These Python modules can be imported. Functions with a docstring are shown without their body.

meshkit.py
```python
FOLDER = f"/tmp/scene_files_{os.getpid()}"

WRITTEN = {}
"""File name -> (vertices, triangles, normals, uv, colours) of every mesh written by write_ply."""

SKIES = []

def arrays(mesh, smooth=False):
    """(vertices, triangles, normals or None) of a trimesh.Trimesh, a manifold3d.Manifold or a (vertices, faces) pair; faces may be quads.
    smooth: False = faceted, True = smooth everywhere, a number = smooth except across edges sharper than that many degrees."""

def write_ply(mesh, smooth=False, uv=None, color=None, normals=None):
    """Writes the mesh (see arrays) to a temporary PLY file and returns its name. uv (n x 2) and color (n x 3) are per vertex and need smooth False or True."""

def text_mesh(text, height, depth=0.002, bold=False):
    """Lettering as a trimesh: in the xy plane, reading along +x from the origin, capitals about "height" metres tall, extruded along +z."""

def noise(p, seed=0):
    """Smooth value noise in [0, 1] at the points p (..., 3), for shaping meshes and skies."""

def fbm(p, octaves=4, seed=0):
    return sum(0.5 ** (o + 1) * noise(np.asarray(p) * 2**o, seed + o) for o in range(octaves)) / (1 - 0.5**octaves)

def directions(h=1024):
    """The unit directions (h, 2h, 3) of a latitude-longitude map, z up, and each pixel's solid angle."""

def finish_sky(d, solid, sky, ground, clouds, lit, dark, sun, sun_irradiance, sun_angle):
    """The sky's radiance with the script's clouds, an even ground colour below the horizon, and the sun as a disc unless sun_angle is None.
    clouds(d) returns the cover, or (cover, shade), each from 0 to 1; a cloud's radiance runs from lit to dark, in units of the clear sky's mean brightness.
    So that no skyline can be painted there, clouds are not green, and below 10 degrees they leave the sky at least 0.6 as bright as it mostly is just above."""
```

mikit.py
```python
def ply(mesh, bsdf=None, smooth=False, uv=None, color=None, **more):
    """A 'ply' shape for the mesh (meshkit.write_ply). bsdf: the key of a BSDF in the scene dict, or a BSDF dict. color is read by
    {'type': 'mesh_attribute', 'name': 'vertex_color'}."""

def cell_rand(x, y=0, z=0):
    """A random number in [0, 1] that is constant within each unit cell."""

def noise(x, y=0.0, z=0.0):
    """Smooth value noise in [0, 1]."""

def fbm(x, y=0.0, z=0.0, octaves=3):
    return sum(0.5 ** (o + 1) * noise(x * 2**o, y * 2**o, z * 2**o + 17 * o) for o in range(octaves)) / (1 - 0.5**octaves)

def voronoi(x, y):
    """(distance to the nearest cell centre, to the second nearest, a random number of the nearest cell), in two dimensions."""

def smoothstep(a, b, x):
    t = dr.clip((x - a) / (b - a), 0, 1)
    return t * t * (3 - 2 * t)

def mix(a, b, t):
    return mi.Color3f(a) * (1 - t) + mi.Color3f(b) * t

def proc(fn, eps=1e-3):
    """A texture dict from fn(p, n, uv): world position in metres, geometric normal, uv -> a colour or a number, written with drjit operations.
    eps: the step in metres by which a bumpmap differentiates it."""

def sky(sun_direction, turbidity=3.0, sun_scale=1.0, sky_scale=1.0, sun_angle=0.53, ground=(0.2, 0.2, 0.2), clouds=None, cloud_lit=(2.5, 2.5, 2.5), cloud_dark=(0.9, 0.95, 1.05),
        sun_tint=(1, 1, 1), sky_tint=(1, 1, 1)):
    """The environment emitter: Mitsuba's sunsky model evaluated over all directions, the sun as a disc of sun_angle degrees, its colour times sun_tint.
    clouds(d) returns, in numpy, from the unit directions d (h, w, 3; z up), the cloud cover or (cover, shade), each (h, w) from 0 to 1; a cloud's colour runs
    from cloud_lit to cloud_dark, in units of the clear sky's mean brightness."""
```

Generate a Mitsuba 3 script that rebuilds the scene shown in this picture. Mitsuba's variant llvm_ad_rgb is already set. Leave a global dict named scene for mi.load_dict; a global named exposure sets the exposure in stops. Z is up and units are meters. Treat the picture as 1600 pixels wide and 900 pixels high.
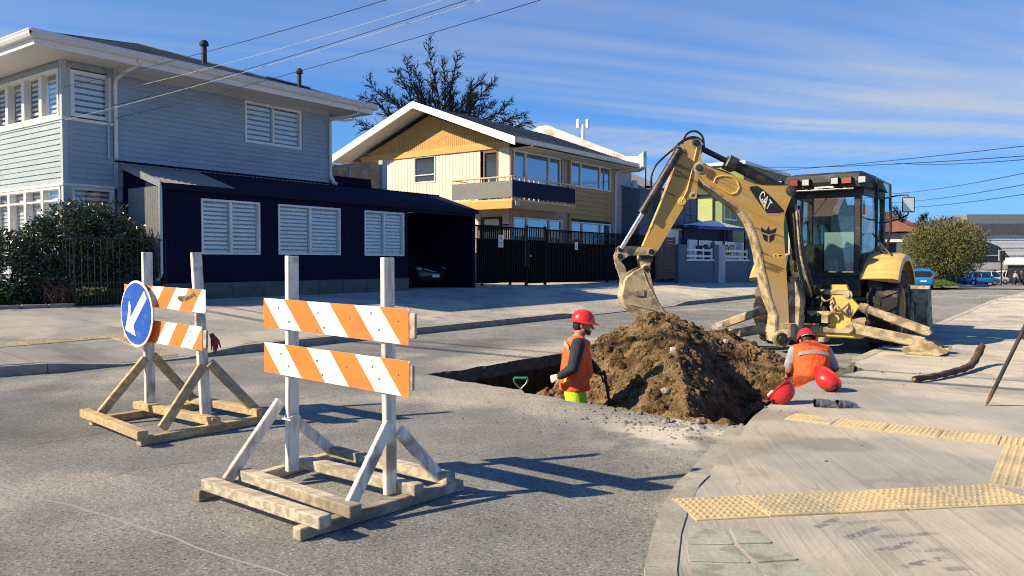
import math, random
import numpy as np, trimesh, shapely, manifold3d
from shapely.geometry import Polygon, LineString, Point, box as sbox
from shapely.ops import unary_union
import drjit as dr, mitsuba as mi
import mikit, meshkit
from mikit import noise, fbm, voronoi, cell_rand, smoothstep, mix

T = mi.ScalarTransform4f
random.seed(7); RNG = np.random.default_rng(11)
scene, labels = {}, {}

# ------------------------------------------------------------------ camera, sky, exposure
YAW, PITCH, FOV = math.radians(35.87), math.radians(1.86), 2 * math.degrees(math.atan(800 / 1230))
CAM = np.array([0.0, 0.0, 1.5])
look = np.array([math.cos(YAW) * math.cos(PITCH), math.sin(YAW) * math.cos(PITCH), -math.sin(PITCH)])
scene['camera'] = {'type': 'perspective', 'fov': FOV, 'fov_axis': 'x', 'near_clip': 0.05, 'far_clip': 2000.0,
                   'to_world': T().look_at(origin=CAM.tolist(), target=(CAM + look).tolist(), up=[0, 0, 1])}

def cirrus(d):
    z = np.maximum(d[..., 2], 0.03)
    px, py = d[..., 0] / z, d[..., 1] / z
    c, s = math.cos(YAW - 1.28), math.sin(YAW - 1.28)
    u, v = px * c + py * s, -px * s + py * c                    # long streaks in high thin ice cloud
    bend = meshkit.fbm(np.stack([u * .14, v * .2, u * 0], -1), 3, 5) - .5
    wisps = meshkit.fbm(np.stack([u * .22 + 1.42, v * 1.3 + bend * 3.2, u * 0 + 3], -1), 5, 2)
    fine = meshkit.fbm(np.stack([u * .5 + 9, v * 7.5 + bend * 9, u * 0 + 1], -1), 4, 9)
    patch = meshkit.fbm(np.stack([px * .13 + 35.96, py * .13 + .80, u * 0 + 8], -1), 3, 21)
    cover = np.clip((wisps - .37) * 2.2, 0, 1) * (.15 + 1.75 * fine) * np.clip((patch - .42) * 5, 0, 1)
    return np.clip(cover, 0, .7) * np.clip((d[..., 2] - .05) * 9, 0, 1), 0.0 * cover

scene['sky'] = mikit.sky([-1.83, 1.30, 1.52], turbidity=3, clouds=cirrus, cloud_lit=(2.0, 2.05, 2.1), cloud_dark=(1.2, 1.25, 1.3), sky_tint=(.56, .96, 1.50), sky_scale=.90, sun_scale=1.6, sun_tint=(1.0, 1.01, .97))
exposure = 1.88

# ------------------------------------------------------------------ names, labels, shapes
def numbered(key):
    if key not in USED:
        USED.add(key); return key
    n = COUNT.get(key, 0) + 1
    while f'{key}_{n:03d}' in USED: n += 1
    COUNT[key] = n; key = f'{key}_{n:03d}'; USED.add(key); return key
USED, COUNT = set(scene), {}
def tag(key, label, cat, group=None, kind=None):
    labels[key] = {'label': label, 'category': cat}
    if group: labels[key]['group'] = group
    if kind: labels[key]['kind'] = kind
    return key
def thing(name, label, cat, group=None):
    return tag(numbered(name), label, cat, group)
def put(key, mesh, mat, smooth=False, **kw):
    scene[key] = mikit.ply(mesh() if isinstance(mesh, MB) else mesh, mat, smooth=smooth, **kw); return key
def part(parent, name, mesh, mat, smooth=False, label=None, kind=None, **kw):
    key = numbered(parent + '__' + name)
    put(key, mesh, mat, smooth, **kw)
    if label or kind:
        labels[key] = {}
        if label: labels[key]['label'] = label
        if kind: labels[key]['kind'] = kind
    return key
def solo(name, mesh, mat, label, cat, group=None, smooth=False, kind=None):
    key = thing(name, label, cat, group)
    if kind: labels[key]['kind'] = kind
    return put(key, mesh, mat, smooth)
def struct(name, mesh, mat, smooth=False):
    key = numbered(name); labels[key] = {'kind': 'structure'}
    if mesh is None: return key
    return put(key, mesh, mat, smooth)
def share(parent, name, src):                 # a piece that reuses another piece's shape dict
    key = numbered(parent + '__' + name); scene[key] = src; return key

def nrm(v): v = np.asarray(v, float); return v / np.linalg.norm(v)
class MB:
    "collects boxes, beams, tubes and prisms into one mesh"
    def __init__(s): s.v, s.f, s.n = [], [], 0
    def add(s, v, f):
        v = np.asarray(v, float); s.v.append(v); s.f.append(np.asarray(f, int) + s.n); s.n += len(v); return s
    def __call__(s): return np.vstack(s.v), np.vstack(s.f)
    def tm(s, m): return s.add(m.vertices, m.faces)
    def obox(s, c, ax, half, ch=0.0):
        c = np.asarray(c, float); ax = [nrm(a) for a in ax]; h = np.asarray(half, float)
        ch = min(ch, .45 * h.min())
        if ch <= 0:
            v = np.array([c + ax[0] * h[0] * i + ax[1] * h[1] * j + ax[2] * h[2] * k for i in (-1, 1) for j in (-1, 1) for k in (-1, 1)])
            f = [[0, 1, 3], [0, 3, 2], [4, 6, 7], [4, 7, 5], [0, 4, 5], [0, 5, 1], [2, 3, 7], [2, 7, 6], [0, 2, 6], [0, 6, 4], [1, 5, 7], [1, 7, 3]]
            if np.dot(np.cross(ax[0], ax[1]), ax[2]) < 0: f = [t[::-1] for t in f]
            return s.add(v, f)
        v, f = CHBOX[0].copy(), CHBOX[1]
        big = np.sign(v) * (h - ch) + np.where(np.abs(v) > 1.5, np.sign(v) * ch, 0)
        f2 = f[:, ::-1] if np.dot(np.cross(ax[0], ax[1]), ax[2]) < 0 else f
        return s.add(c + big[:, :1] * ax[0] + big[:, 1:2] * ax[1] + big[:, 2:] * ax[2], f2)
    def box(s, x0, x1, y0, y1, z0, z1, ch=0.0):
        return s.obox([(x0 + x1) / 2, (y0 + y1) / 2, (z0 + z1) / 2], np.eye(3), [abs(x1 - x0) / 2, abs(y1 - y0) / 2, abs(z1 - z0) / 2], ch)
    def beam(s, p, q, w, h, up=(0, 0, 1), ch=0.0):
        p, q = np.asarray(p, float), np.asarray(q, float); d = nrm(q - p)
        side = np.cross(d, up); side = nrm(side if np.linalg.norm(side) > 1e-6 else np.cross(d, [1, 0, 0])); u = np.cross(side, d)
        return s.obox((p + q) / 2, [d, side, u], [np.linalg.norm(q - p) / 2, w / 2, h / 2], ch)
    def tube(s, pts, r, sides=8, caps=True):
        p = np.asarray(pts, float); n = len(p); r = np.broadcast_to(r, (n,)); t = np.gradient(p, axis=0); t /= np.linalg.norm(t, axis=1, keepdims=True) + 1e-12
        a = np.cross(t[0], [0, 0, 1] if abs(t[0][2]) < .9 else [1, 0, 0]); rows = []
        for i in range(n):
            a = nrm(a - t[i] * np.dot(a, t[i])); b = np.cross(t[i], a); an = np.arange(sides) * 2 * np.pi / sides
            rows.append(p[i] + r[i] * (np.cos(an)[:, None] * a + np.sin(an)[:, None] * b))
        v = np.vstack(rows); f = []
        for i in range(n - 1):
            for j in range(sides):
                k = (j + 1) % sides; f += [[i * sides + j, i * sides + k, (i + 1) * sides + k], [i * sides + j, (i + 1) * sides + k, (i + 1) * sides + j]]
        if caps:
            v = np.vstack([v, p[:1], p[-1:]])
            for j in range(sides):
                k = (j + 1) % sides; f += [[n * sides, k, j], [n * sides + 1, (n - 1) * sides + j, (n - 1) * sides + k]]
        return s.add(v, f)
    def cyl(s, p, q, r, sides=16, r2=None): return s.tube([p, q], [r, r if r2 is None else r2], sides)
    def prism(s, poly, o, u, v, d0, d1, bevel=0.0):
        "2D polygon (list or shapely) in the plane o + a u + b v, extruded from d0 to d1 along u x v"
        o, u, v = np.asarray(o, float), nrm(u), nrm(v); n = np.cross(u, v); P = poly if hasattr(poly, 'geom_type') else Polygon(poly)
        for g in getattr(P, 'geoms', [P]):
            g = shapely.geometry.polygon.orient(g)
            m = trimesh.creation.extrude_polygon(g, 1.0, engine='earcut'); w = m.vertices
            s.add(o + w[:, :1] * u + w[:, 1:2] * v + (d0 + (d1 - d0) * w[:, 2:]) * n, m.faces if d1 > d0 else m.faces[:, ::-1])
        return s
    def lathe(s, prof, p, axis, sides=24):
        "profile [(radius, height)] turned about the axis through p"
        p, ax = np.asarray(p, float), nrm(axis); a = nrm(np.cross(ax, [0, 0, 1] if abs(ax[2]) < .9 else [1, 0, 0])); b = np.cross(ax, a)
        an = np.arange(sides) * 2 * np.pi / sides; ring = np.cos(an)[:, None] * a + np.sin(an)[:, None] * b
        v = np.vstack([p + r * ring + h * ax for r, h in prof]); f = []
        for i in range(len(prof) - 1):
            for j in range(sides):
                k = (j + 1) % sides; f += [[i * sides + j, i * sides + k, (i + 1) * sides + k], [i * sides + j, (i + 1) * sides + k, (i + 1) * sides + j]]
        f = np.array(f); A = v[f[:, 0]] - p; vol = (A * np.cross(v[f[:, 1]] - p, v[f[:, 2]] - p)).sum()
        return s.add(v, f if vol > 0 else f[:, ::-1])
    def sphere(s, c, r, sub=2, scale=(1, 1, 1)):
        m = trimesh.creation.icosphere(sub, 1.0); return s.add(np.asarray(c) + m.vertices * r * np.asarray(scale), m.faces)
    def move(s, R=None, t=(0, 0, 0)):
        s.v = [(v @ np.asarray(R).T if R is not None else v) + np.asarray(t) for v in s.v]; return s
def _chbox():
    v = np.array([[i * (2 if a == 0 else 1), j * (2 if a == 1 else 1), k * (2 if a == 2 else 1)] for i in (-1, 1) for j in (-1, 1) for k in (-1, 1) for a in range(3)], float)
    h = trimesh.convex.convex_hull(np.sign(v) * .9 + np.where(np.abs(v) > 1.5, np.sign(v) * .1, 0)); w = h.vertices
    return np.sign(w) * np.where(np.abs(w) > .95, 2, 1), h.faces
CHBOX = _chbox()
def rotz(d):
    c, s = math.cos(math.radians(d)), math.sin(math.radians(d)); return np.array([[c, -s, 0], [s, c, 0], [0, 0, 1]])
def hull(pts): m = trimesh.convex.convex_hull(np.asarray(pts, float)); return m
def grid_mesh(poly, cell, zf):
    "the polygon cut into cells and lifted to zf(x, y)"
    x0, y0, x1, y1 = poly.bounds; mb = MB(); shapely.prepare(poly)
    for i in np.arange(math.floor(x0 / cell), math.ceil(x1 / cell)):
        for j in np.arange(math.floor(y0 / cell), math.ceil(y1 / cell)):
            b = sbox(i * cell, j * cell, (i + 1) * cell, (j + 1) * cell)
            if poly.contains(b): q = np.array([[i, j], [i + 1, j], [i + 1, j + 1], [i, j + 1]]) * cell; mb.add(np.c_[q, zf(q[:, 0], q[:, 1])], [[0, 1, 2], [0, 2, 3]]); continue
            g = poly.intersection(b)
            for h in getattr(g, 'geoms', [g]):
                if h.geom_type != 'Polygon' or h.area < 1e-7: continue
                v, f = trimesh.creation.triangulate_polygon(shapely.geometry.polygon.orient(h), engine='earcut')
                mb.add(np.c_[v, zf(v[:, 0], v[:, 1])], f)
    return mb
def weld(mb):
    v, f = mb(); m = trimesh.Trimesh(v, f, process=False); m.merge_vertices(digits_vertex=4); return m
def roundpoly(pts, r=.02):
    return Polygon(pts).buffer(-r).buffer(2 * r, quad_segs=3).buffer(-r, quad_segs=3)
# ------------------------------------------------------------------ materials
def rgb(*c): return {'type': 'rgb', 'value': list(c)}
def mat(name, color, rough=.6, metal=0., spec=.5, two=False, bump=None, scale=1.0, **kw):
    b = {'type': 'principled', 'base_color': mikit.proc(color) if callable(color) else rgb(*color),
         'roughness': rough if isinstance(rough, (int, float)) else mikit.proc(rough), 'metallic': metal, 'specular': spec, **kw}
    if bump: b = {'type': 'bumpmap', 'arbitrary': mikit.proc(bump), 'scale': scale, 'bsdf': b}
    scene[name] = {'type': 'twosided', 'bsdf': b} if two else b
    USED.add(name); return name

def line(v, at, w): return smoothstep(w, w * .3, dr.abs(v - at))
def asphalt(p, n, uv):
    big = fbm(p.x * .35, p.y * .35, 0, 3); mid = fbm(p.x * 2.3, p.y * 2.3, 4, 3)
    d1, d2, r = voronoi(p.x * 62, p.y * 62)
    e1, e2, q = voronoi(p.x * 27 + 5, p.y * 27)
    c = .150 + .085 * (big - .5) + .08 * (mid - .5)
    c = c * (1 + smoothstep(.5, .2, d1) * (r - .45) * 1.2) * (1 + smoothstep(.34, .16, e1) * (q - .55) * .9)
    dx, dy = p.x - 9.0, p.y - 4.8
    dust = smoothstep(.42, .85, fbm(p.x * .9, p.y * .9, 9, 4) + .55 * dr.exp(-(dx * dx / 9 + dy * dy / 8)) - .1)
    near = 1.5 * dr.exp(-(dr.square(p.x - 6.45) + dr.square(p.y - 2.85) * 1.3) / .5) * smoothstep(.3, .6, fbm(p.x * 3, p.y * 3, 2, 3))
    far = smoothstep(8.6, 7.4, p.y) * smoothstep(6.9, 7.15, p.y) * smoothstep(8, 9.5, p.x) * smoothstep(16, 11, p.x)
    seam = line(p.x + .05 * (fbm(p.y * 3, 1, 0, 2) - .5) + .05 * p.y, 2.55, .012)
    dark = line(p.y + .04 * (fbm(p.x * 2, 7, 0, 2) - .5), 6.95, .014) * smoothstep(7.6, 7.2, p.x)
    crack = line(fbm(p.x * .8, p.y * .8, 30, 4), .5, .0045) * smoothstep(.5, .62, fbm(p.x * .3, p.y * .3, 12, 2))
    col = mix((.98, 1.0, .97), (1.12, 1.05, .90), dr.clip(dust + far, 0, 1)) * (c * (1 + .75 * dr.clip(dust * .8 + far, 0, 1)))
    col = mix(col, (.42, .39, .34), dr.clip(near * .85, 0, 1))
    col = mix(col, (.30, .28, .25), seam * .85)
    return mix(col, (.03, .03, .03), dr.clip(dark * .75 + crack * .5, 0, 1))
def asphalt_h(p, n, uv):
    d1, d2, r = voronoi(p.x * 62, p.y * 62)
    return .0016 * smoothstep(.55, .1, d1) * (.3 + r) + .004 * fbm(p.x * 9, p.y * 9, 0, 2)
mat('asphalt', asphalt, .82, spec=.35, bump=asphalt_h)

def slabcrack(p):
    return line(fbm(p.x * .55, p.y * .55, 3, 4), .5, .004) * smoothstep(.52, .6, fbm(p.x * .2, p.y * .2, 44, 2))
SCUFF = [(4.28, 1.11, 4.51, 1.05, 0.8), (4.2, 0.94, 4.48, 0.84, 0.9), (4.09, 0.78, 4.37, 0.64, 1), (3.95, 0.64, 4.2, 0.5, 1), (4.44, 1.0, 4.7, 0.76, 0.45), (4.32, 0.81, 4.57, 0.57, 0.6), (4.2, 0.64, 4.32, 0.51, 0.55), (4.03, 0.48, 4.12, 0.39, 0.7)]
def concrete(p, n, uv):
    big = fbm(p.x * .5, p.y * .5, 1, 4); fine = noise(p.x * 140, p.y * 140, 0); mid = fbm(p.x * 4, p.y * 4, 3, 3)
    s = p.y * .87 - p.x * .49                        # broom lines run away from the kerb
    broom = noise(s * 75, (p.x * .87 + p.y * .49) * 1.2, 0)
    c = .305 * (1 + .35 * (big - .5) + .22 * (mid - .5) + .14 * (fine - .5) + .17 * (broom - .5))
    stain = smoothstep(.58, .75, fbm(p.x * 1.4 + 7, p.y * 1.4, 8, 4))
    grey = smoothstep(.45, .6, fbm(p.x * .7 + 3, p.y * .7, 5, 3) + .25 * smoothstep(1.3, .6, dr.abs(p.x - 6.1) + dr.abs(p.y - 1.2)))
    col = mix((1.08, 1.0, .85), (.80, .79, .73), grey) * c
    col = mix(col, (.11, .105, .10), stain * .45)
    # rubber scuffs left by turning wheels on the near slab
    sc = mi.Float(0)
    for x0, y0, x1, y1, k in SCUFF:
        L = math.hypot(x1 - x0, y1 - y0); ux, uy = (x1 - x0) / L, (y1 - y0) / L; t = (p.x - x0) * ux + (p.y - y0) * uy; q = (p.y - y0) * ux - (p.x - x0) * uy + .10 * t * (L - t)
        sc = dr.maximum(sc, k * smoothstep(.032, .016, dr.abs(q)) * smoothstep(-.02, .03, t) * smoothstep(L + .05, L - .08, t))
    col = mix(col, (.12, .11, .125), dr.clip(sc * (.45 + .9 * broom) * smoothstep(.25, .5, fbm(p.x * 30, p.y * 30, 3, 2)), 0, .8))
    gr = line(noise(s * 9, (p.x * .87 + p.y * .49) * .5, 7), .5, .022) * smoothstep(6.2, 5.2, p.x)
    col = mix(col, (.15, .14, .125), gr * .42)
    red = smoothstep(.6, .72, fbm(p.x * 5, p.y * 5, 77, 3)) * dr.exp(-(dr.square(p.x - 7.05) + dr.square(p.y - 2.15)) / .06)
    col = mix(col, (.5, .09, .05), red * .7)
    joint = line(dr.abs(p.x / 2.4 - dr.floor(p.x / 2.4) - .5), .5, .006) * smoothstep(3, 3.2, dr.abs(p.y - 3 + 0 * p.x) + smoothstep(7.6, 8.2, p.x) * 4)
    jy = line(dr.abs(p.y / 2.1 - dr.floor(p.y / 2.1) - .5), .5, .007) * smoothstep(8, 9, p.y)
    return mix(col, (.05, .045, .04), dr.clip(joint * .6 + jy * .6 + slabcrack(p) * .12, 0, 1))
def concrete_h(p, n, uv):
    s = p.y * .87 - p.x * .49
    return .0026 * noise(s * 75, (p.x * .87 + p.y * .49) * 1.2, 0) + .0012 * noise(p.x * 90, p.y * 90, 2)
mat('concrete', concrete, .85, spec=.3, bump=concrete_h)
def kerbc(p, n, uv):
    return mi.Color3f(.275, .26, .225) * (.55 + .8 * fbm(p.x * 6, p.y * 6, p.z * 6, 4)) * (.8 + .4 * noise(p.x * 120, p.y * 120, p.z * 120))
mat('kerb_concrete', kerbc, .9, spec=.3)
def dirtc(p, n, uv):
    a = fbm(p.x * 5, p.y * 5, p.z * 5, 4); b = noise(p.x * 55, p.y * 55, p.z * 55); g = noise(p.x * 140, p.y * 140, p.z * 140)
    c = mix((.063, .040, .020), (.172, .114, .060), smoothstep(.3, .7, a)) * (.6 + .8 * b)
    d1, d2, r = voronoi(p.x * 21 + p.z * 11, p.y * 21 - p.z * 7)
    return mix(c, (.42, .37, .30), smoothstep(.16, .08, d1) * smoothstep(.86, .93, r)) * (.85 + .3 * g)
def dirth(p, n, uv):
    return .018 * fbm(p.x * 26, p.y * 26, p.z * 26, 3) + .006 * noise(p.x * 95, p.y * 95, p.z * 95)
mat('dirt', dirtc, .95, spec=.15, bump=dirth)
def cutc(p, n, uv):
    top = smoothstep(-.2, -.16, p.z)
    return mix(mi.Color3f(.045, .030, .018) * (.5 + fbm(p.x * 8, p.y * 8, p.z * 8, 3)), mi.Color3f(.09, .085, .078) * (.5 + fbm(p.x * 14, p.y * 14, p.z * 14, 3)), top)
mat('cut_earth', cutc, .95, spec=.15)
def tactc(p, n, uv):
    return mix((.44, .35, .205), (.31, .27, .19), smoothstep(.42, .68, fbm(p.x * 3.1, p.y * 3.1, 3, 4))) * (.85 + .3 * noise(p.x * 100, p.y * 100, 0)) 
mat('tactile_yellow', tactc, .8, spec=.3)
mat('tactile_worn', lambda p, n, uv: mix((.46, .36, .20), (.34, .31, .25), smoothstep(.35, .6, fbm(p.x * 4, p.y * 4, 3, 4))) * (.8 + .4 * noise(p.x * 100, p.y * 100, 0)), .85, spec=.3)
def whitewood(p, n, uv):
    g = fbm(p.x * 30 + p.y * 30, p.y * 9 - p.x * 9, p.z * 5, 3); s = fbm(p.x * 3.3, p.y * 3.3, p.z * 3.3, 4)
    c = mix((.74, .70, .61), (.50, .46, .39), smoothstep(.42, .72, g))
    return mix(c, (.17, .13, .085), smoothstep(.55, .7, s) * .75)
mat('white_wood', whitewood, .75)
def rawwood(p, n, uv):
    g = fbm(p.x * 26 + p.y * 26, p.y * 7, p.z * 26, 3); s = fbm(p.x * 2.3, p.y * 2.3, p.z * 2.3, 3)
    return mix(mix((.52, .38, .19), (.36, .25, .115), smoothstep(.35, .65, g)), (.26, .22, .16), smoothstep(.5, .7, s) * .6)
mat('raw_wood', rawwood, .7)
def oldwood(p, n, uv):
    g = fbm(p.x * 26 + p.y * 26, p.y * 9, p.z * 26, 3); s = fbm(p.x * 3, p.y * 3, p.z * 3, 3)
    return mix(mix((.46, .41, .32), (.28, .245, .185), smoothstep(.35, .65, g)), (.15, .125, .09), smoothstep(.5, .7, s) * .7)
mat('old_wood', oldwood, .8)
def scuffed(c, dirt=(.2, .13, .07), amt=.5, f=9.0, lo=.56, hi=.72):
    return lambda p, n, uv: mix(mi.Color3f(*c) * (.88 + .24 * noise(p.x * 7, p.y * 7, p.z * 7)), dirt, smoothstep(lo, hi, fbm(p.x * f, p.y * f, p.z * f, 4)) * amt)
mat('sign_orange', scuffed((.80, .195, .03), (.35, .15, .06), .6, 8), .45)
mat('sign_white', scuffed((.74, .73, .68), (.38, .32, .24), .5, 8), .45)
mat('sign_blue', scuffed((.012, .075, .40), (.10, .16, .36), .6, 11), .35)
mat('steel_grey', (.30, .31, .32), .45, .8)
mat('chrome', (.75, .76, .78), .12, 1.0)
mat('black_metal', (.012, .013, .016), .45)
mat('black_plastic', (.015, .015, .016), .5)
mat('rust', (.16, .075, .035), .85)
mat('dark_hole', (.006, .006, .007), .9)
mat('white_trim', lambda p, n, uv: mi.Color3f(.70, .69, .66) * (.85 + .3 * fbm(p.x * 1.5, p.y * 1.5, p.z * 1.5, 3)), .5)
mat('white_plain', (.72, .72, .70), .5)
# ------------------------------------------------------------------ ground, road, pavements, kerbs
def gz(x): x = np.asarray(x, float); return -.016 * np.clip(x - 34, 0, 100)
PIT = Polygon([(7.83, 7.06), (7.55, 5.6), (7.3, 4.55), (7.05, 3.4), (6.93, 2.72), (7.12, 2.47), (7.5, 2.45), (8.3, 2.56), (9.0, 2.70), (9.45, 2.74), (9.9, 2.62), (10.25, 2.42), (10.9, 2.3), (11.7, 2.5), (12.3, 3.2), (12.5, 4.2), (12.4, 5.6), (12.1, 6.88), (10.8, 6.92), (9.3, 6.98)])
rr = np.random.default_rng(3)
_b = [PIT.exterior.interpolate(t) for t in np.arange(0, PIT.length, .11)]
PIT = Polygon([(p.x + rr.normal(0, .018) + .05 * math.sin(i * .7) * math.sin(i * .31), p.y + rr.normal(0, .018) + .05 * math.sin(i * .53 + 1) * math.cos(i * .23)) for i, p in enumerate(_b)])
KR = [(1.25, -6), (1.22, -1.2), (1.5, .1), (2.3, 1.05), (3.38, 1.66), (4.6, 2.06), (5.7, 2.32), (6.93, 2.52), (8.5, 2.66), (12, 2.68), (34, 2.68), (75, 2.68)]
KF = [(2.2, 60), (2.2, 15.2), (2.7, 13.0), (3.6, 11.75), (4.6, 11.3), (6, 11.2), (34, 11.2), (58, 11.2)]
_k = np.array(KR[1:10]); from scipy.interpolate import PchipInterpolator as _PI, CubicSpline as _CS
_t = np.r_[0, np.cumsum(np.linalg.norm(np.diff(_k, axis=0), axis=1))]; _s = _CS(_t, _k)(np.linspace(0, _t[-1], 60))
KR = KR[:1] + [tuple(q) for q in _s] + KR[10:]
PAVR = Polygon(KR + [(75, -40), (1.25, -40)]); PAVF = Polygon(KF + [(58, 60)])
def sm(a, b, x): t = np.clip((np.asarray(x, float) - a) / (b - a), 0, 1); return t * t * (3 - 2 * t)
def hr(x, y):
    m = np.clip((x - 4.6) / .5, 0, 1) * np.clip((7.05 - x) / .9, 0, 1) * np.clip(1 - (2.45 - y) / 1.5, 0, 1)
    return .10 - .085 * m + gz(x)
def kerb_h(x):
    dip = sm(5.0, 5.6, x) * (1 - sm(7.2, 8.0, x)) + sm(17.9, 18.6, x) * (1 - sm(25.0, 25.7, x)) + sm(33.6, 34.3, x) * (1 - sm(40, 41, x))
    return .135 - .11 * dip
def hf(x, y):
    x, y = np.asarray(x, float), np.asarray(y, float)
    full = .135 + (.60 - .135) * np.clip((y - 11.2) / 6.3, 0, 1.0)
    return full - (.135 - kerb_h(x)) * np.clip(1 - (y - 11.2) / 1.5, 0, 1) * (x > 4.4) + gz(x)
BIG = sbox(-400, -400, 34, 900)
near = BIG.difference(PIT).difference(PAVR.buffer(-.1)).difference(PAVF.buffer(-.1))
flat = lambda x, y: np.zeros(np.shape(x))
mb = MB(); mb.add(*grid_mesh(near.intersection(sbox(-6, -12, 34, 22)), 1.0, flat)())
for bx in (sbox(-400, -400, -6, 900), sbox(-6, -400, 34, -12), sbox(-6, 22, 34, 900)): mb.add(*grid_mesh(near.intersection(bx), 100.0, flat)())
for x0, x1 in ((34, 134), (134, 1800)):
    mb.add([[x0, -900, gz(x0)], [x1, -900, gz(x1)], [x1, 1500, gz(x1)], [x0, 1500, gz(x0)]], [[0, 1, 2], [0, 2, 3]])
V_, F_ = mb(); put(struct('road', None, None), (V_, F_), 'asphalt', uv=V_[:, :2])
pr = PAVR.buffer(-.14).difference(PIT.buffer(.002))
mb = grid_mesh(pr.intersection(sbox(1, -4, 13, 3)), .12, hr)
for bx in (sbox(1, -40, 13, -4), sbox(13, -40, 34, 3), sbox(34, -40, 75, 3)):
    mb.add(*grid_mesh(pr.intersection(bx), 6.0, hr)())
V_, F_ = mb(); put(struct('pavement', None, None), (V_, F_), 'concrete', uv=V_[:, :2])
pf = PAVF.buffer(-.14)
mb = grid_mesh(pf.intersection(sbox(2, 11, 34, 18)), .35, hf)
for bx in (sbox(2, 18, 34, 60), sbox(34, 11, 58, 60)): mb.add(*grid_mesh(pf.intersection(bx), 7.0, hf)())
PAVEF = struct('pavement', None, None); V_, F_ = mb(); put(PAVEF, (V_, F_), 'concrete', uv=V_[:, :2])
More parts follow.
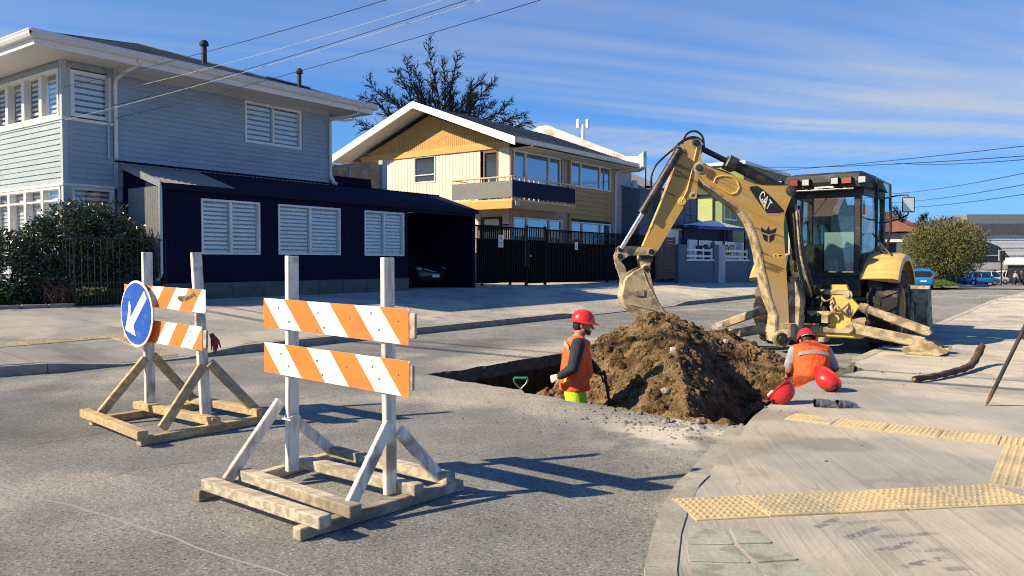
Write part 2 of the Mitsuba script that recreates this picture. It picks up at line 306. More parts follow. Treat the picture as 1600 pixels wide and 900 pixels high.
# kerb stones, one by one
def kerb(line, hfun, x0, x1, step, holder, inward, skip=None):
    L = LineString(line); n = int(L.length / step); prev = None
    for i in range(n):
        a, b = L.interpolate(i * step + .006), L.interpolate((i + 1) * step - .006)
        if a.x < x0 or b.x > x1 or a.y > 20 or a.y < -5 or (skip and skip(a.x, a.y)): continue
        t = nrm([b.x - a.x, b.y - a.y]); nn = np.array([-t[1], t[0]]) * inward * .15; v = []
        for p in (a, b):
            h = float(hfun(p.x, p.y)) + .003
            for q, z in ((0, -.25), (.02, h - .015), (.035, h), (1, h), (1, -.25)):
                v.append([p.x + nn[0] * q, p.y + nn[1] * q, z])
        f = [[0, 1, 6], [0, 6, 5], [1, 2, 7], [1, 7, 6], [2, 3, 8], [2, 8, 7], [3, 4, 9], [3, 9, 8], [0, 4, 3], [0, 3, 1], [1, 3, 2], [5, 8, 9], [5, 6, 8], [6, 7, 8]]
        m = trimesh.convex.convex_hull(np.array(v)); part(holder, 'kerbstone', (m.vertices, m.faces), 'kerb_concrete')
HR_ = struct('kerb', None, None); kerb(KR, lambda x, y: hr(x, y) + .004, -5, 72, .5, HR_, -1, lambda x, y: PIT.buffer(.12).contains(Point(x, y)) or PIT.buffer(.1).contains(Point(x + .8, y)))
HF_ = struct('kerb', None, None); kerb(KF, lambda x, y: kerb_h(x) * (x > 4.4) + .135 * (x <= 4.4) + gz(x), 0, 58, 1.0, HF_, 1)
# raised tactile tiles
def tiles(holder, start, along, length, tl, tw, hfun, material, dome=True, nx=9, ny=6):
    u = nrm(np.r_[along, 0]); w = np.array([-u[1], u[0], 0]); n = int(round(length / tl))
    for i in range(n):
        c = np.r_[start, 0] + u * (i + .5) * tl; z = float(hfun(c[0], c[1])) + .006
        zx = (float(hfun(*(c + u * .2)[:2])) - float(hfun(*(c - u * .2)[:2]))) / .4; zw = (float(hfun(*(c + w * .15)[:2])) - float(hfun(*(c - w * .15)[:2]))) / .3
        uu, ww = u + [0, 0, zx], w + [0, 0, zw]; up = nrm(np.cross(uu, ww)); mb = MB()
        mb.obox([c[0], c[1], z - .012 + RNG.normal(0, .001)], [uu, ww, up], [tl / 2 - .003, tw / 2 - .001, .015], .003)
        if dome:
            for a in range(nx):
                for b in range(ny):
                    q = np.array([c[0], c[1], z + .003]) + uu * ((a + .5) / nx - .5) * (tl - .02) + ww * ((b + .5) / ny - .5) * (tw - .02)
                    an = np.arange(6) * np.pi / 3; r0, r1 = .0135, .0085
                    mb.add([q + up * 0 + nrm(uu) * r0 * math.cos(t) + nrm(ww) * r0 * math.sin(t) for t in an] + [q + up * .0075 + nrm(uu) * r1 * math.cos(t) + nrm(ww) * r1 * math.sin(t) for t in an],
                           [[j, (j + 1) % 6, 6 + (j + 1) % 6] for j in range(6)] + [[j, 6 + (j + 1) % 6, 6 + j] for j in range(6)] + [[6, 7, 8], [6, 8, 9], [6, 9, 10], [6, 10, 11]])
        part(holder, 'tactile_tile', mb, material)
TP = 'pavement'
tiles(TP, (4.14, 1.80), (1.40, -1.44), 2.10, .42, .39, hr, 'tactile_yellow', nx=10, ny=7)
tiles(TP, (5.74, .24), (1, 0), 1.32, .33, .42, hr, 'tactile_yellow', nx=8, ny=8)
tiles(TP, (7.22, .08), (0, 1), 1.64, .41, .35, hr, 'tactile_yellow', nx=10, ny=7)
tiles(TP, (7.22, 1.72), (0.03, 1), .4, .40, .32, hr, 'tactile_worn', nx=10, ny=7)
tiles(PAVEF, (6.72, 11.4), (.03, 1), 1.6, .4, .34, hf, 'tactile_worn', nx=9, ny=7)
tiles(PAVEF, (4.5, 12.95), (1, .05), 2.4, .4, .34, hf, 'tactile_worn', nx=9, ny=7)
# old repaired gutter blocks at the near kerb, cracked and scored
mat('patch_slab', lambda p, n, uv: mix(mix((.33, .345, .285), (.24, .25, .215), fbm(p.x * 5, p.y * 5, 2, 4)), (.08, .08, .07), smoothstep(.55, .72, fbm(p.x * 9, p.y * 9, 5, 3)) * .4) * (.85 + .3 * noise(p.x * 90, p.y * 90, 0)), .88, spec=.3)
for pts in ([(3.90, 1.66), (3.98, 1.50), (3.77, 1.37), (3.64, 1.56)], [(3.62, 1.55), (3.75, 1.36), (3.58, 1.22), (3.43, 1.46)], [(3.41, 1.45), (3.56, 1.21), (3.38, 1.06), (3.2, 1.35)],
            [(4.00, 1.48), (4.07, 1.36), (3.9, 1.22), (3.79, 1.36)], [(3.77, 1.35), (3.88, 1.21), (3.75, 1.05), (3.6, 1.2)], [(3.58, 1.19), (3.73, 1.04), (3.6, .86), (3.4, 1.05)]):
    P = roundpoly(pts, .012); z = .098 + RNG.uniform(.004, .011)
    part('pavement', 'patch_block', MB().prism(P, (0, 0, 0), (1, 0, 0), (0, 1, 0), z - .05, z), 'patch_slab')

# ------------------------------------------------------------------ the excavation
ring = np.array(PIT.exterior.coords)[:-1]; n = len(ring); v, f = [], []
zs = [0.0, -.06, -.19, -.2, -.5, -1.0]
for k, z in enumerate(zs):
    for i, (x, y) in enumerate(ring):
        top = .1 if (z == 0 and y < 2.62 and x > 7.1) else z
        j = .0 if k == 0 else .03 * math.sin(i * 2.7 + k) + .05 * (k > 3)
        d = np.array([x - 9.6, y - 4.8]); d = d / np.linalg.norm(d); v.append([x + d[0] * j, y + d[1] * j, top])
for k in range(len(zs) - 1):
    for i in range(n):
        j = (i + 1) % n; f += [[k * n + i, k * n + j, (k + 1) * n + j], [k * n + i, (k + 1) * n + j, (k + 1) * n + i]]
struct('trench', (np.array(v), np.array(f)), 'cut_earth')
def seg(x, y, a, b):
    a, b = np.array(a), np.array(b); t = np.clip(((x - a[0]) * (b - a)[0] + (y - a[1]) * (b - a)[1]) / ((b - a) @ (b - a)), 0, 1)
    return np.hypot(x - a[0] - t * (b - a)[0], y - a[1] - t * (b - a)[1]), t
def dirt_z(x, y, rough=True):
    d, t = seg(x, y, (10.35, 5.1), (11.4, 4.25))
    main = .74 - .25 * t - .48 * d - .06 * d * d
    a, ta = seg(x, y, (10.2, 4.7), (7.9, 3.35)); spill = .66 - .86 * ta + .12 * np.sin(ta * 3.1) - .55 * a
    h = np.maximum(main, spill)
    h -= .9 * sm(0, .8, y - (5.55 + .10 * (x - 8.6))) * sm(10.9, 9.6, x) + .5 * sm(6.0, 6.7, y)        # falls steeply into the open left end
    h -= .45 * sm(.1, 1.2, 8.9 - x) * sm(4.5, 5.6, y)
    q, tq = seg(x, y, (8.05, 2.82), (10.45, 3.72)); h -= (.62 * np.exp(-(q / .36) ** 2)) * (1 - .25 * tq)   # narrow cut in front of the kneeling man
    bank = .16 - .75 * np.hypot((x - 11.6) / 1.3, (y - 3.15) / 1.0); h = np.maximum(h, np.where(x > 10.2, bank, -9))
    low = -.22 - .6 * np.hypot((x - 8.75) / .8, (y - 5.75) / .6); h = np.maximum(h, low)
    r, _ = seg(x, y, (7.15, 4.0), (7.2, 2.7)); h = np.maximum(h, -.02 - .9 * r - .02 * np.sin(x * 9))           # crumbled rim
    r, _ = seg(x, y, (7.2, 2.5), (9.6, 2.72)); h = np.maximum(h, -.10 - 1.5 * r)
    if rough:
        p = np.stack([x, y, 0 * x], -1); rid = 1 - np.abs(2 * meshkit.fbm(p * 2.1, 4, 4) - 1)
        h = h + .26 * (meshkit.fbm(p * 1.7, 4, 2) - .5) + .13 * (rid - .75) + .09 * (meshkit.fbm(p * 7.5, 3, 7) - .5)
    return np.maximum(h, -.80 + .05 * np.sin(x * 5) * np.cos(y * 4))
gx, gy = np.meshgrid(np.arange(6.6, 13.0, .035), np.arange(2.0, 7.4, .035), indexing='ij')
z = dirt_z(gx, gy)
inside = shapely.contains_xy(PIT, gx, gy); shapely.prepare(PIT)
rim = shapely.distance(shapely.points(gx, gy), PIT)
z = np.where(inside, z, np.where(z - .10 * sm(0, .5, rim) > .03, z - .10 * sm(0, .5, rim), np.where(rim < .14, np.minimum(z, -.03), -.9)))
pts = np.stack([gx, gy, z], -1); P3 = np.stack([gx * 11, gy * 11, z * 11], -1)
jit = np.stack([meshkit.fbm(P3, 3, s) - .5 for s in (31, 32, 33)], -1) * .085; pts = pts + jit * np.where(z > -.85, 1, 0)[..., None]
a, b = gx.shape; idx = np.arange(a * b).reshape(a, b)
q = np.stack([idx[:-1, :-1], idx[1:, :-1], idx[1:, 1:], idx[:-1, 1:]], -1).reshape(-1, 4)
solo('dirt_pile', (pts.reshape(-1, 3), np.vstack([q[:, [0, 1, 2]], q[:, [0, 2, 3]]])), 'dirt', 'big heap of freshly dug brown soil in the trench in front of the digger', 'dirt', kind='stuff')
def surf(x, y): return float(dirt_z(np.array([x]), np.array([y]))[0])
ICO = [trimesh.creation.icosphere(1, 1.0) for _ in range(6)]
for m in ICO: m.vertices *= (1 + .35 * (RNG.random((len(m.vertices), 1)) - .5)) * RNG.uniform(.7, 1.2, 3)
def pebble(mb, x, y, zz, s):
    m = ICO[RNG.integers(6)]; R = trimesh.transformations.random_rotation_matrix(RNG.random(3))[:3, :3]; mb.add(m.vertices @ R.T * s + [x, y, zz], m.faces)
mb = MB(); k = 0
while k < 3600:
    x, y = RNG.uniform(7.0, 12.3), RNG.uniform(2.5, 6.9)
    zz = surf(x, y)
    if zz < -.7 or not PIT.contains(Point(x, y)): continue
    pebble(mb, x, y, zz - .004, min(.055, .009 + RNG.exponential(.014))); k += 1
solo('soil_clods', mb, 'dirt', 'loose clods of brown soil scattered over the dug heap', 'soil', kind='stuff')
mat('gravel', lambda p, n, uv: mix((.08, .07, .06), (.27, .25, .22), noise(p.x * 45, p.y * 45, p.z * 45)), .9, spec=.3)
mb = MB(); k = 0
while k < 520:
    x, y = 7.0 + RNG.normal(-.1, .38), 3.15 + RNG.normal(0, .62)
    if PIT.buffer(-.08).contains(Point(x, y)) or y < 2.45: continue
    pebble(mb, x, y, .0, min(.03, .003 + RNG.exponential(.0045))); k += 1
for _ in range(420):
    x, y = RNG.uniform(4.6, 13.5), RNG.uniform(1.2, 7.4)
    if not PIT.contains(Point(x, y)): pebble(mb, x, y, float(hr(x, y)) if y < 2.6 else 0, min(.022, .003 + RNG.exponential(.0035)))
solo('gravel', mb, 'gravel', 'grey grit and crumbs of broken concrete along the rim of the trench', 'gravel', kind='stuff')
mat('stone', lambda p, n, uv: mi.Color3f(.36, .335, .295) * (.5 + .7 * fbm(p.x * 16, p.y * 16, p.z * 16, 4)), .85)
for x, y, s in ((9.1, 4.1, .055), (8.45, 3.9, .045), (9.55, 3.35, .05), (8.9, 3.3, .035), (11.35, 4.35, .085), (11.0, 4.15, .05), (8.0, 4.1, .05), (9.7, 2.95, .045)):
    mb = MB(); pebble(mb, x, y, surf(x, y) + s * .3, s)
    solo('stone', mb, 'stone', 'pale stone lying on the brown dug heap', 'stone', 'stones in the dug soil')
for x, y, s in ((6.80, 3.12, .035), (6.90, 2.85, .04), (7.0, 3.5, .03), (6.74, 2.75, .028)):
    mb = MB(); pebble(mb, x, y, s * .35, s)
    solo('rubble', mb, 'gravel', 'grey lump of broken concrete at the near rim of the trench', 'rubble', 'rubble lumps at the trench rim')
mb = MB(); pebble(mb, 5.02, 5.05, .008, .025)
# ------------------------------------------------------------------ wooden barriers
def stripes(parent, x, y0, y1, z0a, z1a, z0b, z1b, lean, sw, off, first, name):
    "a board across Y seen from -X: backing sheet plus slanted stripes; a = y0 end (left), b = y1 end (right)"
    def zz(y, lo): t = (y - y0) / (y1 - y0); return (z0a + (z0b - z0a) * t) if lo else (z1a + (z1b - z1a) * t)
    W = y1 - y0; H = z1a - z0a; out = Polygon([(0, 0), (abs(W), 0), (abs(W), 1), (0, 1)])
    key = part(parent, name, board(x, y0, y1, zz, .0015, .004), 'sign_white')
    for k in range(-1, 9):
        if (k + first) % 2: continue
        a = abs(W) * (off + sw * k); b = abs(W) * (off + sw * (k + 1)); sh = abs(W) * lean
        P = Polygon([(a - sh, 0), (b - sh, 0), (b + sh, 1), (a + sh, 1)]).intersection(out)
        if P.is_empty: continue
        v2, f = trimesh.creation.triangulate_polygon(P, engine='earcut'); sgn = np.sign(W); v = []
        for d in (.0035, .0):
            for s, t in v2:
                y = y0 + sgn * s; v.append([x - d, y, zz(y, True) * (1 - t) + zz(y, False) * t])
        m = trimesh.convex.convex_hull(np.array(v)); part(key, 'stripe', (m.vertices, m.faces), 'sign_orange')
    return key
def board(x, y0, y1, zz, d0, d1):
    v = [[x - d, y, zz(y, lo)] for d in (d0, -d1) for y in (y0, y1) for lo in (True, False)]
    m = trimesh.convex.convex_hull(np.array(v)); return m.vertices, m.faces
def bolts(parent, pts, x):
    for y, z in pts: part(parent, 'bolt', MB().lathe([(0, .008), (.005, .007), (.008, .0)], (x, y, z), (-1, 0, 0), 10), 'steel_grey', 40)

b = thing('barrier', 'near white timber road barrier with two orange and white striped boards on a wooden base', 'barrier', 'barriers in the road')
def timber(b, name, p, q, w, h, m, up=(0, 0, 1)): return part(b, name, MB().beam(p, q, w, h, up, ch=.005), m)
timber(b, 'post', (3.465, 4.37, .07), (3.47, 4.36, 1.545), .04, .092, 'white_wood', (1, 0, 0))
timber(b, 'post', (3.47, 3.44, .07), (3.465, 3.45, 1.53), .04, .092, 'white_wood', (1, 0, 0))
timber(b, 'skid', (2.72, 3.40, .038), (3.98, 3.30, .038), .07, .07, 'old_wood'); timber(b, 'skid', (2.80, 4.47, .038), (4.02, 4.56, .038), .07, .07, 'old_wood')
for x0, x1 in ((2.86, 2.80), (3.13, 3.02), (3.57, 3.54), (3.90, 3.84)): timber(b, 'crossbeam', (x0, 4.44, .109), (x1, 3.26, .109), .085, .07, 'old_wood')
timber(b, 'brace', (3.02, 4.47, .08), (3.42, 4.43, .55), .035, .08, 'white_wood', (1, 0, 0)); timber(b, 'brace', (3.95, 4.49, .08), (3.51, 4.43, .42), .035, .08, 'white_wood', (1, 0, 0))
timber(b, 'brace', (3.06, 3.36, .10), (3.43, 3.405, .52), .035, .08, 'white_wood', (1, 0, 0)); timber(b, 'brace', (3.86, 3.35, .08), (3.51, 3.40, .46), .035, .08, 'white_wood', (1, 0, 0))
k = stripes(b, 3.405, 4.58, 3.215, 1.055, 1.255, 1.01, 1.225, -.065, .166, .06, 1, 'striped_board')
bolts(k, [(4.42, 1.19), (4.31, 1.10), (4.02, 1.17), (3.96, 1.08), (3.53, 1.19), (3.46, 1.09), (3.30, 1.15), (4.03, 1.06), (3.72, 1.15)], 3.4035)
k = stripes(b, 3.405, 4.58, 3.21, .742, .95, .70, .915, -.065, .166, .06, 1, 'striped_board')
bolts(k, [(4.40, .88), (4.32, .80), (4.03, .86), (3.98, .77), (3.52, .86), (3.46, .79), (3.30, .83), (3.75, .84)], 3.4035)
part(b, 'backing_board', MB().beam((3.418, 4.45, 1.14), (3.418, 3.17, 1.125), .022, .15, ch=.003), 'old_wood')
part(b, 'backing_board', MB().beam((3.418, 4.45, .84), (3.418, 3.19, .815), .022, .15, ch=.003), 'old_wood')
mb = MB(); an = np.linspace(0, 2 * np.pi, 17)
for dz in (0, .012): mb.tube([[3.467 + .062 * math.cos(t), 4.37 + .035 * math.sin(t), .435 + dz + .01 * math.sin(3 * t)] for t in an], .006, 6, False)
mb.tube([(3.40, 4.38, .44), (3.36, 4.33, .45), (3.37, 4.26, .445)], .005, 6)
part(b, 'cord_knot', mb, 'white_plain', True)

b = thing('barrier', 'farther timber road barrier with raw yellow base, striped boards and a round blue arrow sign', 'barrier', 'barriers in the road')
timber(b, 'post', (4.085, 7.27, .07), (4.09, 7.30, 1.60), .042, .095, 'white_wood', (1, 0, 0)); timber(b, 'post', (4.09, 6.35, .07), (4.085, 6.47, 1.59), .042, .095, 'white_wood', (1, 0, 0))
timber(b, 'skid', (3.38, 6.20, .038), (4.66, 6.18, .038), .075, .07, 'raw_wood'); timber(b, 'skid', (3.56, 7.36, .038), (4.68, 7.30, .038), .075, .07, 'raw_wood')
for x0, x1 in ((3.56, 3.36), (4.06, 4.03), (4.56, 4.52)): timber(b, 'crossbeam', (x0, 7.47, .109), (x1, 6.10, .109), .085, .07, 'raw_wood')
for y, y2 in ((7.30, 7.27), (6.26, 6.33)):
    timber(b, 'brace', (3.62, y, .10), (4.05, y2, .58), .038, .085, 'raw_wood', (1, 0, 0)); timber(b, 'brace', (4.58, y, .08), (4.12, y2, .60), .038, .085, 'raw_wood', (1, 0, 0))
k = stripes(b, 4.025, 7.60, 6.235, 1.10, 1.29, 1.05, 1.26, .06, .1475, .0155, 1, 'striped_board')
bolts(k, [(6.43, 1.2), (6.45, 1.11), (7.25, 1.2)], 4.0235)
mat('rot', scuffed((.30, .26, .17), (.05, .038, .025), .9, 18, .42, .56), .9)
P = Polygon([(6.50 + .10 * math.sin(t * 2.0 + .6) + (.05 + .03 * math.sin(3 * t + 1)) * math.cos(t), 1.15 + (.075 + .02 * math.sin(5 * t)) * math.sin(t)) for t in np.linspace(0, 2 * np.pi, 28)[:-1]]).buffer(0)
part(k, 'peeled_patch', MB().prism(P, (4.021, 0, 0), (0, 1, 0), (0, 0, 1), -.001, .001), 'rot')
k = stripes(b, 4.025, 7.62, 6.29, .755, .97, .72, .93, .06, .147, .059, 0, 'striped_board')
bolts(k, [(6.47, .88), (6.49, .79), (6.46, .96)], 4.0235)
part(b, 'backing_board', MB().beam((4.038, 7.50, .86), (4.038, 6.24, .82), .022, .16, ch=.003), 'old_wood')
SR = rotz(-3); SC = np.array([3.985, 7.305, 1.01])
def srot(mb): return mb.move(SR, SC - SR @ SC)
s_ = part(b, 'round_sign', srot(MB().lathe([(0, -.002), (.31, -.002), (.318, .0), (.318, .004), (.31, .006), (0, .006)], (3.985, 7.305, 1.01), (-1, 0, 0), 64)), 'sign_white', 30, label='round blue sign with a white arrow pointing down to the left')
part(s_, 'blue_field', srot(MB().lathe([(0, 0), (.295, 0), (.295, .0025), (0, .0025)], (3.9785, 7.305, 1.01), (-1, 0, 0), 64)), 'sign_blue', 30)
ar = [(-.215, -.175), (-.035, -.225), (-.085, -.125), (.205, .145), (.155, .235), (-.14, -.035), (-.165, .085), (-.225, -.02)]
ar = [(-.225, -.165), (-.01, -.215), (-.055, -.115), (.215, .15), (.165, .225), (-.115, -.045), (-.10, .07), (-.135, .125), (-.165, -.02)]
part(s_, 'arrow', srot(MB().prism(roundpoly(ar, .004), (3.9765, 7.305, 1.01), (0, -1, 0), (0, 0, 1), .001, -.001)), 'sign_white')
part(s_, 'bracket', MB().beam((4.0, 7.28, .75), (4.0, 7.28, 1.28), .03, .03), 'steel_grey')
mat('red_rag', scuffed((.28, .05, .05), (.06, .04, .04), .7, 20), .9)
mb = MB(); rg = np.random.default_rng(5)
for k in range(9):
    a = rg.uniform(-1, 1, 3); p0 = np.array([4.12, 6.30, .86]); mb.tube([p0, p0 + [.02 + .02 * a[0], -.03 + .02 * a[1], -.06], p0 + [.03 + .03 * a[0], -.03 + .04 * a[1], -.13 - .08 * rg.random()]], [.018, .014, .003], 5)
part(b, 'rag', mb, 'red_rag', True)
# ------------------------------------------------------------------ blue corner house with navy annex
def vary(c, k=.25, f=1.2): return lambda p, n, uv: mi.Color3f(*c) * (1 - k / 2 + k * fbm(p.x * f, p.y * f, p.z * f * 1.5, 4))
mat('siding_blue', vary((.275, .34, .395), .30), .6)
mat('trim_blue', vary((.38, .42, .45), .2), .55)
mat('navy', vary((.003, .0045, .025), .4), .7, spec=.12)
mat('navy_roof', vary((.004, .007, .024), .4), .7, spec=.15)
mat('soffit', vary((.52, .52, .50), .15), .6)
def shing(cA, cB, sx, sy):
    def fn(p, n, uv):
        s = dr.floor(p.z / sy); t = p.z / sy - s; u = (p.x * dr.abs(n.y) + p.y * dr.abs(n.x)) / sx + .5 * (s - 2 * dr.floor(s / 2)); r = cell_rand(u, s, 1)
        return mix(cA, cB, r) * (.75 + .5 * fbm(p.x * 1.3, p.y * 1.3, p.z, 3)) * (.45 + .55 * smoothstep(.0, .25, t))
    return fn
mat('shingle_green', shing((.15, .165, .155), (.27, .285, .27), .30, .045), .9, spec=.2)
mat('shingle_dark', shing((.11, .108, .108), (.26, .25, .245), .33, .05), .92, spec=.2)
mat('zinc', (.42, .44, .45), .38, .75)
mat('corrugated', (.42, .42, .41), .5, .5)
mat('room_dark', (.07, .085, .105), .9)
mat('blind_light', vary((.55, .56, .56), .14), .8)
scene['pane'] = {'type': 'thindielectric', 'int_ior': 1.6}; USED.add('pane')
mat('stone_base', vary((.10, .105, .10), .9, 3), .9)

def window(par, o, u, w, h, cols, frame='white_trim', fw=.055, depth=.10, mull=.055, blind='zebra', pitch=.078, gap=.034, out=.02, rows=None, label=None, back=True, pane='pane'):
    "opening with lower left corner o, u along the wall (as seen from outside, rightward), normal n pointing out"
    o = np.asarray(o, float); u = nrm(u); up = np.array([0, 0, 1.]); n = np.cross(u, up)
    W = part(par, 'window', None, None, label=label) if False else numbered(par + '__window')
    if label: labels[W] = {'label': label}
    mb = MB()
    def bar(a0, a1, b0, b1, d0, d1): mb.obox(o + u * (a0 + a1) / 2 + up * (b0 + b1) / 2 + n * (d0 + d1) / 2, [u, up, n], [(a1 - a0) / 2, (b1 - b0) / 2, (d1 - d0) / 2], .004)
    bar(0, fw, 0, h, -depth, out); bar(w - fw, w, 0, h, -depth, out); bar(fw, w - fw, h - fw, h, -depth, out); bar(fw, w - fw, 0, fw, -depth, out)
    xs = [fw] + [x for x in cols] + [w - fw]
    for x in cols: bar(x - mull / 2, x + mull / 2, fw, h - fw, -depth + .02, out - .012)
    for z in rows or []: bar(fw + .001, w - fw - .001, z - .022, z + .022, -depth + .025, out - .016)
    put(W, mb, frame)
    for i in range(len(xs) - 1):
        a0, a1 = xs[i] + (mull / 2 if i else 0) - .003, xs[i + 1] - (mull / 2 if i < len(cols) else 0) + .003
        q = o + n * (-.035)
        v = [q + u * a0 + up * (fw - .003), q + u * a1 + up * (fw - .003), q + u * a1 + up * (h - fw + .003), q + u * a0 + up * (h - fw + .003)]
        part(W, 'pane', (np.array(v), np.array([[0, 1, 2], [0, 2, 3]])), pane)
        if blind == 'zebra':
            mb = MB(); z = h - fw - .02 - RNG.uniform(0, pitch * .8); k = 0; jx = RNG.normal(0, .004)
            while z > fw + .01:
                z0 = max(z - (pitch - gap), fw)
                mb.obox(o + u * (a0 + a1) / 2 + up * (z + z0) / 2 + n * (-depth - .02), [u, up, n], [(a1 - a0) / 2 + (0.0), (z - z0) / 2, .001]); z -= pitch * (1 + jx)
            part(W, 'blind', mb, 'blind_light')
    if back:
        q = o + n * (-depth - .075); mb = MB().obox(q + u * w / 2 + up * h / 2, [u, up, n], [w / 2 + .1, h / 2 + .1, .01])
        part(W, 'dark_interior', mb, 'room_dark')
    return W
def clapboard(par, fixed, axis, a0, a1, z0, z1, pitch, holes, m, out, name='board'):
    "lap boards on the plane axis=fixed facing -axis; holes [(a0,a1,z0,z1)]"
    z = z0; k = 0
    while z < z1 - .01:
        zt = min(z + pitch, z1); iv = [(a0, a1)]
        for h in holes:
            if h[2] < zt - .012 and h[3] > z + .012:
                iv = [s for i in iv for s in ((i[0], min(i[1], h[0])), (max(i[0], h[1]), i[1])) if s[1] - s[0] > .02]
        for s in iv:
            cuts = [s[0], s[1]]
            if s[1] - s[0] > 4: cuts = [s[0], s[0] + (s[1] - s[0]) * RNG.uniform(.3, .7), s[1]]
            for i in range(len(cuts) - 1):
                p0, p1 = cuts[i] + .0015, cuts[i + 1] - .0015; j = RNG.normal(0, .0012)
                prof = [(0, z), (-out + j, z), (-out + .001 + j, z + .006), (-.006 + j, zt + .003), (0, zt + .003)]
                v = [[x, d, zz] if axis == 'y' else [d, x, zz] for x in (p0, p1) for d, zz in ((fixed + q[0], q[1]) for q in prof)]
                mm = trimesh.convex.convex_hull(np.array(v)); part(par, name, (mm.vertices, mm.faces), m)
        z += pitch; k += 1
H = thing('house', 'pale blue clapboard two storey house on the left corner with a low hipped roof', 'house')
HX, HY, HX2, HY2 = 8.78, 19.2, 16.72, 27.2
hl = [(HX + .0, HX + .12, .6, 6.2)]
core = MB()
core.box(HX + .18, HX2 - .02, HY + .18, HY2, .3, 3.25); core.box(HX + .18, HX2 - .02, HY + .18, HY2, 3.30, 4.86); core.box(HX + .18, HX2 - .02, HY + .18, HY2, 6.05, 6.2)
core.box(10.05, 13.6, HY + .02, HY + .18, 3.0, 6.2); core.box(15.75, HX2 - .02, HY + .02, HY + .18, 3.0, 6.2); core.box(13.6, 15.75, HY + .02, HY + .18, 3.0, 4.88); core.box(13.6, 15.75, HY + .02, HY + .18, 6.1, 6.2)
core.box(HX + .02, 10.05, HY + .02, HY + .18, 3.33, 4.86); core.box(HX + .02, 10.05, HY + .02, HY + .18, 6.06, 6.2); core.box(HX + .02, HX + .18, HY + .02, HY2, 3.33, 4.86); core.box(HX + .02, HX + .18, HY + .02, HY2, 6.06, 6.2)
core.box(HX + .3, HX2 - .1, HY + .5, HY2, 4.86, 6.05); core.box(HX + .02, HX + .18, HY + .02, HY2, .3, 1.2)
wall = part(H, 'wall', core, 'siding_blue')
clapboard(wall, HY, 'y', HX + .09, 9.94, 3.36, 4.86, .128, [], 'siding_blue', .03)
clapboard(wall, HY, 'y', HX + .09, 9.94, 6.04, 6.20, .128, [], 'siding_blue', .03)
clapboard(wall, HY, 'y', 10.06, HX2 - .05, 3.36, 6.19, .128, [(13.66, 15.70, 4.90, 6.09)], 'siding_blue', .03)
clapboard(wall, HX, 'x', HY + .09, HY2, 3.36, 4.84, .128, [], 'siding_blue', .03)
clapboard(wall, HX, 'x', HY + .09, HY2, 6.04, 6.20, .128, [], 'siding_blue', .03)
for x0, x1, y0, y1, z0, z1 in ((HX - .028, HX + .09, HY - .028, HY + .09, .4, 6.2), (9.95, 10.05, HY - .03, HY + .02, 3.3, 6.2), (HX2 - .05, HX2 + .02, HY - .028, HY + .06, 3.0, 6.2)):
    part(wall, 'corner_board', MB().box(x0, x1, y0, y1, z0, z1, .006), 'trim_blue')
part(wall, 'frieze_board', MB().box(10.06, HX2, HY - .034, HY - .005, 6.09, 6.2), 'trim_blue')
for z in (4.85, 3.32): part(wall, 'band', MB().box(HX - .05, HX - .01, HY + .0, HY2, z - .035, z + .035, .006), 'white_trim'); part(wall, 'band', MB().box(HX - .05, 9.95, HY - .05, HY - .01, z - .035, z + .035, .006), 'white_trim')
part(wall, 'sill_line', MB().box(9.96, HX2 + .03, HY - .07, HY + .0, 3.95, 3.99), 'navy')
part(wall, 'jamb', MB().box(9.86, 9.96, HY - .012, HY + .17, 4.86, 6.05), 'trim_blue'); part(wall, 'jamb', MB().box(HX + .09, 8.97, HY - .012, HY + .17, 1.0, 6.05), 'trim_blue'); part(wall, 'jamb', MB().box(9.9, 9.96, HY - .012, HY + .17, .5, 3.3), 'trim_blue')
window(H, (8.96, HY, 4.92), (1, 0, 0), .94, 1.09, [], fw=.085, pitch=.145, gap=.05, label='single upper window at the corner with a striped blind')
window(H, (13.68, HY, 4.90), (1, 0, 0), 2.0, 1.18, [.98], fw=.075, pitch=.14, gap=.05, label='wide two-leaf upper window with striped blinds')
window(H, (8.95, HY, 1.2), (1, 0, 0), .98, 2.08, [], fw=.07, pitch=.12, gap=.055)
for k in range(8):
    y1 = HY + .14 + .92 * (k + 1)
    window(H, (HX, y1, 4.90), (0, -1, 0), .92, 1.13, [], fw=.075, depth=.14, pitch=.12, gap=.055, out=.03)
    window(H, (HX, y1, 1.2), (0, -1, 0), .92, 2.08, [], fw=.06, depth=.14, rows=[1.76], pitch=.1, gap=.03, out=.03, blind='zebra' if k % 3 else 'zebra')
# roof
ex0, ex1, ey0, ey1, ez = 7.72, 17.86, 18.2, 28.2, 6.42
cx, cy, rz_ = (ex0 + ex1) / 2, (ey0 + ey1) / 2, 8.06
rv = np.array([[ex0, ey0, ez], [ex1, ey0, ez], [ex1, ey1, ez], [ex0, ey1, ez], [cx, cy, rz_], [cx, cy + .02, rz_], [cx, cy, 6.3]])
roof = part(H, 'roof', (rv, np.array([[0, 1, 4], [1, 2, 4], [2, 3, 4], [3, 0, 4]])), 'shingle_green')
def course(a, b, apex, n, thick):
    "rows of shingle strips up one hip face from the eave a-b to the apex"
    a, b, apex = (np.asarray(q, float) for q in (a, b, apex)); nn = nrm(np.cross(b - a, apex - a)); mb = MB()
    for k in range(n):
        t0, t1 = k / n, (k + 1.25) / n
        L0, R0, L1, R1 = a + (apex - a) * t0, b + (apex - b) * t0, a + (apex - a) * min(t1, 1), b + (apex - b) * min(t1, 1)
        mb.add([L0 + nn * (thick + .006), R0 + nn * (thick + .006), R1 + nn * .004, L1 + nn * .004, L0 + nn * .001, R0 + nn * .001], [[0, 1, 2], [0, 2, 3], [4, 5, 1], [4, 1, 0]])
    return mb
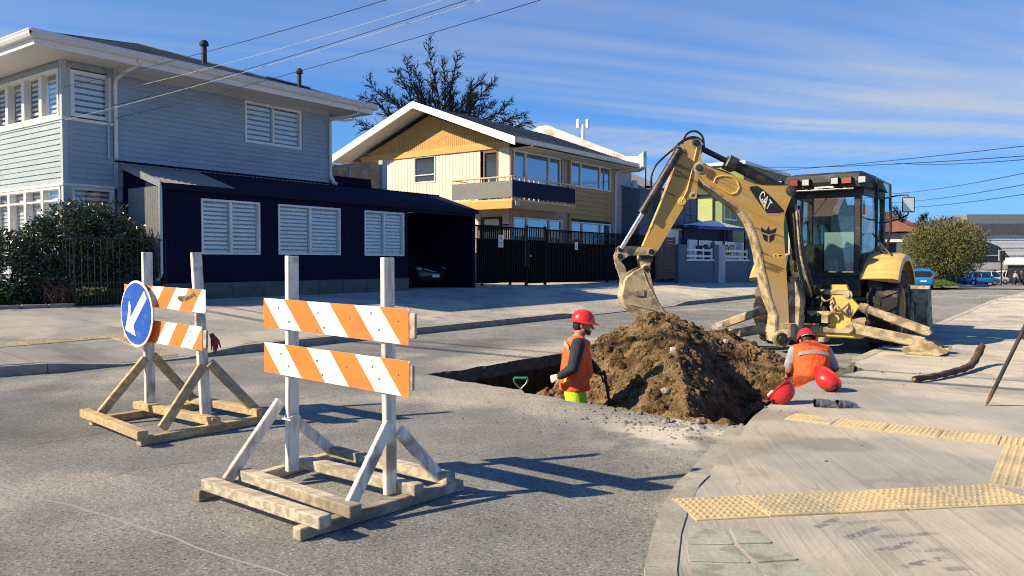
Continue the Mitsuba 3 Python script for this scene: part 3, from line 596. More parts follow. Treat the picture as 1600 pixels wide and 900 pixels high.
part(roof, 'shingle_rows', course((ex0, ey0, ez), (ex1, ey0, ez), (cx, cy, rz_), 26, .02), 'shingle_green', kind='stuff')
part(roof, 'hip_cap', MB().beam((ex1, ey0, ez + .015), (cx, cy, rz_ + .015), .16, .03), 'shingle_dark'); part(roof, 'hip_cap', MB().beam((ex0, ey0, ez + .015), (cx, cy, rz_ + .015), .16, .03), 'shingle_dark')
mat('lead', (.34, .35, .37), .35, .7)
part(roof, 'flashing_patch', MB().beam((15.2, 20.25, 7.14), (16.3, 19.52, 6.90), .3, .03), 'lead')
part(roof, 'soffit', MB().box(ex0 + .14, ex1 - .14, ey0 + .14, ey1, 6.20, 6.215), 'soffit')
mb = MB()
for p, q in (((ex0 + .10, ey0 + .1, 6.27), (ex1 - .1, ey0 + .1, 6.27)), ((ex0 + .1, ey0 + .1, 6.271), (ex0 + .1, ey1, 6.271)), ((ex1 - .1, ey0 + .1, 6.269), (ex1 - .1, ey1, 6.269))): mb.beam(p, q, .035, .17)
part(roof, 'fascia', mb, 'white_trim')
def gutter(p, q, r=.075):
    p, q = np.asarray(p, float), np.asarray(q, float); d = nrm(q - p); s = np.cross(d, [0, 0, 1]); mb = MB(); prof = [(-1, 1.05), (-1, -.5), (-.75, -1), (.6, -1), (1.05, -.2), (1.0, .35), (1.25, .8), (1.1, 1.1)]
    pts = [s * (a * r) + np.array([0, 0, b * r]) for a, b in prof]; m = len(pts); v = [x + c for x in (p, q) for c in pts]
    f = [[j, j + 1, m + j + 1] for j in range(m - 1)] + [[j, m + j + 1, m + j] for j in range(m - 1)]; return mb.add(v, f)
mat('gutter_paint', vary((.62, .62, .60), .25, 2.5), .5, two=True)
part(roof, 'gutter', gutter((ex0 - .02, ey0 + .02, 6.40), (ex1 + .02, ey0 + .02, 6.40)), 'gutter_paint'); part(roof, 'gutter', gutter((ex0 + .02, ey1, 6.40), (ex0 + .02, ey0 - .02, 6.40)), 'gutter_paint')
part(roof, 'gutter', gutter((ex1 - .02, ey0 - .02, 6.40), (ex1 - .02, ey1, 6.40)), 'gutter_paint')
for x, y, zb, h, r in ((13.35, 20.6, 7.15, .62, .075), (15.62, 19.2, 6.7, .52, .06)):
    V = part(roof, 'vent_pipe', MB().cyl((x, y, zb), (x, y, zb + h), r, 12), 'black_metal', 40)
    part(V, 'cap', MB().lathe([(0, .16), (r * 1.2, .14), (r * 1.75, .07), (r * 1.75, .0), (r, -.02)], (x, y, zb + h - .03), (0, 0, 1), 14), 'black_metal')
def pipe(par, pts, r, m, name='downpipe'): return part(par, name, MB().tube(pts, r, 10), m, 50)
pipe(H, [(10.12, 18.26, 6.36), (10.12, 18.26, 6.22), (10.0, 18.75, 6.06), (9.98, 19.08, 5.94), (9.98, 19.12, 5.8), (9.98, 19.12, 4.05)], .045, 'white_trim')
pipe(H, [(9.80, 19.13, 6.2), (9.80, 19.13, 4.0)], .022, 'zinc')
pipe(H, [(17.2, 18.28, 6.34), (17.2, 18.28, 6.16), (17.1, 18.6, 6.07), (16.76, 19.1, 5.99), (16.74, 19.12, 5.85), (16.74, 19.12, 4.15), (16.76, 19.0, 4.0), (16.8, 18.9, 3.95)], .05, 'gutter_paint')
pipe(H, [(17.78, 19.2, 6.32), (17.78, 19.2, 6.12), (17.5, 19.3, 6.06), (16.75, 19.3, 6.04)], .035, 'white_trim')

# navy annex with garage
A = thing('annex', 'low dark navy building with three white-framed windows and an open garage', 'building')
ax0, ax1, ay, gz0 = 10.17, 21.98, 17.5, .55
win = [(11.20, 1.70, 1.70, 1.37, .84), (13.48, 1.71, 2.19, 1.36, 1.10), (16.62, 1.70, 1.70, 1.37, .84)]
def annex_top(y): return 3.32 + (y - 17.5) * .33
wal = []; xs = [ax0]; mb = MB()
for wx, wz, ww, wh, c in win: xs += [wx, wx + ww]
xs += [18.5]
for i in range(0, len(xs) - 1):
    a, b = xs[i], xs[i + 1]
    if i % 2 == 0: mb.box(a, b, ay, ay + .15, .3, 3.30)
    else: mb.box(a, b, ay, ay + .15, .3, 1.70); mb.box(a, b, ay, ay + .15, 3.075, 3.30)
mb.prism([(17.65, .3), (19.2, .3), (19.2, 3.84), (17.65, 3.33)], (ax0, 0, 0), (0, 1, 0), (0, 0, 1), 0, .12)
mb.box(18.5, 18.66, 17.66, 23.5, .3, 3.5); mb.box(21.82, ax1, 17.5, 23.5, .3, 3.36); mb.box(18.66, 21.82, 23.3, 23.5, .3, 3.5); mb.box(18.5, 21.82, ay, ay + .12, 3.12, 3.30)
mb.box(16.74, ax1, 19.2, 19.3, 3.3, 3.95); mb.box(16.74, ax1, 23.3, 23.42, 3.5, 4.35)
aw = part(A, 'wall', mb, 'navy')
x = ax0
part(aw, 'cladding_seams', (lambda m: [m.box(q - .006, q + .006, ay - .005, ay + .002, 1.0, 3.28) for q in np.arange(10.25, 18.5, .28) if not any(w[0] - .06 < q < w[0] + w[2] + .06 for w in win)] and m)(MB()), 'navy', kind='stuff')
part(A, 'plinth', MB().box(ax0 - .03, 18.52, ay - .04, ay + .0, .3, 1.0, .01), 'stone_base')
for i in range(9): part(A, 'plinth_stone', MB().box(ax0 + .05 + i * .92, ax0 + .93 + i * .92 + RNG.uniform(-.1, .0), ay - .06, ay - .03, .45, .98 - RNG.uniform(0, .04), .012), 'stone_base')
for wx, wz, ww, wh, c in win: window(A, (wx, ay, wz), (1, 0, 0), ww, wh, [c], fw=.05, depth=.10, pitch=.105, gap=.042, out=.03)
def corr(x0, x1, y0, z0, y1, z1, amp, pitch, thick=.01):
    n = int((x1 - x0) / pitch * 6); xx = np.linspace(x0, x1, n); dz = amp * np.sin(xx / pitch * 2 * np.pi); L = math.hypot(y1 - y0, z1 - z0); ny, nz = -(z1 - z0) / L, (y1 - y0) / L; v = []
    for t in (0, 1): v += [[x, y0 + (y1 - y0) * t + ny * d, z0 + (z1 - z0) * t + nz * d] for x, d in zip(xx, dz)]
    f = [[i, i + 1, n + i + 1] for i in range(n - 1)] + [[i, n + i + 1, n + i] for i in range(n - 1)]; return np.array(v), np.array(f)
mat('annex_sheet', vary((.30, .31, .31), .3, 2), .45, .35, two=True)
mat('navy_sheet', vary((.006, .010, .036), .4), .7, spec=.2, two=True)
ar = part(A, 'roof', corr(ax0 - .08, 12.2, 17.42, 3.36, 19.18, 3.92, .012, .12), 'annex_sheet', label='bare grey corrugated sheet at the corner of the roof')
part(A, 'roof', corr(12.2, ax1 + .05, 17.42, 3.36, 19.2, 3.93, .012, .15), 'navy_sheet'); part(A, 'roof', corr(16.74, ax1 + .05, 19.2, 3.97, 23.4, 3.80, .012, .15), 'navy_sheet')
part(A, 'barge_board', MB().prism([(17.38, 3.24), (19.15, 3.80), (19.15, 3.97), (17.38, 3.41)], (ax0 - .09, 0, 0), (0, 1, 0), (0, 0, 1), 0, .03), 'zinc')
part(A, 'fascia', MB().box(ax0 - .05, ax1 + .06, 17.40, 17.46, 3.22, 3.37), 'navy_roof')
mat('grey_sheet', vary((.165, .18, .175), .4, 2), .5, two=True)
v_, f_ = corr(17.56, 18.95, 0, .55, 0, 3.3, .008, .075)
part(A, 'side_sheet', (np.c_[v_[:, 1] * 0 + ax0 - .012 + v_[:, 1] * 1.0, v_[:, 0], np.minimum(v_[:, 2], 3.26 + (v_[:, 0] - 17.4) * .32)], f_), 'grey_sheet', label='bare grey corrugated side panel')
pipe(A, [(10.12, 17.44, 3.3), (10.12, 17.44, 1.25), (10.05, 17.42, 1.12), (9.92, 17.36, 1.05)], .045, 'zinc')
mb = MB(); mb.box(18.6, 21.85, 17.66, 23.4, .54, .56)
part(A, 'garage_floor', mb, 'kerb_concrete')
pipe(A, [(17.5, 19.9, 3.85), (17.5, 19.9, 4.15), (17.42, 19.88, 4.27), (17.25, 19.85, 4.3), (17.1, 19.85, 4.27), (17.02, 19.85, 4.1), (17.02, 19.85, 3.9)], .09, 'zinc', 'vent_pipe')
part(A, 'parapet', MB().box(16.9, 19.9, 20.6, 20.75, 3.8, 4.45), 'navy'); mb = MB()
for x in (17.0, 18.0, 19.0, 19.75): mb.cyl((x, 20.7, 4.45), (x, 20.7, 4.82), .02, 8)
mb.cyl((16.9, 20.7, 4.82), (19.85, 20.7, 4.82), .022, 8); part(A, 'railing', mb, 'zinc')
part(A, 'pillar', MB().box(19.78, 20.02, 19.9, 20.1, 3.7, 5.08, .01), 'trim_blue')
# small dark car nose in the garage
# ------------------------------------------------------------------ beige gabled house, fence, neighbours
def patchy(p, n, uv):
    c = mi.Color3f(.70, .64, .54) * (.86 + .28 * fbm(p.x * .8 + p.y * .8, p.z * .6, 3, 4))
    bare = smoothstep(.66, .69, fbm(p.y * 2.6 + 3, p.z * 1.9, p.x, 4)) * smoothstep(.5, .6, noise(p.y * .7 + .3, p.z * .6 + 1.7, 9))
    return mix(c, (.28, .255, .25), bare)
mat('beige_board', patchy, .75)
mat('pink_board', vary((.40, .30, .25), .25, 1.5), .75)
mat('tan_board', vary((.36, .225, .085), .25), .65)
mat('mustard', vary((.54, .325, .09), .25, 3), .65)
mat('dark_brown', (.035, .018, .012), .7)
mat('balcony_grey', vary((.155, .165, .17), .2), .55)
mat('glass_mirror', (.26, .34, .42), .04, .85)
mat('timber_rail', (.62, .42, .22), .6)
mat('brown_frame', (.13, .075, .04), .6)
mat('parapet_white', lambda p, n, uv: mix((.70, .68, .63), (.34, .32, .28), smoothstep(.42, .7, fbm(p.x * 3, p.y * 1.4, p.z * 2.2, 4))), .85)
mat('grey_render', vary((.40, .41, .42), .2), .8)
G = thing('house', 'beige two storey house with a broad white-edged gable and a wraparound balcony', 'house')
bx, by, bx2, by2 = 28.2, 20.5, 37.6, 29.8
def gz_roof(y): return 8.62 - .366 * abs(y - 25.2)
core = MB()
core.prism([(by + .2, .3), (by2, .3), (by2, 6.75), (25.2, 8.45), (by + .2, 6.75)], (bx + .18, 0, 0), (0, 1, 0), (0, 0, 1), 0, .12)
core.box(bx + .2, bx2, by + .18, by + .30, .3, 6.85); core.box(bx2 - .15, bx2, by + .2, by2, .3, 6.5); core.box(bx + .1, bx2, by2 - .2, by2, .3, 6.5)
gw = part(G, 'wall', core, 'dark_brown')
def vboards(par, fixed, y0, y1, z0, ztop, pitch, holes, m, th=.03, axis='x', bat=True):
    y = y0
    while y < y1 - .02:
        ye = min(y + pitch, y1); zt = ztop((y + ye) / 2); segs = [(z0, zt)]
        for h in holes:
            if h[0] < ye - .03 and h[1] > y + .03: segs = [s for q in segs for s in ((q[0], min(q[1], h[2])), (max(q[0], h[3]), q[1])) if s[1] - s[0] > .03]
        for s in segs:
            d = fixed - th + RNG.normal(0, .002)
            if axis == 'x': part(par, 'board', MB().box(d, fixed + .02, y + .008, ye - .008, s[0], s[1], .004), m)
            else: part(par, 'board', MB().box(y + .008, ye - .008, d, fixed + .02, s[0], s[1], .004), m)
        y += pitch
gh = [(24.83, 26.24, 5.30, 6.60), (21.10, 22.0, 4.25, 6.52), (21.0, 22.1, .6, 3.55)]
vboards(gw, bx, by, by2, 3.2, lambda y: 6.58, .205, gh, 'beige_board')
vboards(gw, bx, by, by2, .6, lambda y: 3.16, .205, gh, 'pink_board')
part(G, 'gable_beam', MB().box(bx - .10, bx + .0, by - .0, by2, 6.56, 6.86, .01), 'mustard')
y = by + .04; gs = numbered(G + '__gable'); put(gs, MB().box(bx - .03, bx + .02, by + .2, by2 - .2, 6.84, 6.87), 'mustard')
while y < by2:
    zt = gz_roof(y + .05) - .16
    if zt > 6.95: part(gs, 'slat', MB().box(bx - .055, bx + .02, y, y + .095, 6.86, zt), 'mustard')
    y += .125
window(G, (bx, 26.22, 5.30), (0, -1, 0), 1.38, 1.28, [], 'white_trim', .07, .08, blind=None, rows=[.38], pane='glass_mirror', out=.05)
window(G, (bx, 21.98, 4.25), (0, -1, 0), .86, 2.26, [], 'brown_frame', .10, .08, blind=None, pane='glass_mirror', out=.04, label='brown framed balcony door with a single pane')
window(G, (bx, 22.08, 1.2), (0, -1, 0), 1.06, 2.32, [], 'brown_frame', .07, .08, blind=None, pane='glass_mirror', out=.04)
vboards(gw, by + .06, bx, 33.1, .6, lambda y: 6.55, .24, [(28.42, 32.36, 5.0, 6.52), (28.4, 32.5, 1.2, 3.56)], 'pink_board', axis='y')
z = .6
while z < 6.6:
    ze = min(z + .235, 6.62)
    for a, b in ((33.12, 37.6),):
        sg = [(a, b)]
        for h in ((33.2, 37.3, 5.27, 6.52), (33.25, 37.3, 1.2, 3.54)):
            if h[2] < ze - .03 and h[3] > z + .03: sg = [(a, h[0]), (h[1], b)]
        for s in sg: part(gw, 'board', MB().box(s[0], s[1], by - .055 + RNG.normal(0, .0015), by + .1, z + .006, ze - .003, .005), 'tan_board')
    z += .235
part(gw, 'corner_board', MB().box(33.05, 33.13, by - .07, by + .05, .6, 6.6), 'tan_board'); part(gw, 'corner_board', MB().box(bx - .04, bx + .05, by - .05, by + .02, .6, 6.6), 'pink_board')
window(G, (28.45, by, 4.98), (1, 0, 0), 3.88, 1.53, [.96, 2.86], 'white_trim', .065, .08, mull=.10, blind=None, pane='glass_mirror', out=.05)
window(G, (33.22, by - .03, 5.27), (1, 0, 0), 4.06, 1.25, [.98, 2.92], 'white_trim', .065, .08, mull=.10, blind=None, pane='glass_mirror', out=.05)
window(G, (28.42, by, 1.5), (1, 0, 0), 4.05, 2.04, [1.1, 2.95], 'white_trim', .065, .08, mull=.08, blind=None, pane='glass_mirror', out=.05)
window(G, (33.26, by - .03, 1.5), (1, 0, 0), 4.02, 2.03, [1.1, 2.95], 'white_trim', .065, .08, mull=.08, blind=None, pane='glass_mirror', out=.05)
# roof slab with shingles, white barge boards and soffit
rx0, rx1, ry0, ry1, rz1, rzr = 27.05, 38.35, 19.42, 31.0, 6.74, 8.90
ym = (ry0 + ry1) / 2
rf = part(G, 'roof', MB().prism([(ry0, rz1 - .02), (ym, rzr - .02), (ry1, rz1 - .02), (ry1, rz1 - .12), (ym, rzr - .12), (ry0, rz1 - .12)], (rx0 + .02, 0, 0), (0, 1, 0), (0, 0, 1), 0, rx1 - rx0), 'shingle_dark')
part(rf, 'shingle_rows', course((rx0 + .03, ry0 - .02, rz1), (rx1, ry0 - .02, rz1), (0, ym, rzr), 1, .01) if False else (lambda mb: [mb.add([[rx0 + .03, ry0 + (ym - ry0) * t, rz1 + (rzr - rz1) * t + .022], [rx1, ry0 + (ym - ry0) * t, rz1 + (rzr - rz1) * t + .022], [rx1, ry0 + (ym - ry0) * (t + 1 / 30), rz1 + (rzr - rz1) * (t + 1 / 30) + .004], [rx0 + .03, ry0 + (ym - ry0) * (t + 1 / 30), rz1 + (rzr - rz1) * (t + 1 / 30) + .004], [rx0 + .03, ry0 + (ym - ry0) * t, rz1 + (rzr - rz1) * t], [rx1, ry0 + (ym - ry0) * t, rz1 + (rzr - rz1) * t]], [[0, 1, 2], [0, 2, 3], [4, 5, 1], [4, 1, 0]]) for t in np.arange(0, 1, 1 / 30)] and mb)(MB()), 'shingle_dark', kind='stuff')
mat('barge_white', (.80, .79, .76), .55)
part(rf, 'barge_board', MB().prism([(ry0 - .04, rz1 + .05), (ym, rzr + .06), (ry1 + .04, rz1 + .05), (ry1 + .04, rz1 - .30), (ym, rzr - .26), (ry0 - .04, rz1 - .30)], (rx0, 0, 0), (0, 1, 0), (0, 0, 1), -.05, .0), 'barge_white')
part(rf, 'soffit', MB().prism([(ry0 + .05, rz1 - .14), (ym, rzr - .14), (ry1 - .05, rz1 - .14), (ry1 - .05, rz1 - .17), (ym, rzr - .17), (ry0 + .05, rz1 - .17)], (rx0 + .01, 0, 0), (0, 1, 0), (0, 0, 1), 0, bx - rx0), 'soffit')
part(rf, 'soffit', MB().box(bx, rx1, ry0 + .02, by + .1, 6.52, 6.54), 'soffit')
part(rf, 'gutter', gutter((rx0 - .02, ry0 - .03, rz1 - .05), (rx1 + .02, ry0 - .03, rz1 - .05), .09), 'gutter_paint')
for x in (29.5, 31.2): pass
# balcony
B = numbered(G + '__balcony'); labels[B] = {'label': 'wraparound balcony with a grey panel on one side and a navy panel on the other'}
c0, c1, cyb, cye = 27.15, 32.3, 19.62, 22.95
put(B, MB().box(c0, bx, cyb, cye, 4.13, 4.22).box(bx, c1, cyb, by, 4.13, 4.22), 'timber_rail')
part(B, 'beam', MB().box(c0 - .03, c0 + .05, cyb, cye, 3.80, 4.15, .008), 'mustard'); part(B, 'beam', MB().box(c0 + .06, c1, cyb - .03, cyb + .05, 3.81, 4.14, .008), 'tan_board')
part(B, 'panel', MB().box(c0 - .01, c0 + .01, cyb + .05, cye, 4.28, 4.99), 'balcony_grey'); part(B, 'panel', MB().box(c0 + .05, c1, cyb - .01, cyb + .01, 4.30, 5.0), 'navy_sheet')
part(B, 'handrail', MB().box(c0 - .03, c0 + .06, cyb, cye, 5.13, 5.19, .01), 'timber_rail'); part(B, 'handrail', MB().box(c0 + .06, c1, cyb - .03, cyb + .06, 5.13, 5.19, .01), 'timber_rail'); part(B, 'handrail', MB().box(c0 + .06, bx, cye - .06, cye, 5.13, 5.19, .01), 'timber_rail')
for i in range(9):
    y = cyb + .04 + (cye - cyb - .08) * i / 8; part(B, 'post', MB().box(c0 + .015, c0 + .045, y - .015, y + .015, 4.2, 5.14), 'white_trim')
for i in range(14):
    x = c0 + .2 + (c1 - c0 - .3) * i / 13; part(B, 'post', MB().box(x - .015, x + .015, cyb + .02, cyb + .05, 4.2, 5.14), 'white_trim')
part(B, 'end_post', MB().box(c1 - .05, c1 + .0, cyb - .03, cyb + .03, 4.1, 5.25), 'pink_board')
part(G, 'wall_lamp', MB().box(c0 + .1, c0 + .42, cyb - .12, cyb - .035, 3.92, 4.12, .01), 'grey_render')
# right part: grey strip with white trims and the white fire wall
part(G, 'side_wall', MB().box(37.62, 39.7, by - .02, by + .2, .4, 6.5), 'grey_render')
pipe(G, [(39.95, by - .1, 6.1), (39.95, by - .1, .7)], .16, 'white_trim'); pipe(G, [(37.75, by - .08, 6.3), (37.75, by - .08, .7)], .05, 'white_trim'); pipe(G, [(38.3, 19.3, 6.55), (38.0, 20.2, 6.40), (37.75, by - .1, 6.32)], .05, 'white_trim')
part(G, 'fire_wall', MB().prism([(19.12, 6.55), (19.5, 6.4), (30.6, 6.4), (30.6, 7.4), (25.9, 9.46), (25.3, 9.45), (20.2, 7.28), (19.45, 7.22), (19.12, 7.44)], (38.45, 0, 0), (0, 1, 0), (0, 0, 1), 0, .32), 'parapet_white')
part(G, 'lean_to', MB().prism([(23.6, 3.35), (27.9, 4.75), (27.9, 4.62), (23.6, 3.22)], (23.4, 0, 0), (0, 1, 0), (0, 0, 1), 0, 4.75), 'shingle_dark', label='low grey shingled lean-to roof against the gable wall')
for px, x, y, zt in ((0, 51.2, 33.2, 11.35), (1, 52.1, 31.0, 12.25)):
    a = thing('antenna', ['white rooftop antenna with two upright bars, left and partly behind the ridge', 'white rooftop antenna with two upright bars on a tall mast behind the white parapet'][px], 'antenna', 'roof antennas')
    part(a, 'mast', MB().cyl((x, y, 7.5), (x, y, zt - .25), .11, 10), 'white_plain')
    rr_ = np.array([.586, -.81, 0]); c = np.array([x, y, zt - .3])
    part(a, 'crossbar', MB().beam(c - rr_ * .36, c + rr_ * .36, .12, .13), 'white_plain')
    for s in (-1, 1): part(a, 'panel', MB().box(-.11, .11, -.11, .11, -.35, .35, .03).move(t=c + rr_ * .36 * s + [0, 0, .12]), 'white_plain')
# rough concrete wall behind the annex
def roughwall(p, n, uv): return mix((.13, .115, .085), (.40, .35, .25), fbm(p.x * 3.5 + p.y * 3.5, p.z * 3.5, 0, 4)) * (.6 + .7 * noise(p.x * 22, p.y * 22, p.z * 22))
mat('rough_wall', roughwall, .95)
solo('wall', MB().prism([(19.5, .3), (26.2, .3), (26.2, 6.15), (24.6, 5.98), (23.2, 5.68), (19.5, 5.45)], (0, 26.4, 0), (1, 0, 0), (0, 0, 1), 0, -.3), 'rough_wall', 'rough grey brown concrete wall seen between the blue house and the beige gable', 'wall')

# fence and gates along the property line
mat('fence_navy', vary((.0025, .0025, .006), .4), .65, spec=.12)
def fence(name, label, cat, x0, x1, zt, zb, split):
    F_ = thing(name, label, cat); n = int((x1 - x0) / .115)
    part(F_, 'sheet', MB().box(x0 + .02, x1 - .02, 17.53, 17.535, zb + .04, split), 'fence_navy')
    part(F_, 'rail', MB().box(x0, x1, 17.50, 17.55, zt - .05, zt), 'fence_navy'); part(F_, 'rail', MB().box(x0, x1, 17.50, 17.55, zb, zb + .06), 'fence_navy'); part(F_, 'rail', MB().box(x0, x1, 17.505, 17.545, split - .03, split + .01), 'fence_navy')
    src = None
    for i in range(n):
        x = x0 + (i + .5) * (x1 - x0) / n
        part(F_, 'bar', MB().box(x - .023, x + .023, 17.47, 17.50, zb + .02, zt - .02), 'fence_navy')
    return F_
g1 = fence('gate', 'wide dark navy sliding gate of upright bars beside the garage', 'gate', 22.05, 25.05, 2.84, .74, 2.36)
for x in (22.4, 24.1): part(g1, 'wheel', MB().cyl((x, 17.49, .69), (x, 17.55, .69), .06, 12), 'black_metal')
g2 = fence('gate', 'narrow dark navy pedestrian gate with a steel latch between two posts', 'gate', 25.28, 26.42, 2.90, .68, 2.38)
part(g2, 'latch', MB().box(25.31, 25.40, 17.43, 17.47, 1.72, 1.80, .006), 'steel_grey')
g3 = fence('fence', 'long dark navy fence of upright bars in front of the beige house', 'fence', 26.55, 36.55, 2.84, .68, 2.30)
for x in (25.16, 26.48, 31.6, 33.6): part(g3 if x > 26 else g2, 'post', MB().box(x - .05, x + .05, 17.46, 17.56, .5, 2.95, .006), 'fence_navy')
for i, (x, zc, w, h, lab) in enumerate(((23.44, 2.29, .30, .46, 'white notice on the sliding gate with a letter above a barred ring'), (28.83, 2.2, .24, .34, 'small white notice on the long navy fence'))):
    s = thing('sign', lab, 'sign'); part(s, 'plate', MB().box(x - w / 2, x + w / 2, 17.455, 17.465, zc - h / 2, zc + h / 2), 'white_plain')
    t = meshkit.text_mesh('E', h * .3, .002, True); v = np.array(t.vertices) - [h * .09, 0, 0]
    part(s, 'lettering', (np.c_[x + v[:, 0], 17.454 - v[:, 2], zc + h * .10 + v[:, 1]], t.faces), 'black_plastic')
    an = np.linspace(0, 2 * np.pi, 25); part(s, 'ring', MB().tube([[x + h * .16 * math.cos(t), 17.453, zc - h * .2 + h * .16 * math.sin(t)] for t in an], .012, 5, False), 'black_plastic')
# reddish slat gate and the grey-blue neighbours
mat('red_slat', vary((.10, .042, .03), .5, 4), .7)
g4 = thing('gate', 'reddish brown gate of horizontal wooden slats beside the grey blue house', 'gate')
z = .66
while z < 2.8: part(g4, 'slat', MB().box(36.72, 39.0, 17.50, 17.53, z, z + .135, .004), 'red_slat'); z += .155
for x in (36.68, 37.9, 39.02): part(g4, 'post', MB().box(x - .04, x + .04, 17.53, 17.6, .5, 2.86), 'red_slat')
mat('slate_wall', vary((.085, .115, .155), .3), .7)
N = thing('house', 'flat grey blue building behind the wooden slat gate with a grey sheet roof', 'house')
part(N, 'wall', MB().box(40.2, 45.6, 19.0, 27, .2, 5.58).box(38.6, 40.2, 19.4, 27, .2, 5.5), 'slate_wall')
part(N, 'coping', MB().box(38.5, 45.7, 18.93, 19.05, 5.5, 5.62), 'navy_roof'); part(N, 'roof', corr(38.4, 46.5, 20.2, 5.6, 24.5, 7.6, .02, .2), 'annex_sheet')
for x in np.arange(40.8, 45.4, .92): part(N, 'panel_joint', MB().box(x - .012, x + .012, 18.985, 19.0, .5, 5.45), 'navy_roof')
for z in (2.9, 4.3): part(N, 'panel_joint', MB().box(40.25, 45.55, 18.982, 19.0, z - .01, z + .01), 'navy_roof')
window(N, (42.7, 19.0, .9), (1, 0, 0), 1.5, 2.55, [.75], 'white_trim', .06, .08, blind=None, rows=[.8, 1.6], pane='glass_mirror')
part(N, 'white_panel', MB().box(41.0, 42.6, 18.94, 18.99, 2.5, 3.4), 'white_trim')
pipe(N, [(40.3, 18.9, 5.5), (40.3, 18.9, .6)], .06, 'white_trim'); part(N, 'mast', MB().cyl((38.9, 19.2, 5.5), (38.9, 19.2, 7.5), .035, 8), 'black_metal'); part(N, 'canopy', MB().box(41.9, 43.1, 18.3, 19.0, 3.5, 3.62), 'black_metal')
W_ = thing('wall', 'low grey blue street wall with piers and white timber balustrades', 'wall')
part(W_, 'base', MB().box(39.4, 51.3, 17.5, 17.7, .1, 1.60), 'slate_wall')
for x0, x1, zt in ((39.35, 40.45, 2.47), (44.4, 45.0, 2.5), (50.4, 51.4, 3.0)): part(W_, 'pier', MB().box(x0, x1, 17.46, 17.74, .1, zt, .01), 'slate_wall')
part(W_, 'pier', MB().box(45.02, 46.1, 17.42, 17.78, .1, 2.54, .01), 'grey_render', label='pale pier between the two balustrades')
for x0, x1 in ((40.46, 44.38), (46.12, 50.38)):
    part(W_, 'sill', MB().box(x0, x1, 17.44, 17.76, 1.58, 1.68, .01), 'white_trim')
    for z in (1.86, 2.2): part(W_, 'rail', MB().box(x0, x1, 17.56, 17.62, z - .06, z + .06, .006), 'white_trim')
    for i in range(4): x = x0 + .1 + (x1 - x0 - .2) * i / 3; part(W_, 'baluster', MB().box(x - .06, x + .06, 17.55, 17.63, 1.68, 2.34, .006), 'white_trim')
# mural wall, canopy, green building
mat('mural_yellow', (.80, .50, .02), .6)
M_ = thing('wall', 'white mural wall with yellow lettering and dark painted shapes behind the balustrades', 'wall')
part(M_, 'panel', MB().box(42.7, 52.8, 18.3, 18.42, .5, 2.82), 'white_plain')
rg = np.random.default_rng(8)
t = meshkit.text_mesh('ing', .62, .004, True)
def onwall(t, x, z, d, s=1.0): v = np.array(t.vertices); return np.c_[x + v[:, 0] * s * 1.8 + v[:, 1] * .35, 18.3 - d - v[:, 2], z + v[:, 1] * s], t.faces
for dx, dz in ((-.1, 0), (.1, 0), (0, .07), (0, -.07), (.08, .06), (-.08, -.06)):
    part(M_, 'lettering_outline', onwall(t, 47.5 + dx, 2.07 + dz, .002), 'black_plastic')
part(M_, 'lettering', onwall(t, 47.5, 2.07, .008), 'mural_yellow', label='yellow painted letters ing with a black outline')
for k, (x, z, r) in enumerate(((44.2, 2.25, .42), (45.4, 2.07, .55), (46.3, 2.4, .45), (46.7, 1.95, .38))):
    P = Polygon([(x + r * 1.3 * (1 + .35 * math.sin(3 * a + k)) * math.cos(a), min(2.88, z + r * .8 * (1 + .3 * math.cos(2 * a + k * 2)) * math.sin(a))) for a in np.linspace(0, 2 * np.pi, 30)[:-1]]).buffer(0)
    part(M_, 'painted_shape', MB().prism(P, (0, 18.296 - .001 * k, 0), (1, 0, 0), (0, 0, 1), 0, .002), ['black_plastic', 'red_slat', 'black_plastic', 'sign_orange'][k])
C_ = thing('canopy', 'white pyramid canopy with a blue valance over the mural wall', 'canopy')
mat('canvas', (.62, .62, .60), .7, two=True); mat('valance_blue', (.015, .04, .25), .6, two=True); mat('drape', (.012, .012, .07), .7, two=True)
q = np.array([[43.1, 17.95, 3.6], [51.6, 17.95, 3.74], [51.6, 18.95, 3.8], [43.1, 18.95, 3.7], [46.6, 18.5, 4.1]])
part(C_, 'roof', (q, np.array([[0, 1, 4], [1, 2, 4], [2, 3, 4], [3, 0, 4]])), 'canvas')
part(C_, 'valance', MB().beam((43.1, 17.93, 3.54), (51.6, 17.93, 3.66), .02, .2).beam((43.08, 17.95, 3.54), (43.08, 18.95, 3.6), .02, .2), 'valance_blue')
part(C_, 'drape', MB().box(43.3, 51.2, 18.88, 18.92, .6, 3.6), 'drape')
for x in (43.4, 47.5, 51.2): part(C_, 'pole', MB().cyl((x, 18.05, .5), (x, 18.05, 3.65), .05, 8), 'black_metal')
part(C_, 'drape', MB().box(49.3, 50.1, 18.5, 18.55, .6, 3.6), 'drape')
mat('lime', lambda p, n, uv: mix((.37, .44, .18), (.40, .43, .28), smoothstep(.4, .7, fbm(p.y * 1.2, p.z * 1.2, 0, 4))), .8)
mat('lime_dark', vary((.20, .27, .11), .3), .8); mat('green_trim', (.03, .06, .04), .6)
E_ = thing('building', 'lime green corner building with dark green cornice behind the digger boom', 'building')
part(E_, 'wall', MB().box(49.4, 58, 19.6, 30, .1, 5.9), 'lime'); part(E_, 'wall', MB().box(49.6, 60, 19.0, 19.58, .1, 5.9), 'lime_dark')
window(E_, (49.9, 19.0, 4.3), (1, 0, 0), 2.4, 1.3, [1.2], 'white_trim', .1, .06, blind=None, pane='glass_mirror')
part(E_, 'cornice', MB().box(49.1, 60.2, 18.7, 30, 5.9, 6.55, .02), 'green_trim')
part(E_, 'upper_wall', MB().box(62, 74, 22.0, 25.7, .1, 9.35), 'lime_dark'); part(E_, 'coping', MB().box(61.8, 74, 21.8, 25.9, 9.35, 9.6), 'white_trim')
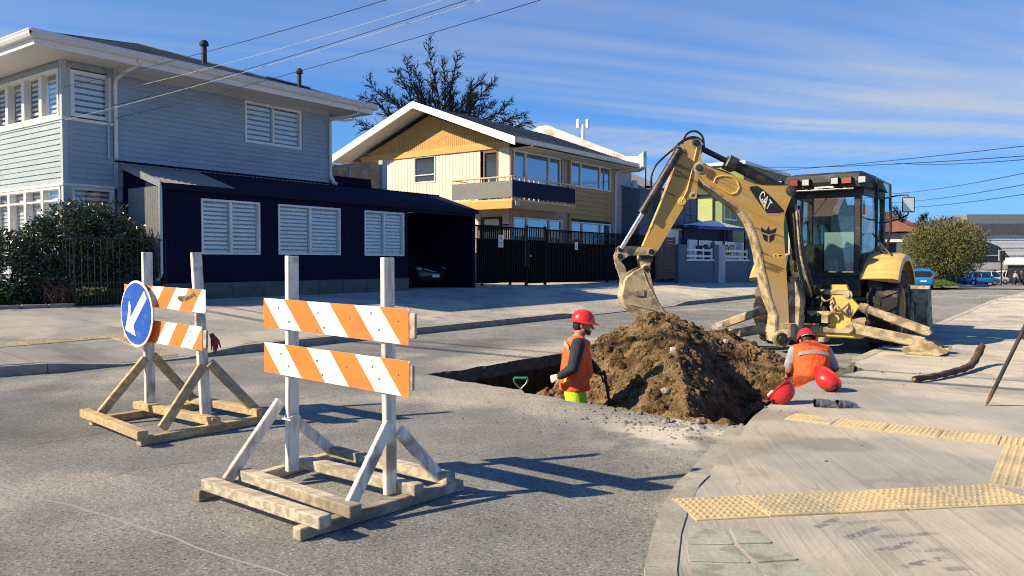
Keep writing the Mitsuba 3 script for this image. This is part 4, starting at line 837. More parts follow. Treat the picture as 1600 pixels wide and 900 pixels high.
# ------------------------------------------------------------------ backhoe loader
def cat_paint(p, n, uv):
    d = smoothstep(.46, .70, fbm(p.x * 3.1, p.y * 3.1, p.z * 3.1, 4)) * .45
    low = smoothstep(1.5, .35, p.z + .5 * (fbm(p.x * 6, p.y * 6, p.z * 6, 3) - .5))       # splashed mud is thicker low down
    sc = smoothstep(.66, .69, fbm(p.x * 5 + p.z * 9, p.y * 5 - p.z * 9, p.z * 2, 3))
    c = mix((.50, .295, .075), (.46, .345, .19), d)
    c = mix(c, (.45, .365, .235), low * .75)
    return mix(c, (.10, .055, .028), sc * .7)
mat('cat_yellow', cat_paint, .5, spec=.4)
mat('cat_clean', scuffed((.70, .42, .085), (.4, .3, .17), .5, 4), .42)
mat('mud_steel', lambda p, n, uv: mix((.42, .345, .22), (.21, .16, .10), smoothstep(.40, .68, fbm(p.x * 8, p.y * 8, p.z * 8, 4))) * (.8 + .4 * noise(p.x * 60, p.y * 60, p.z * 60)), .85, spec=.3,
    bump=lambda p, n, uv: .006 * fbm(p.x * 40, p.y * 40, p.z * 40, 3))
mat('machine_black', scuffed((.014, .014, .015), (.09, .08, .065), .6, 6, .5, .75), .5)
mat('rubber', lambda p, n, uv: mix((.022, .022, .024), (.20, .175, .14), smoothstep(.42, .7, fbm(p.x * 5, p.y * 5, p.z * 5, 4)) * .8), .85, spec=.3)
mat('hose_black', (.012, .012, .013), .4)
mat('seat_grey', scuffed((.36, .37, .37), (.2, .2, .19), .5, 8), .8)
mat('lamp_red', (.24, .05, .04), .25); mat('lamp_amber', (.30, .085, .05), .25); mat('lamp_clear', (.42, .44, .46), .2); mat('lens_yellow', (.75, .55, .08), .4)
mat('dusty_sheet', vary((.30, .34, .34), .3, 5), .7)
scene['cab_glass'] = {'type': 'thindielectric', 'int_ior': 1.55, 'specular_transmittance': rgb(.62, .80, .79)}; USED.add('cab_glass')
K = thing('backhoe_loader', 'muddy yellow backhoe loader with its boom folded over the dirt heap', 'digger')
BO = np.array([12.77, 3.95, .21]); BU, BV = np.array([.5860, -.8103, 0]), np.array([0, 0, 1.]); BN = np.cross(BU, BV)
def bp(u, v, d=0.): return BO + BU * u + BV * v + BN * d
def plate(poly, d0, d1, r=.012): return MB().prism(roundpoly(poly, r), BO, BU, BV, d0, d1)
boom_pts = [(-1.37, 2.79), (-1.35, 2.88), (-1.28, 2.9), (-1.21, 2.89), (-1.11, 2.83), (-.92, 2.75), (-.65, 2.65), (-.37, 2.54), (-.19, 2.52), (.12, 2.52), (.21, 2.52), (.24, 2.46), (.21, 2.36), (.16, 2.24), (.1, 2.08), (.08, 1.9), (.09, 1.65), (.12, 1.28), (.15, .91), (.19, .2), (.10, .0), (-.04, .02), (-.02, .45), (-.13, .73), (-.19, 1.0), (-.24, 1.19), (-.3, 1.51), (-.37, 1.72), (-.46, 1.93), (-.59, 2.11), (-.74, 2.23), (-.92, 2.36), (-1.06, 2.46), (-1.18, 2.54), (-1.3, 2.68)]
boom = part(K, 'boom', plate(boom_pts, -.36, 0, .02), 'cat_yellow')
part(boom, 'edge_plate', (lambda P: MB().prism(P.buffer(.02).difference(P.buffer(-.012)).intersection(Polygon([(-1.4, 2.75), (-1.3, 2.5), (-.6, 1.9), (-.5, .0), (-.0, .0), (.0, .6), (-.1, 1.0), (-.2, 1.6), (-.5, 2.2), (-1.1, 2.6)])), BO, BU, BV, -.37, .012))(Polygon(boom_pts)), 'mud_steel')
pad = [(-1.05, 2.56), (-1.02, 2.65), (-.9, 2.68), (-.76, 2.66), (-.67, 2.59), (-.64, 2.49), (-.68, 2.41), (-.76, 2.38), (-.85, 2.42), (-.97, 2.5)]
Pp = Polygon(pad).buffer(.03, quad_segs=6).buffer(-.03).simplify(.002); ringc = np.array(Pp.exterior.coords); ringc = np.array([Pp.exterior.interpolate(t).coords[0] for t in np.linspace(0, Pp.length, 40)])
part(boom, 'pressing', MB().tube([bp(u, v, .002) for u, v in ringc], .016, 6, False), 'cat_clean', 40)
part(boom, 'bracket', plate([(-1.16, 2.80), (-1.06, 2.76), (-1.10, 2.62), (-1.18, 2.66)], 0, .02), 'rust')
def pin(par, u, v, r, d0=-.38, d1=.03, m='machine_black'):
    k = part(par, 'pin', MB().lathe([(0, d1 + .0), (r * .55, d1), (r * .62, d1 - .008), (r * .95, d1 - .008), (r, d1 - .02), (r, d0), (0, d0)], bp(u, v), BN, 20), m, 30); return k
def boss(par, u, v, r, d=.012): part(par, 'boss', MB().lathe([(r * .6, d + .004), (r, d), (r + .012, 0), (r + .012, -.02)], bp(u, v), BN, 24), 'mud_steel', 30)
pin(boom, .19, 2.44, .085); pin(boom, .06, .06, .10, -.5, .08); boss(boom, .06, .06, .13, .05); boss(boom, -1.28, 2.80, .085, .014); pin(boom, -1.28, 2.80, .062)
stick_pts = [(-1.69, 3.1), (-1.65, 3.14), (-1.54, 3.19), (-1.45, 3.25), (-1.35, 3.27), (-1.28, 3.24), (-1.24, 3.18), (-1.24, 3.1), (-1.26, 3.03), (-1.24, 2.91), (-1.24, 2.82), (-1.29, 2.63), (-1.31, 2.49), (-1.31, 2.34), (-1.34, 2.32), (-1.42, 2.32), (-1.48, 2.28), (-1.51, 2.23), (-1.53, 2.17), (-1.95, 1.45), (-2.16, 1.55), (-1.9, 2.17), (-1.72, 2.65), (-1.67, 2.79), (-1.65, 2.9), (-1.66, 3.0)]
stick = part(K, 'stick', plate(stick_pts, -.31, -.02), 'cat_yellow')
for u, v, r in ((-1.61, 3.08, .06), (-1.33, 3.2, .055)): pin(stick, u, v, r, -.36, .02); boss(stick, u, v, r + .012, -.008)
part(stick, 'eye', MB().lathe([(.028, .004), (.055, .004), (.06, -.01)], bp(-1.37, 2.36, -.01), BN, 16), 'mud_steel', 30); part(stick, 'eye', MB().lathe([(.0, .001), (.028, .001), (.03, .006), (.062, .004), (.07, -.01)], bp(-1.55, 2.27, -.01), BN, 16), 'cat_clean', 30)
part(stick, 'weld_strip', MB().tube([bp(-1.32, 3.13, -.012), bp(-1.40, 2.75, -.012), bp(-1.47, 2.45, -.012), bp(-1.565, 2.26, -.012)], .012, 6), 'cat_clean')
part(stick, 'notice', plate([(-1.79, 2.42), (-1.66, 2.36), (-1.665, 2.345), (-1.795, 2.405)], -.02, -.016, .001), 'machine_black')
part(stick, 'nose', plate([(-2.22, 1.54), (-1.96, 1.45), (-2.03, 1.3), (-2.08, 1.15), (-2.17, 1.13), (-2.23, 1.32)], -.29, -.05), 'mud_steel'); part(stick, 'shadow_gap', plate([(-2.22, 1.44), (-1.98, 1.42), (-2.02, 1.30), (-2.2, 1.32)], -.05, -.035), 'machine_black')
lk = part(K, 'bucket_link', plate([(-2.57, 1.54), (-2.51, 1.56), (-2.08, 1.53), (-2.0, 1.49), (-1.99, 1.44), (-2.03, 1.41), (-2.4, 1.4), (-2.51, 1.33), (-2.58, 1.33), (-2.6, 1.4)], -.05, -.005).prism(roundpoly([(-2.57, 1.54), (-2.08, 1.53), (-2.0, 1.45), (-2.4, 1.4), (-2.58, 1.33)]), BO, BU, BV, -.36, -.31), 'mud_steel')
for u, v in ((-2.53, 1.50), (-2.54, 1.39), (-2.04, 1.46)): pin(lk, u, v, .048, -.38, .015); boss(lk, u, v, .055, .0)
l2 = part(K, 'bucket_link', plate([(-2.62, 1.45), (-2.56, 1.46), (-2.49, 1.36), (-2.51, 1.3), (-2.46, 1.23), (-2.39, 1.02), (-2.4, .93), (-2.48, .92), (-2.53, .99), (-2.58, 1.21), (-2.63, 1.34)], -.12, -.06).prism(roundpoly([(-2.62, 1.45), (-2.5, 1.36), (-2.39, 1.0), (-2.45, .92), (-2.58, 1.21)]), BO, BU, BV, -.30, -.24), 'mud_steel')
pin(l2, -2.43, .98, .045, -.36, .0)
bucket_pts = [(-2.14, 1.23), (-2.09, 1.15), (-2.05, .97), (-2.0, .8), (-1.94, .66), (-1.83, .5), (-1.9, .44), (-2.03, .43), (-2.21, .43), (-2.34, .47), (-2.44, .55), (-2.5, .64), (-2.52, .75), (-2.49, .9), (-2.48, .99), (-2.44, 1.05), (-2.33, 1.14), (-2.23, 1.19)]
Pb = roundpoly(bucket_pts, .015)
shell = Pb.difference(Pb.buffer(-.03)).difference(Polygon([(-2.06, 1.1), (-1.7, .2), (-1.95, .5), (-2.1, 1.0)]))
bk = part(K, 'bucket', MB().prism(shell, BO, BU, BV, -.50, .12).prism(Pb, BO, BU, BV, .10, .13).prism(Pb, BO, BU, BV, -.52, -.49), 'mud_steel')
part(bk, 'wear_bar', MB().tube([bp(-2.19, 1.15, .132), bp(-2.12, .95, .132), bp(-1.98, .70, .132), bp(-1.86, .5, .132)], .014, 6), 'mud_steel'); part(bk, 'wear_bar', MB().tube([bp(-2.40, .62, .132), bp(-2.1, .55, .132), bp(-1.9, .50, .132)], .011, 6), 'mud_steel')
part(bk, 'cast_block', plate([(-2.32, .86), (-2.18, .86), (-2.18, .76), (-2.32, .76)], .13, .148), 'mud_steel'); pin(bk, -2.14, 1.19, .05, -.53, .15); boss(bk, -2.14, 1.19, .06, .135)
for k in range(4):
    d = -.46 + k * .18; c = bp(-1.86, .475, d); part(bk, 'tooth', MB().beam(c, c + BU * .17 - BV * .10, .07, .035), 'mud_steel')
def ram(name, a, b, split, r0, r1, d):
    A_, B_ = bp(*a, d), bp(*b, d); m = A_ + (B_ - A_) * split; dd = nrm(B_ - A_)
    k = part(K, name, MB().cyl(A_, m, r0, 18), 'machine_black', 40)
    part(k, 'rod', MB().cyl(m - dd * .05, B_, r1, 14), 'chrome', 40); part(k, 'gland', MB().cyl(m - dd * .08, m + dd * .02, r0 * 1.14, 18), 'machine_black', 40); return k
ram('bucket_cylinder', (-1.61, 3.08), (-2.53, 1.51), .63, .068, .036, .02)
k = ram('stick_cylinder', (.19, 2.44), (-1.33, 3.2), .63, .085, .045, -.18); c = bp(-.73, 2.89, -.18); part(k, 'collar', MB().obox(c, [nrm(bp(-1.33, 3.2) - bp(.19, 2.44)), BN, np.cross(nrm(bp(-1.33, 3.2) - bp(.19, 2.44)), BN)], [.09, .12, .11], .02), 'machine_black')
scene[k + '__rod']['bsdf'] = {'type': 'ref', 'id': 'machine_black'}
k = ram('boom_cylinder', (.19, 2.44), (.46, .95), .72, .09, .045, -.16)
hz = [[bp(*q, -.1) for q in L] for L in ([(-1.45, 3.13), (-1.53, 3.2), (-1.50, 3.31), (-1.42, 3.39), (-1.31, 3.40), (-1.22, 3.33), (-1.19, 3.2), (-1.23, 3.08), (-1.26, 2.96), (-1.19, 2.86), (-.93, 2.78), (-.67, 2.66), (-.26, 2.53)],
     [(-1.25, 3.2), (-1.40, 3.29), (-1.55, 3.22), (-1.7, 3.10), (-1.85, 2.97), (-1.97, 2.84), (-2.03, 2.66), (-2.02, 2.42)], [(-1.2, 3.1), (-1.22, 3.25), (-1.34, 3.31), (-1.5, 3.27), (-1.62, 3.18)])]
def spline(P, n=40):
    from scipy.interpolate import CubicSpline
    P = np.array(P); t = np.r_[0, np.cumsum(np.linalg.norm(np.diff(P, axis=0), axis=1))]; return CubicSpline(t, P)(np.linspace(0, t[-1], n))
for L in hz: part(K, 'hose', MB().tube(spline(L), .017, 8), 'hose_black', True)
for off in (0, .06, .12): part(K, 'hose', MB().tube(spline([bp(.24 + off, 2.2, -.1), bp(.26 + off * .8, 1.8, .0), bp(.30 + off, 1.35, .02), bp(.42 + off, .98, -.02), bp(.55 + off, .75, -.2)]), .024, 8), ['hose_black', 'mud_steel', 'hose_black'][int(off * 17)], True)
# decals
part(boom, 'decal', plate([(-.47, 2.49), (-.45, 2.51), (-.35, 2.515), (-.26, 2.46), (-.09, 2.31), (.085, 2.12), (.08, 2.10), (0, 2.08), (-.19, 2.08), (-.26, 2.16), (-.47, 2.46)], .0, .003, .002), 'black_plastic')
part(boom, 'decal', plate([(-.31, 2.285), (-.205, 2.275), (-.225, 2.13)], .003, .006, .001), 'lens_yellow'); part(boom, 'decal', plate([(-.21, 2.075), (.02, 2.075), (-.01, 2.035), (-.15, 2.04)], 0, .003, .002), mat('pink_decal', (.50, .20, .19), .5))
tx = meshkit.text_mesh('CAT', .135, .003, True); tv = np.array(tx.vertices); w = tv[:, 0].max()
e1, e2 = nrm([.62, -.78]), nrm([.45, .89]); o2 = np.array([-.335, 2.335]); q = o2 + (tv[:, :1] / w * .27) * e1 + tv[:, 1:2] * e2
part(boom, 'lettering', (BO + q[:, :1] * BU + q[:, 1:] * BV + (.0065 + tv[:, 2:]) * BN, tx.faces), 'white_plain', label='white letters CAT on a black decal')
for P in ([(-.29, 1.86), (-.20, 1.80), (-.165, 1.87), (-.13, 1.80), (-.03, 1.85), (-.045, 1.77), (-.16, 1.74), (-.275, 1.78)], [(-.265, 1.755), (-.175, 1.72), (-.175, 1.61), (-.235, 1.65)], [(-.055, 1.75), (-.15, 1.72), (-.15, 1.60), (-.07, 1.655)]): part(boom, 'crest_sticker', plate(P, 0, .002, .002), 'black_plastic')
part(boom, 'warning_label', plate([(-.09, 1.435), (.07, 1.42), (.075, 1.365), (-.085, 1.375)], 0, .002, .002), 'lens_yellow'); part(boom, 'warning_mark', plate([(-.065, 1.385), (-.045, 1.42), (-.02, 1.382)], .002, .004, .001).prism(Polygon([(.0, 1.385), (.055, 1.385), (.055, 1.41), (.0, 1.41)]), BO, BU, BV, .002, .004), 'black_plastic')

# wheels
AX = np.array([14.78, 3.62, 0])
def wheel(name, x, y, r, w, side, lugs):
    c = (x, y, r); ax = (0, side, 0); h = w / 2
    wk = part(K, name, MB().lathe([(r * .56, -h * .80), (r * .62, -h * .98), (r * .80, -h), (r * .92, -h * .92), (r * .955, -h * .72), (r * .965, 0), (r * .955, h * .72), (r * .92, h * .92), (r * .80, h), (r * .62, h * .98), (r * .56, h * .8)], c, ax, 40), 'rubber', 30)
    part(wk, 'rim', MB().lathe([(0, h * .35), (r * .28, h * .35), (r * .32, h * .15), (r * .50, h * .25), (r * .53, h * .75), (r * .57, h * .82), (r * .57, -h * .82), (r * .4, -h * .5), (0, -h * .5)], c, ax, 32), 'cat_yellow', 30)
    for i in range(lugs):
        for s in (-1, 1):
            a = 2 * math.pi * (i + (.5 if s > 0 else 0)) / lugs; pts = []
            for t, da, rr0 in ((.02, .0, 1.0), (.55, .10, 1.0), (.98, .20, .965)):
                for e in (-.075, .075):
                    for rr in (rr0 * r, r * .93):
                        an = a + da * 1.15 + e * (1.0 + .25 * t); pts.append([x + math.sin(an) * rr, y + s * t * h * 1.0, r + math.cos(an) * rr])
            m = hull(pts); part(wk, 'lug', (m.vertices, m.faces), 'rubber')
    return wk
wheel('rear_wheel', 14.78, 2.68, .69, .50, -1, 16); wheel('rear_wheel', 14.78, 4.56, .69, .50, 1, 16)
wheel('front_wheel', 16.95, 2.80, .48, .34, -1, 14); wheel('front_wheel', 16.95, 4.44, .48, .34, 1, 14)
mb = MB(); mb.box(13.6, 18.1, 3.28, 3.96, .48, .95, .03); mb.cyl((14.78, 2.8, .69), (14.78, 4.5, .69), .14, 14); mb.cyl((16.95, 2.9, .48), (16.95, 4.4, .48), .09, 12); mb.box(14.1, 15.8, 3.0, 4.24, .9, 1.26, .03)
part(K, 'chassis', mb, 'machine_black')
part(K, 'hood', MB().box(15.75, 17.95, 3.16, 4.08, .95, 1.72, .08), 'cat_yellow')
mb = MB()
for y in (2.98, 4.26): mb.beam((15.7, y, 1.25), (17.4, y, 1.30), .12, .2); mb.beam((17.4, y, 1.32), (18.75, y, .45), .12, .2)
part(K, 'loader_arm', mb, 'cat_yellow')
lb = [(18.55, .12), (18.62, .05), (19.35, .03), (19.35, .08), (18.8, .16), (18.66, .4), (18.72, .72), (18.95, .98), (18.9, 1.0), (18.6, .76), (18.52, .4)]
part(K, 'loader_bucket', MB().prism(lb, (0, 2.62, 0), (1, 0, 0), (0, 0, 1), 0, -2.18).prism([(18.55, .12), (18.62, .05), (19.35, .03), (18.95, .98), (18.6, .76), (18.52, .4)], (0, 2.66, 0), (1, 0, 0), (0, 0, 1), 0, .05).prism([(18.55, .12), (18.62, .05), (19.35, .03), (18.95, .98), (18.6, .76), (18.52, .4)], (0, 4.75, 0), (1, 0, 0), (0, 0, 1), 0, .05), 'mud_steel')
# fenders
def fender(y0, y1):
    mb = MB(); A_ = np.radians(np.linspace(28, 152, 22)); cx_, cz_ = 14.78, .70; ro, ri = .99, .955
    P = [(cx_ - math.cos(a) * (ro + .04 * math.sin(a)), cz_ + math.sin(a) * (ro + .04 * math.sin(a))) for a in A_] + [(cx_ - math.cos(a) * ri, cz_ + math.sin(a) * ri) for a in A_[::-1]]
    mb.prism(P, (0, y1, 0), (1, 0, 0), (0, 0, 1), 0, y1 - y0)
    return mb
def fender2(y0, y1):
    "sheet bent over the tyre: lofted from the rear edge over the crown, rolled down at the outer side"
    A_ = np.radians(np.linspace(35, 150, 26)); sec = [(0, -.0), (.1, .012), (.3, .02), (.5, .015), (.58, -.02), (.60, -.09), (.585, -.12), (.56, -.02), (.3, -.015), (.0, -.03)]
    sgn = np.sign(y1 - y0); W = abs(y1 - y0) / .6; v = []
    for a in A_:
        for s, h in sec: r = 1.0 + h; v.append([14.78 - math.cos(a) * r * 1.0, y0 + sgn * s * W, .66 + math.sin(a) * r * .99])
    m = len(sec); f = []
    for i in range(len(A_) - 1):
        for j in range(m):
            k = (j + 1) % m; f += [[i * m + j, i * m + k, (i + 1) * m + k], [i * m + j, (i + 1) * m + k, (i + 1) * m + j]]
    t = trimesh.Trimesh(v, f, process=False); 
    for i0 in (0, (len(A_) - 1) * m): t = trimesh.util.concatenate([t, trimesh.Trimesh([v[i0 + j] for j in range(m)], [[0, j, j + 1] for j in range(1, m - 1)], process=False)])
    return t.vertices, t.faces
mat('fender_yellow', scuffed((.54, .365, .12), (.42, .33, .2), .5, 4), .4, two=True)
part(K, 'fender', fender2(2.98, 2.38), 'fender_yellow', 35); part(K, 'fender', fender2(4.24, 4.86), 'fender_yellow', 35)
mb = MB()
for y in (2.98, 4.24): mb.prism([(13.98, 1.22), (14.2, 1.62), (14.78, 1.70), (15.5, 1.5), (15.6, 1.0), (15.2, .95), (14.78, 1.6), (14.2, 1.3)], (0, y, 0), (1, 0, 0), (0, 0, 1), -.02, .02)
part(K, 'fender_support', mb, 'machine_black')
# cab
cab = numbered(K + '__cab'); mb = MB()
def post(p, q, w, d=None): mb.beam(p, q, w, d or w, (1, 0, 0), .015)
RL, RR, FL, FR = (14.22, 4.14), (14.22, 3.07), (15.62, 4.22), (15.62, 2.97)
for (x, y), w in ((RL, .10), (RR, .11), (FL, .09), (FR, .09)): post((x, y, 1.26), (x + (.02 if x > 15 else .0), y, 2.76), w)
post((15.02, 2.94, 1.5), (15.0, 2.98, 2.76), .07); post((15.02, 4.26, 1.5), (15.0, 4.22, 2.76), .07)
mb.beam((14.22, 3.07, 2.68), (14.22, 4.14, 2.68), .1, .14); mb.beam((14.22, 3.07, 1.28), (14.22, 4.14, 1.28), .1, .10); mb.beam((15.62, 2.97, 1.7), (15.62, 4.22, 1.7), .08, .1)
mb.beam((14.22, 3.0, 1.30), (15.05, 2.9, 1.72), .05, .08); mb.beam((15.0, 2.92, 1.75), (15.62, 2.95, 1.75), .05, .08); mb.beam((14.25, 3.03, 2.70), (15.62, 2.95, 2.70), .06, .12); mb.beam((14.25, 4.18, 2.70), (15.62, 4.22, 2.70), .06, .12)
put(cab, mb, 'machine_black')
rfm = hull([[x, y, z] for x, y, z in [(13.98, 2.96, 2.76), (13.98, 4.26, 2.76), (13.95, 3.0, 2.86), (13.95, 4.22, 2.86), (14.02, 3.02, 2.99), (14.02, 4.2, 2.99), (14.3, 3.05, 3.05), (14.3, 4.15, 3.05), (15.5, 3.05, 3.06), (15.5, 4.15, 3.06), (15.86, 3.0, 2.95), (15.86, 4.25, 2.95), (15.88, 2.92, 2.78), (15.88, 4.3, 2.78), (15.0, 2.84, 2.9), (15.0, 4.36, 2.9), (15.0, 2.84, 2.78), (15.0, 4.36, 2.78)]])
part(cab, 'roof', (rfm.vertices, rfm.faces), 'machine_black')
for y, m_, ww in ((4.30, 'lamp_clear', .09), (4.06, 'lamp_red', .15), (3.85, 'lamp_clear', .11), (3.38, 'lamp_clear', .11), (3.19, 'lamp_amber', .15), (2.95, 'lamp_clear', .11)):
    lm = part(cab, 'lamp', MB().box(13.90, 13.99, y - ww / 2 - .015, y + ww / 2 + .015, 2.80, 2.93, .012), 'black_plastic'); part(lm, 'lens', MB().box(13.885, 13.90, y - ww / 2, y + ww / 2, 2.815, 2.915, .006), m_)
part(cab, 'grab_rail', MB().cyl((13.99, 3.1, 2.735), (13.99, 4.1, 2.735), .018, 8), 'steel_grey'); part(cab, 'light_bar', MB().box(13.955, 13.985, 3.40, 3.72, 2.76, 2.785), 'white_plain')
def sheet(pts): return np.array(pts, float), np.array([[0, 1, 2], [0, 2, 3]])
part(cab, 'pane', sheet([(14.23, 4.1, 1.34), (14.23, 3.11, 1.34), (14.23, 3.11, 2.62), (14.23, 4.1, 2.62)]), 'cab_glass')
part(cab, 'pane', sheet([(14.24, 3.02, 1.36), (15.0, 2.93, 1.76), (15.0, 2.96, 2.66), (14.24, 3.04, 2.66)]), 'cab_glass')
part(cab, 'pane', sheet([(15.03, 2.93, 1.75), (15.58, 2.96, 1.75), (15.58, 2.97, 2.66), (15.03, 2.96, 2.66)]), 'cab_glass'); part(cab, 'pane', sheet([(15.63, 3.0, 1.78), (15.63, 4.18, 1.78), (15.64, 4.18, 2.7), (15.64, 3.0, 2.7)]), 'cab_glass')
part(cab, 'pane', sheet([(14.24, 4.19, 1.36), (15.58, 4.23, 1.76), (15.58, 4.23, 2.66), (14.24, 4.19, 2.66)]), 'cab_glass')
part(cab, 'dusty_panel', MB().box(14.255, 14.262, 3.13, 3.62, 1.35, 2.02), 'dusty_sheet')
ow = numbered(K + '__open_window'); labels[ow] = {'label': 'side window swung open beside the cab'}
fr = [(14.62, 2.86, 2.93), (14.42, 2.62, 2.80), (14.42, 2.60, 2.05), (14.50, 2.68, 1.66), (14.62, 2.86, 1.72)]
mb = MB(); mb.tube(fr + fr[:1], .022, 8); put(ow, mb, 'machine_black'); part(ow, 'pane', (np.array(fr), np.array([[0, 1, 2], [0, 2, 3], [0, 3, 4]])), 'cab_glass')
part(ow, 'stay', MB().tube(spline([(14.62, 2.92, 2.0), (14.5, 2.75, 1.8), (14.45, 2.62, 1.66), (14.43, 2.58, 1.62)], 14), .014, 6), 'machine_black')
mir = part(K, 'mirror', MB().obox((15.42, 2.50, 2.52), [nrm([.25, -1, 0]), nrm([1, .25, 0]), [0, 0, 1]], [.10, .025, .135], .02), 'black_plastic')
part(mir, 'glass', MB().obox((15.392, 2.494, 2.52), [nrm([.25, -1, 0]), nrm([1, .25, 0]), [0, 0, 1]], [.085, .003, .118]), mat('mirror_glass', (.62, .63, .63), .25, .55))
part(mir, 'arm', MB().tube([(15.64, 2.97, 2.66), (15.55, 2.70, 2.70), (15.46, 2.52, 2.70), (15.45, 2.50, 2.64)], .014, 6).tube([(15.45, 2.5, 2.4), (15.48, 2.52, 2.34), (15.55, 2.66, 2.28), (15.62, 2.93, 2.22)], .014, 6), 'machine_black')
sh = lambda c, h, ch: MB().box(c[0] - h[0], c[0] + h[0], c[1] - h[1], c[1] + h[1], c[2] - h[2], c[2] + h[2], ch)
st = part(K, 'seat', sh((14.95, 3.48, 1.62), (.26, .26, .08), .05), 'seat_grey'); part(st, 'backrest', sh((15.1, 3.46, 2.0), (.07, .25, .36), .06), 'seat_grey'); part(st, 'headrest', sh((15.1, 3.42, 2.44), (.05, .13, .09), .04), 'machine_black')
part(K, 'console', MB().box(14.32, 14.62, 3.62, 4.0, 1.26, 1.82, .05), 'machine_black', label='dark control console behind the rear window')
mb = MB()
for y, l in ((3.92, .42), (3.74, .36)): mb.tube([(14.45, y, 1.8), (14.47, y + .02, 1.8 + l * .6), (14.42, y + .05, 1.8 + l)], .012, 6); mb.sphere((14.42, y + .05, 1.8 + l), .032, 1)
part(K, 'lever', mb, 'black_plastic', True); part(K, 'steering_wheel', MB().tube([[15.35 + .08 * math.sin(t), 3.6 + .19 * math.cos(t), 1.95 + .17 * math.sin(t)] for t in np.linspace(0, 6.283, 25)], .018, 6, False), 'black_plastic', True)
part(cab, 'wiper', MB().tube([(14.17, 3.56, 2.62), (14.165, 3.75, 2.36), (14.165, 3.96, 2.16)], .012, 5).tube([(14.165, 3.9, 2.22), (14.16, 4.02, 2.12)], .02, 5), 'black_plastic'); part(cab, 'lower_wall', MB().box(14.18, 14.24, 3.1, 4.12, 1.02, 1.27), 'machine_black')
for y, w, m_ in ((3.76, .12, 'lens_yellow'), (3.55, .17, 'lens_yellow'), (3.22, .16, 'lamp_red')): part(cab, 'marker', MB().box(14.155, 14.18, y - w / 2, y + w / 2, 1.19, 1.25), m_)
# rear frame, swing casting, stabilisers
fx = 13.42
rf_ = part(K, 'rear_frame', MB().box(fx, fx + .12, 2.80, 4.5, .28, .46, .02).prism([(3.30, 1.14), (3.06, 1.14), (2.99, .94), (2.86, .80), (2.98, .62), (3.0, .36), (3.3, .36)], (fx - .02, 0, 0), (0, 1, 0), (0, 0, 1), 0, .10).prism([(4.06, 1.05), (4.3, 1.05), (4.34, .36), (4.06, .36)], (fx + .02, 0, 0), (0, 1, 0), (0, 0, 1), 0, .08), 'cat_clean')
part(rf_, 'cross_beam', MB().beam((fx - .03, 2.9, .40), (fx - .03, 4.4, .40), .05, .09, ch=.01).beam((fx - .02, 3.0, 1.02), (fx - .02, 4.2, 1.02), .05, .08, ch=.01), 'mud_steel'); part(rf_, 'bracket', MB().box(fx - .16, fx - .02, 3.28, 3.62, .66, .71).box(fx - .16, fx - .05, 3.3, 3.4, .52, .66), 'mud_steel')
for y, z in ((3.0, .48), (3.02, .72), (3.03, .98)): part(rf_, 'bolt', MB().lathe([(0, .05), (.035, .045), (.04, .02), (.07, .015), (.075, 0)], (fx - .02, y, z), (-1, 0, 0), 14), 'mud_steel', 30)
sw = part(K, 'swing_casting', MB().prism(roundpoly([(3.70, .26), (4.08, .26), (4.12, .62), (4.0, .86), (3.92, 1.16), (3.74, 1.20), (3.66, .9)], .03), (12.98, 0, 0), (0, 1, 0), (0, 0, 1), 0, .34), 'mud_steel')
part(sw, 'ear', MB().cyl((12.9, 3.84, .30), (12.9, 3.84, .52), .12, 16), 'mud_steel', 40); part(sw, 'ear', MB().cyl((13.05, 3.86, .95), (13.05, 3.86, 1.16), .11, 16), 'mud_steel', 40); part(sw, 'link', MB().tube([(12.85, 3.98, .52), (12.9, 3.9, .72), (13.0, 3.8, .98), (13.1, 3.74, 1.1)], .035, 8), 'mud_steel', True)
rg = np.random.default_rng(4)
for k in range(16):
    y0 = 3.12 + .8 * rg.random(); z0 = .55 + .6 * rg.random(); a = np.array([13.36, y0, z0]); b = a + [-.08 * rg.random(), .35 * (rg.random() - .5), .4 * (rg.random() - .6)]
    part(K, 'hose', MB().tube(spline([a + [.15, .05, .02], a, (a + b) / 2 + [-.08, 0, -.05], b, b + [.15, .03, .0]], 18), .016 + .008 * rg.random(), 6), ['hose_black', 'hose_black', 'machine_black', 'mud_steel'][k % 4], True)
part(K, 'valve_block', MB().box(13.38, 13.62, 3.36, 3.98, .50, .78, .02).box(13.40, 13.6, 3.42, 3.9, .80, .96, .02), 'machine_black')
for k in range(5): part(K, 'valve_spool', MB().cyl((13.25, 3.45 + k * .11, .66), (13.4, 3.45 + k * .11, .66), .028, 10), 'mud_steel' if k % 2 else 'machine_black', 40)
part(K, 'step', MB().box(13.30, 13.62, 3.36, 3.9, .20, .28, .01), 'mud_steel')
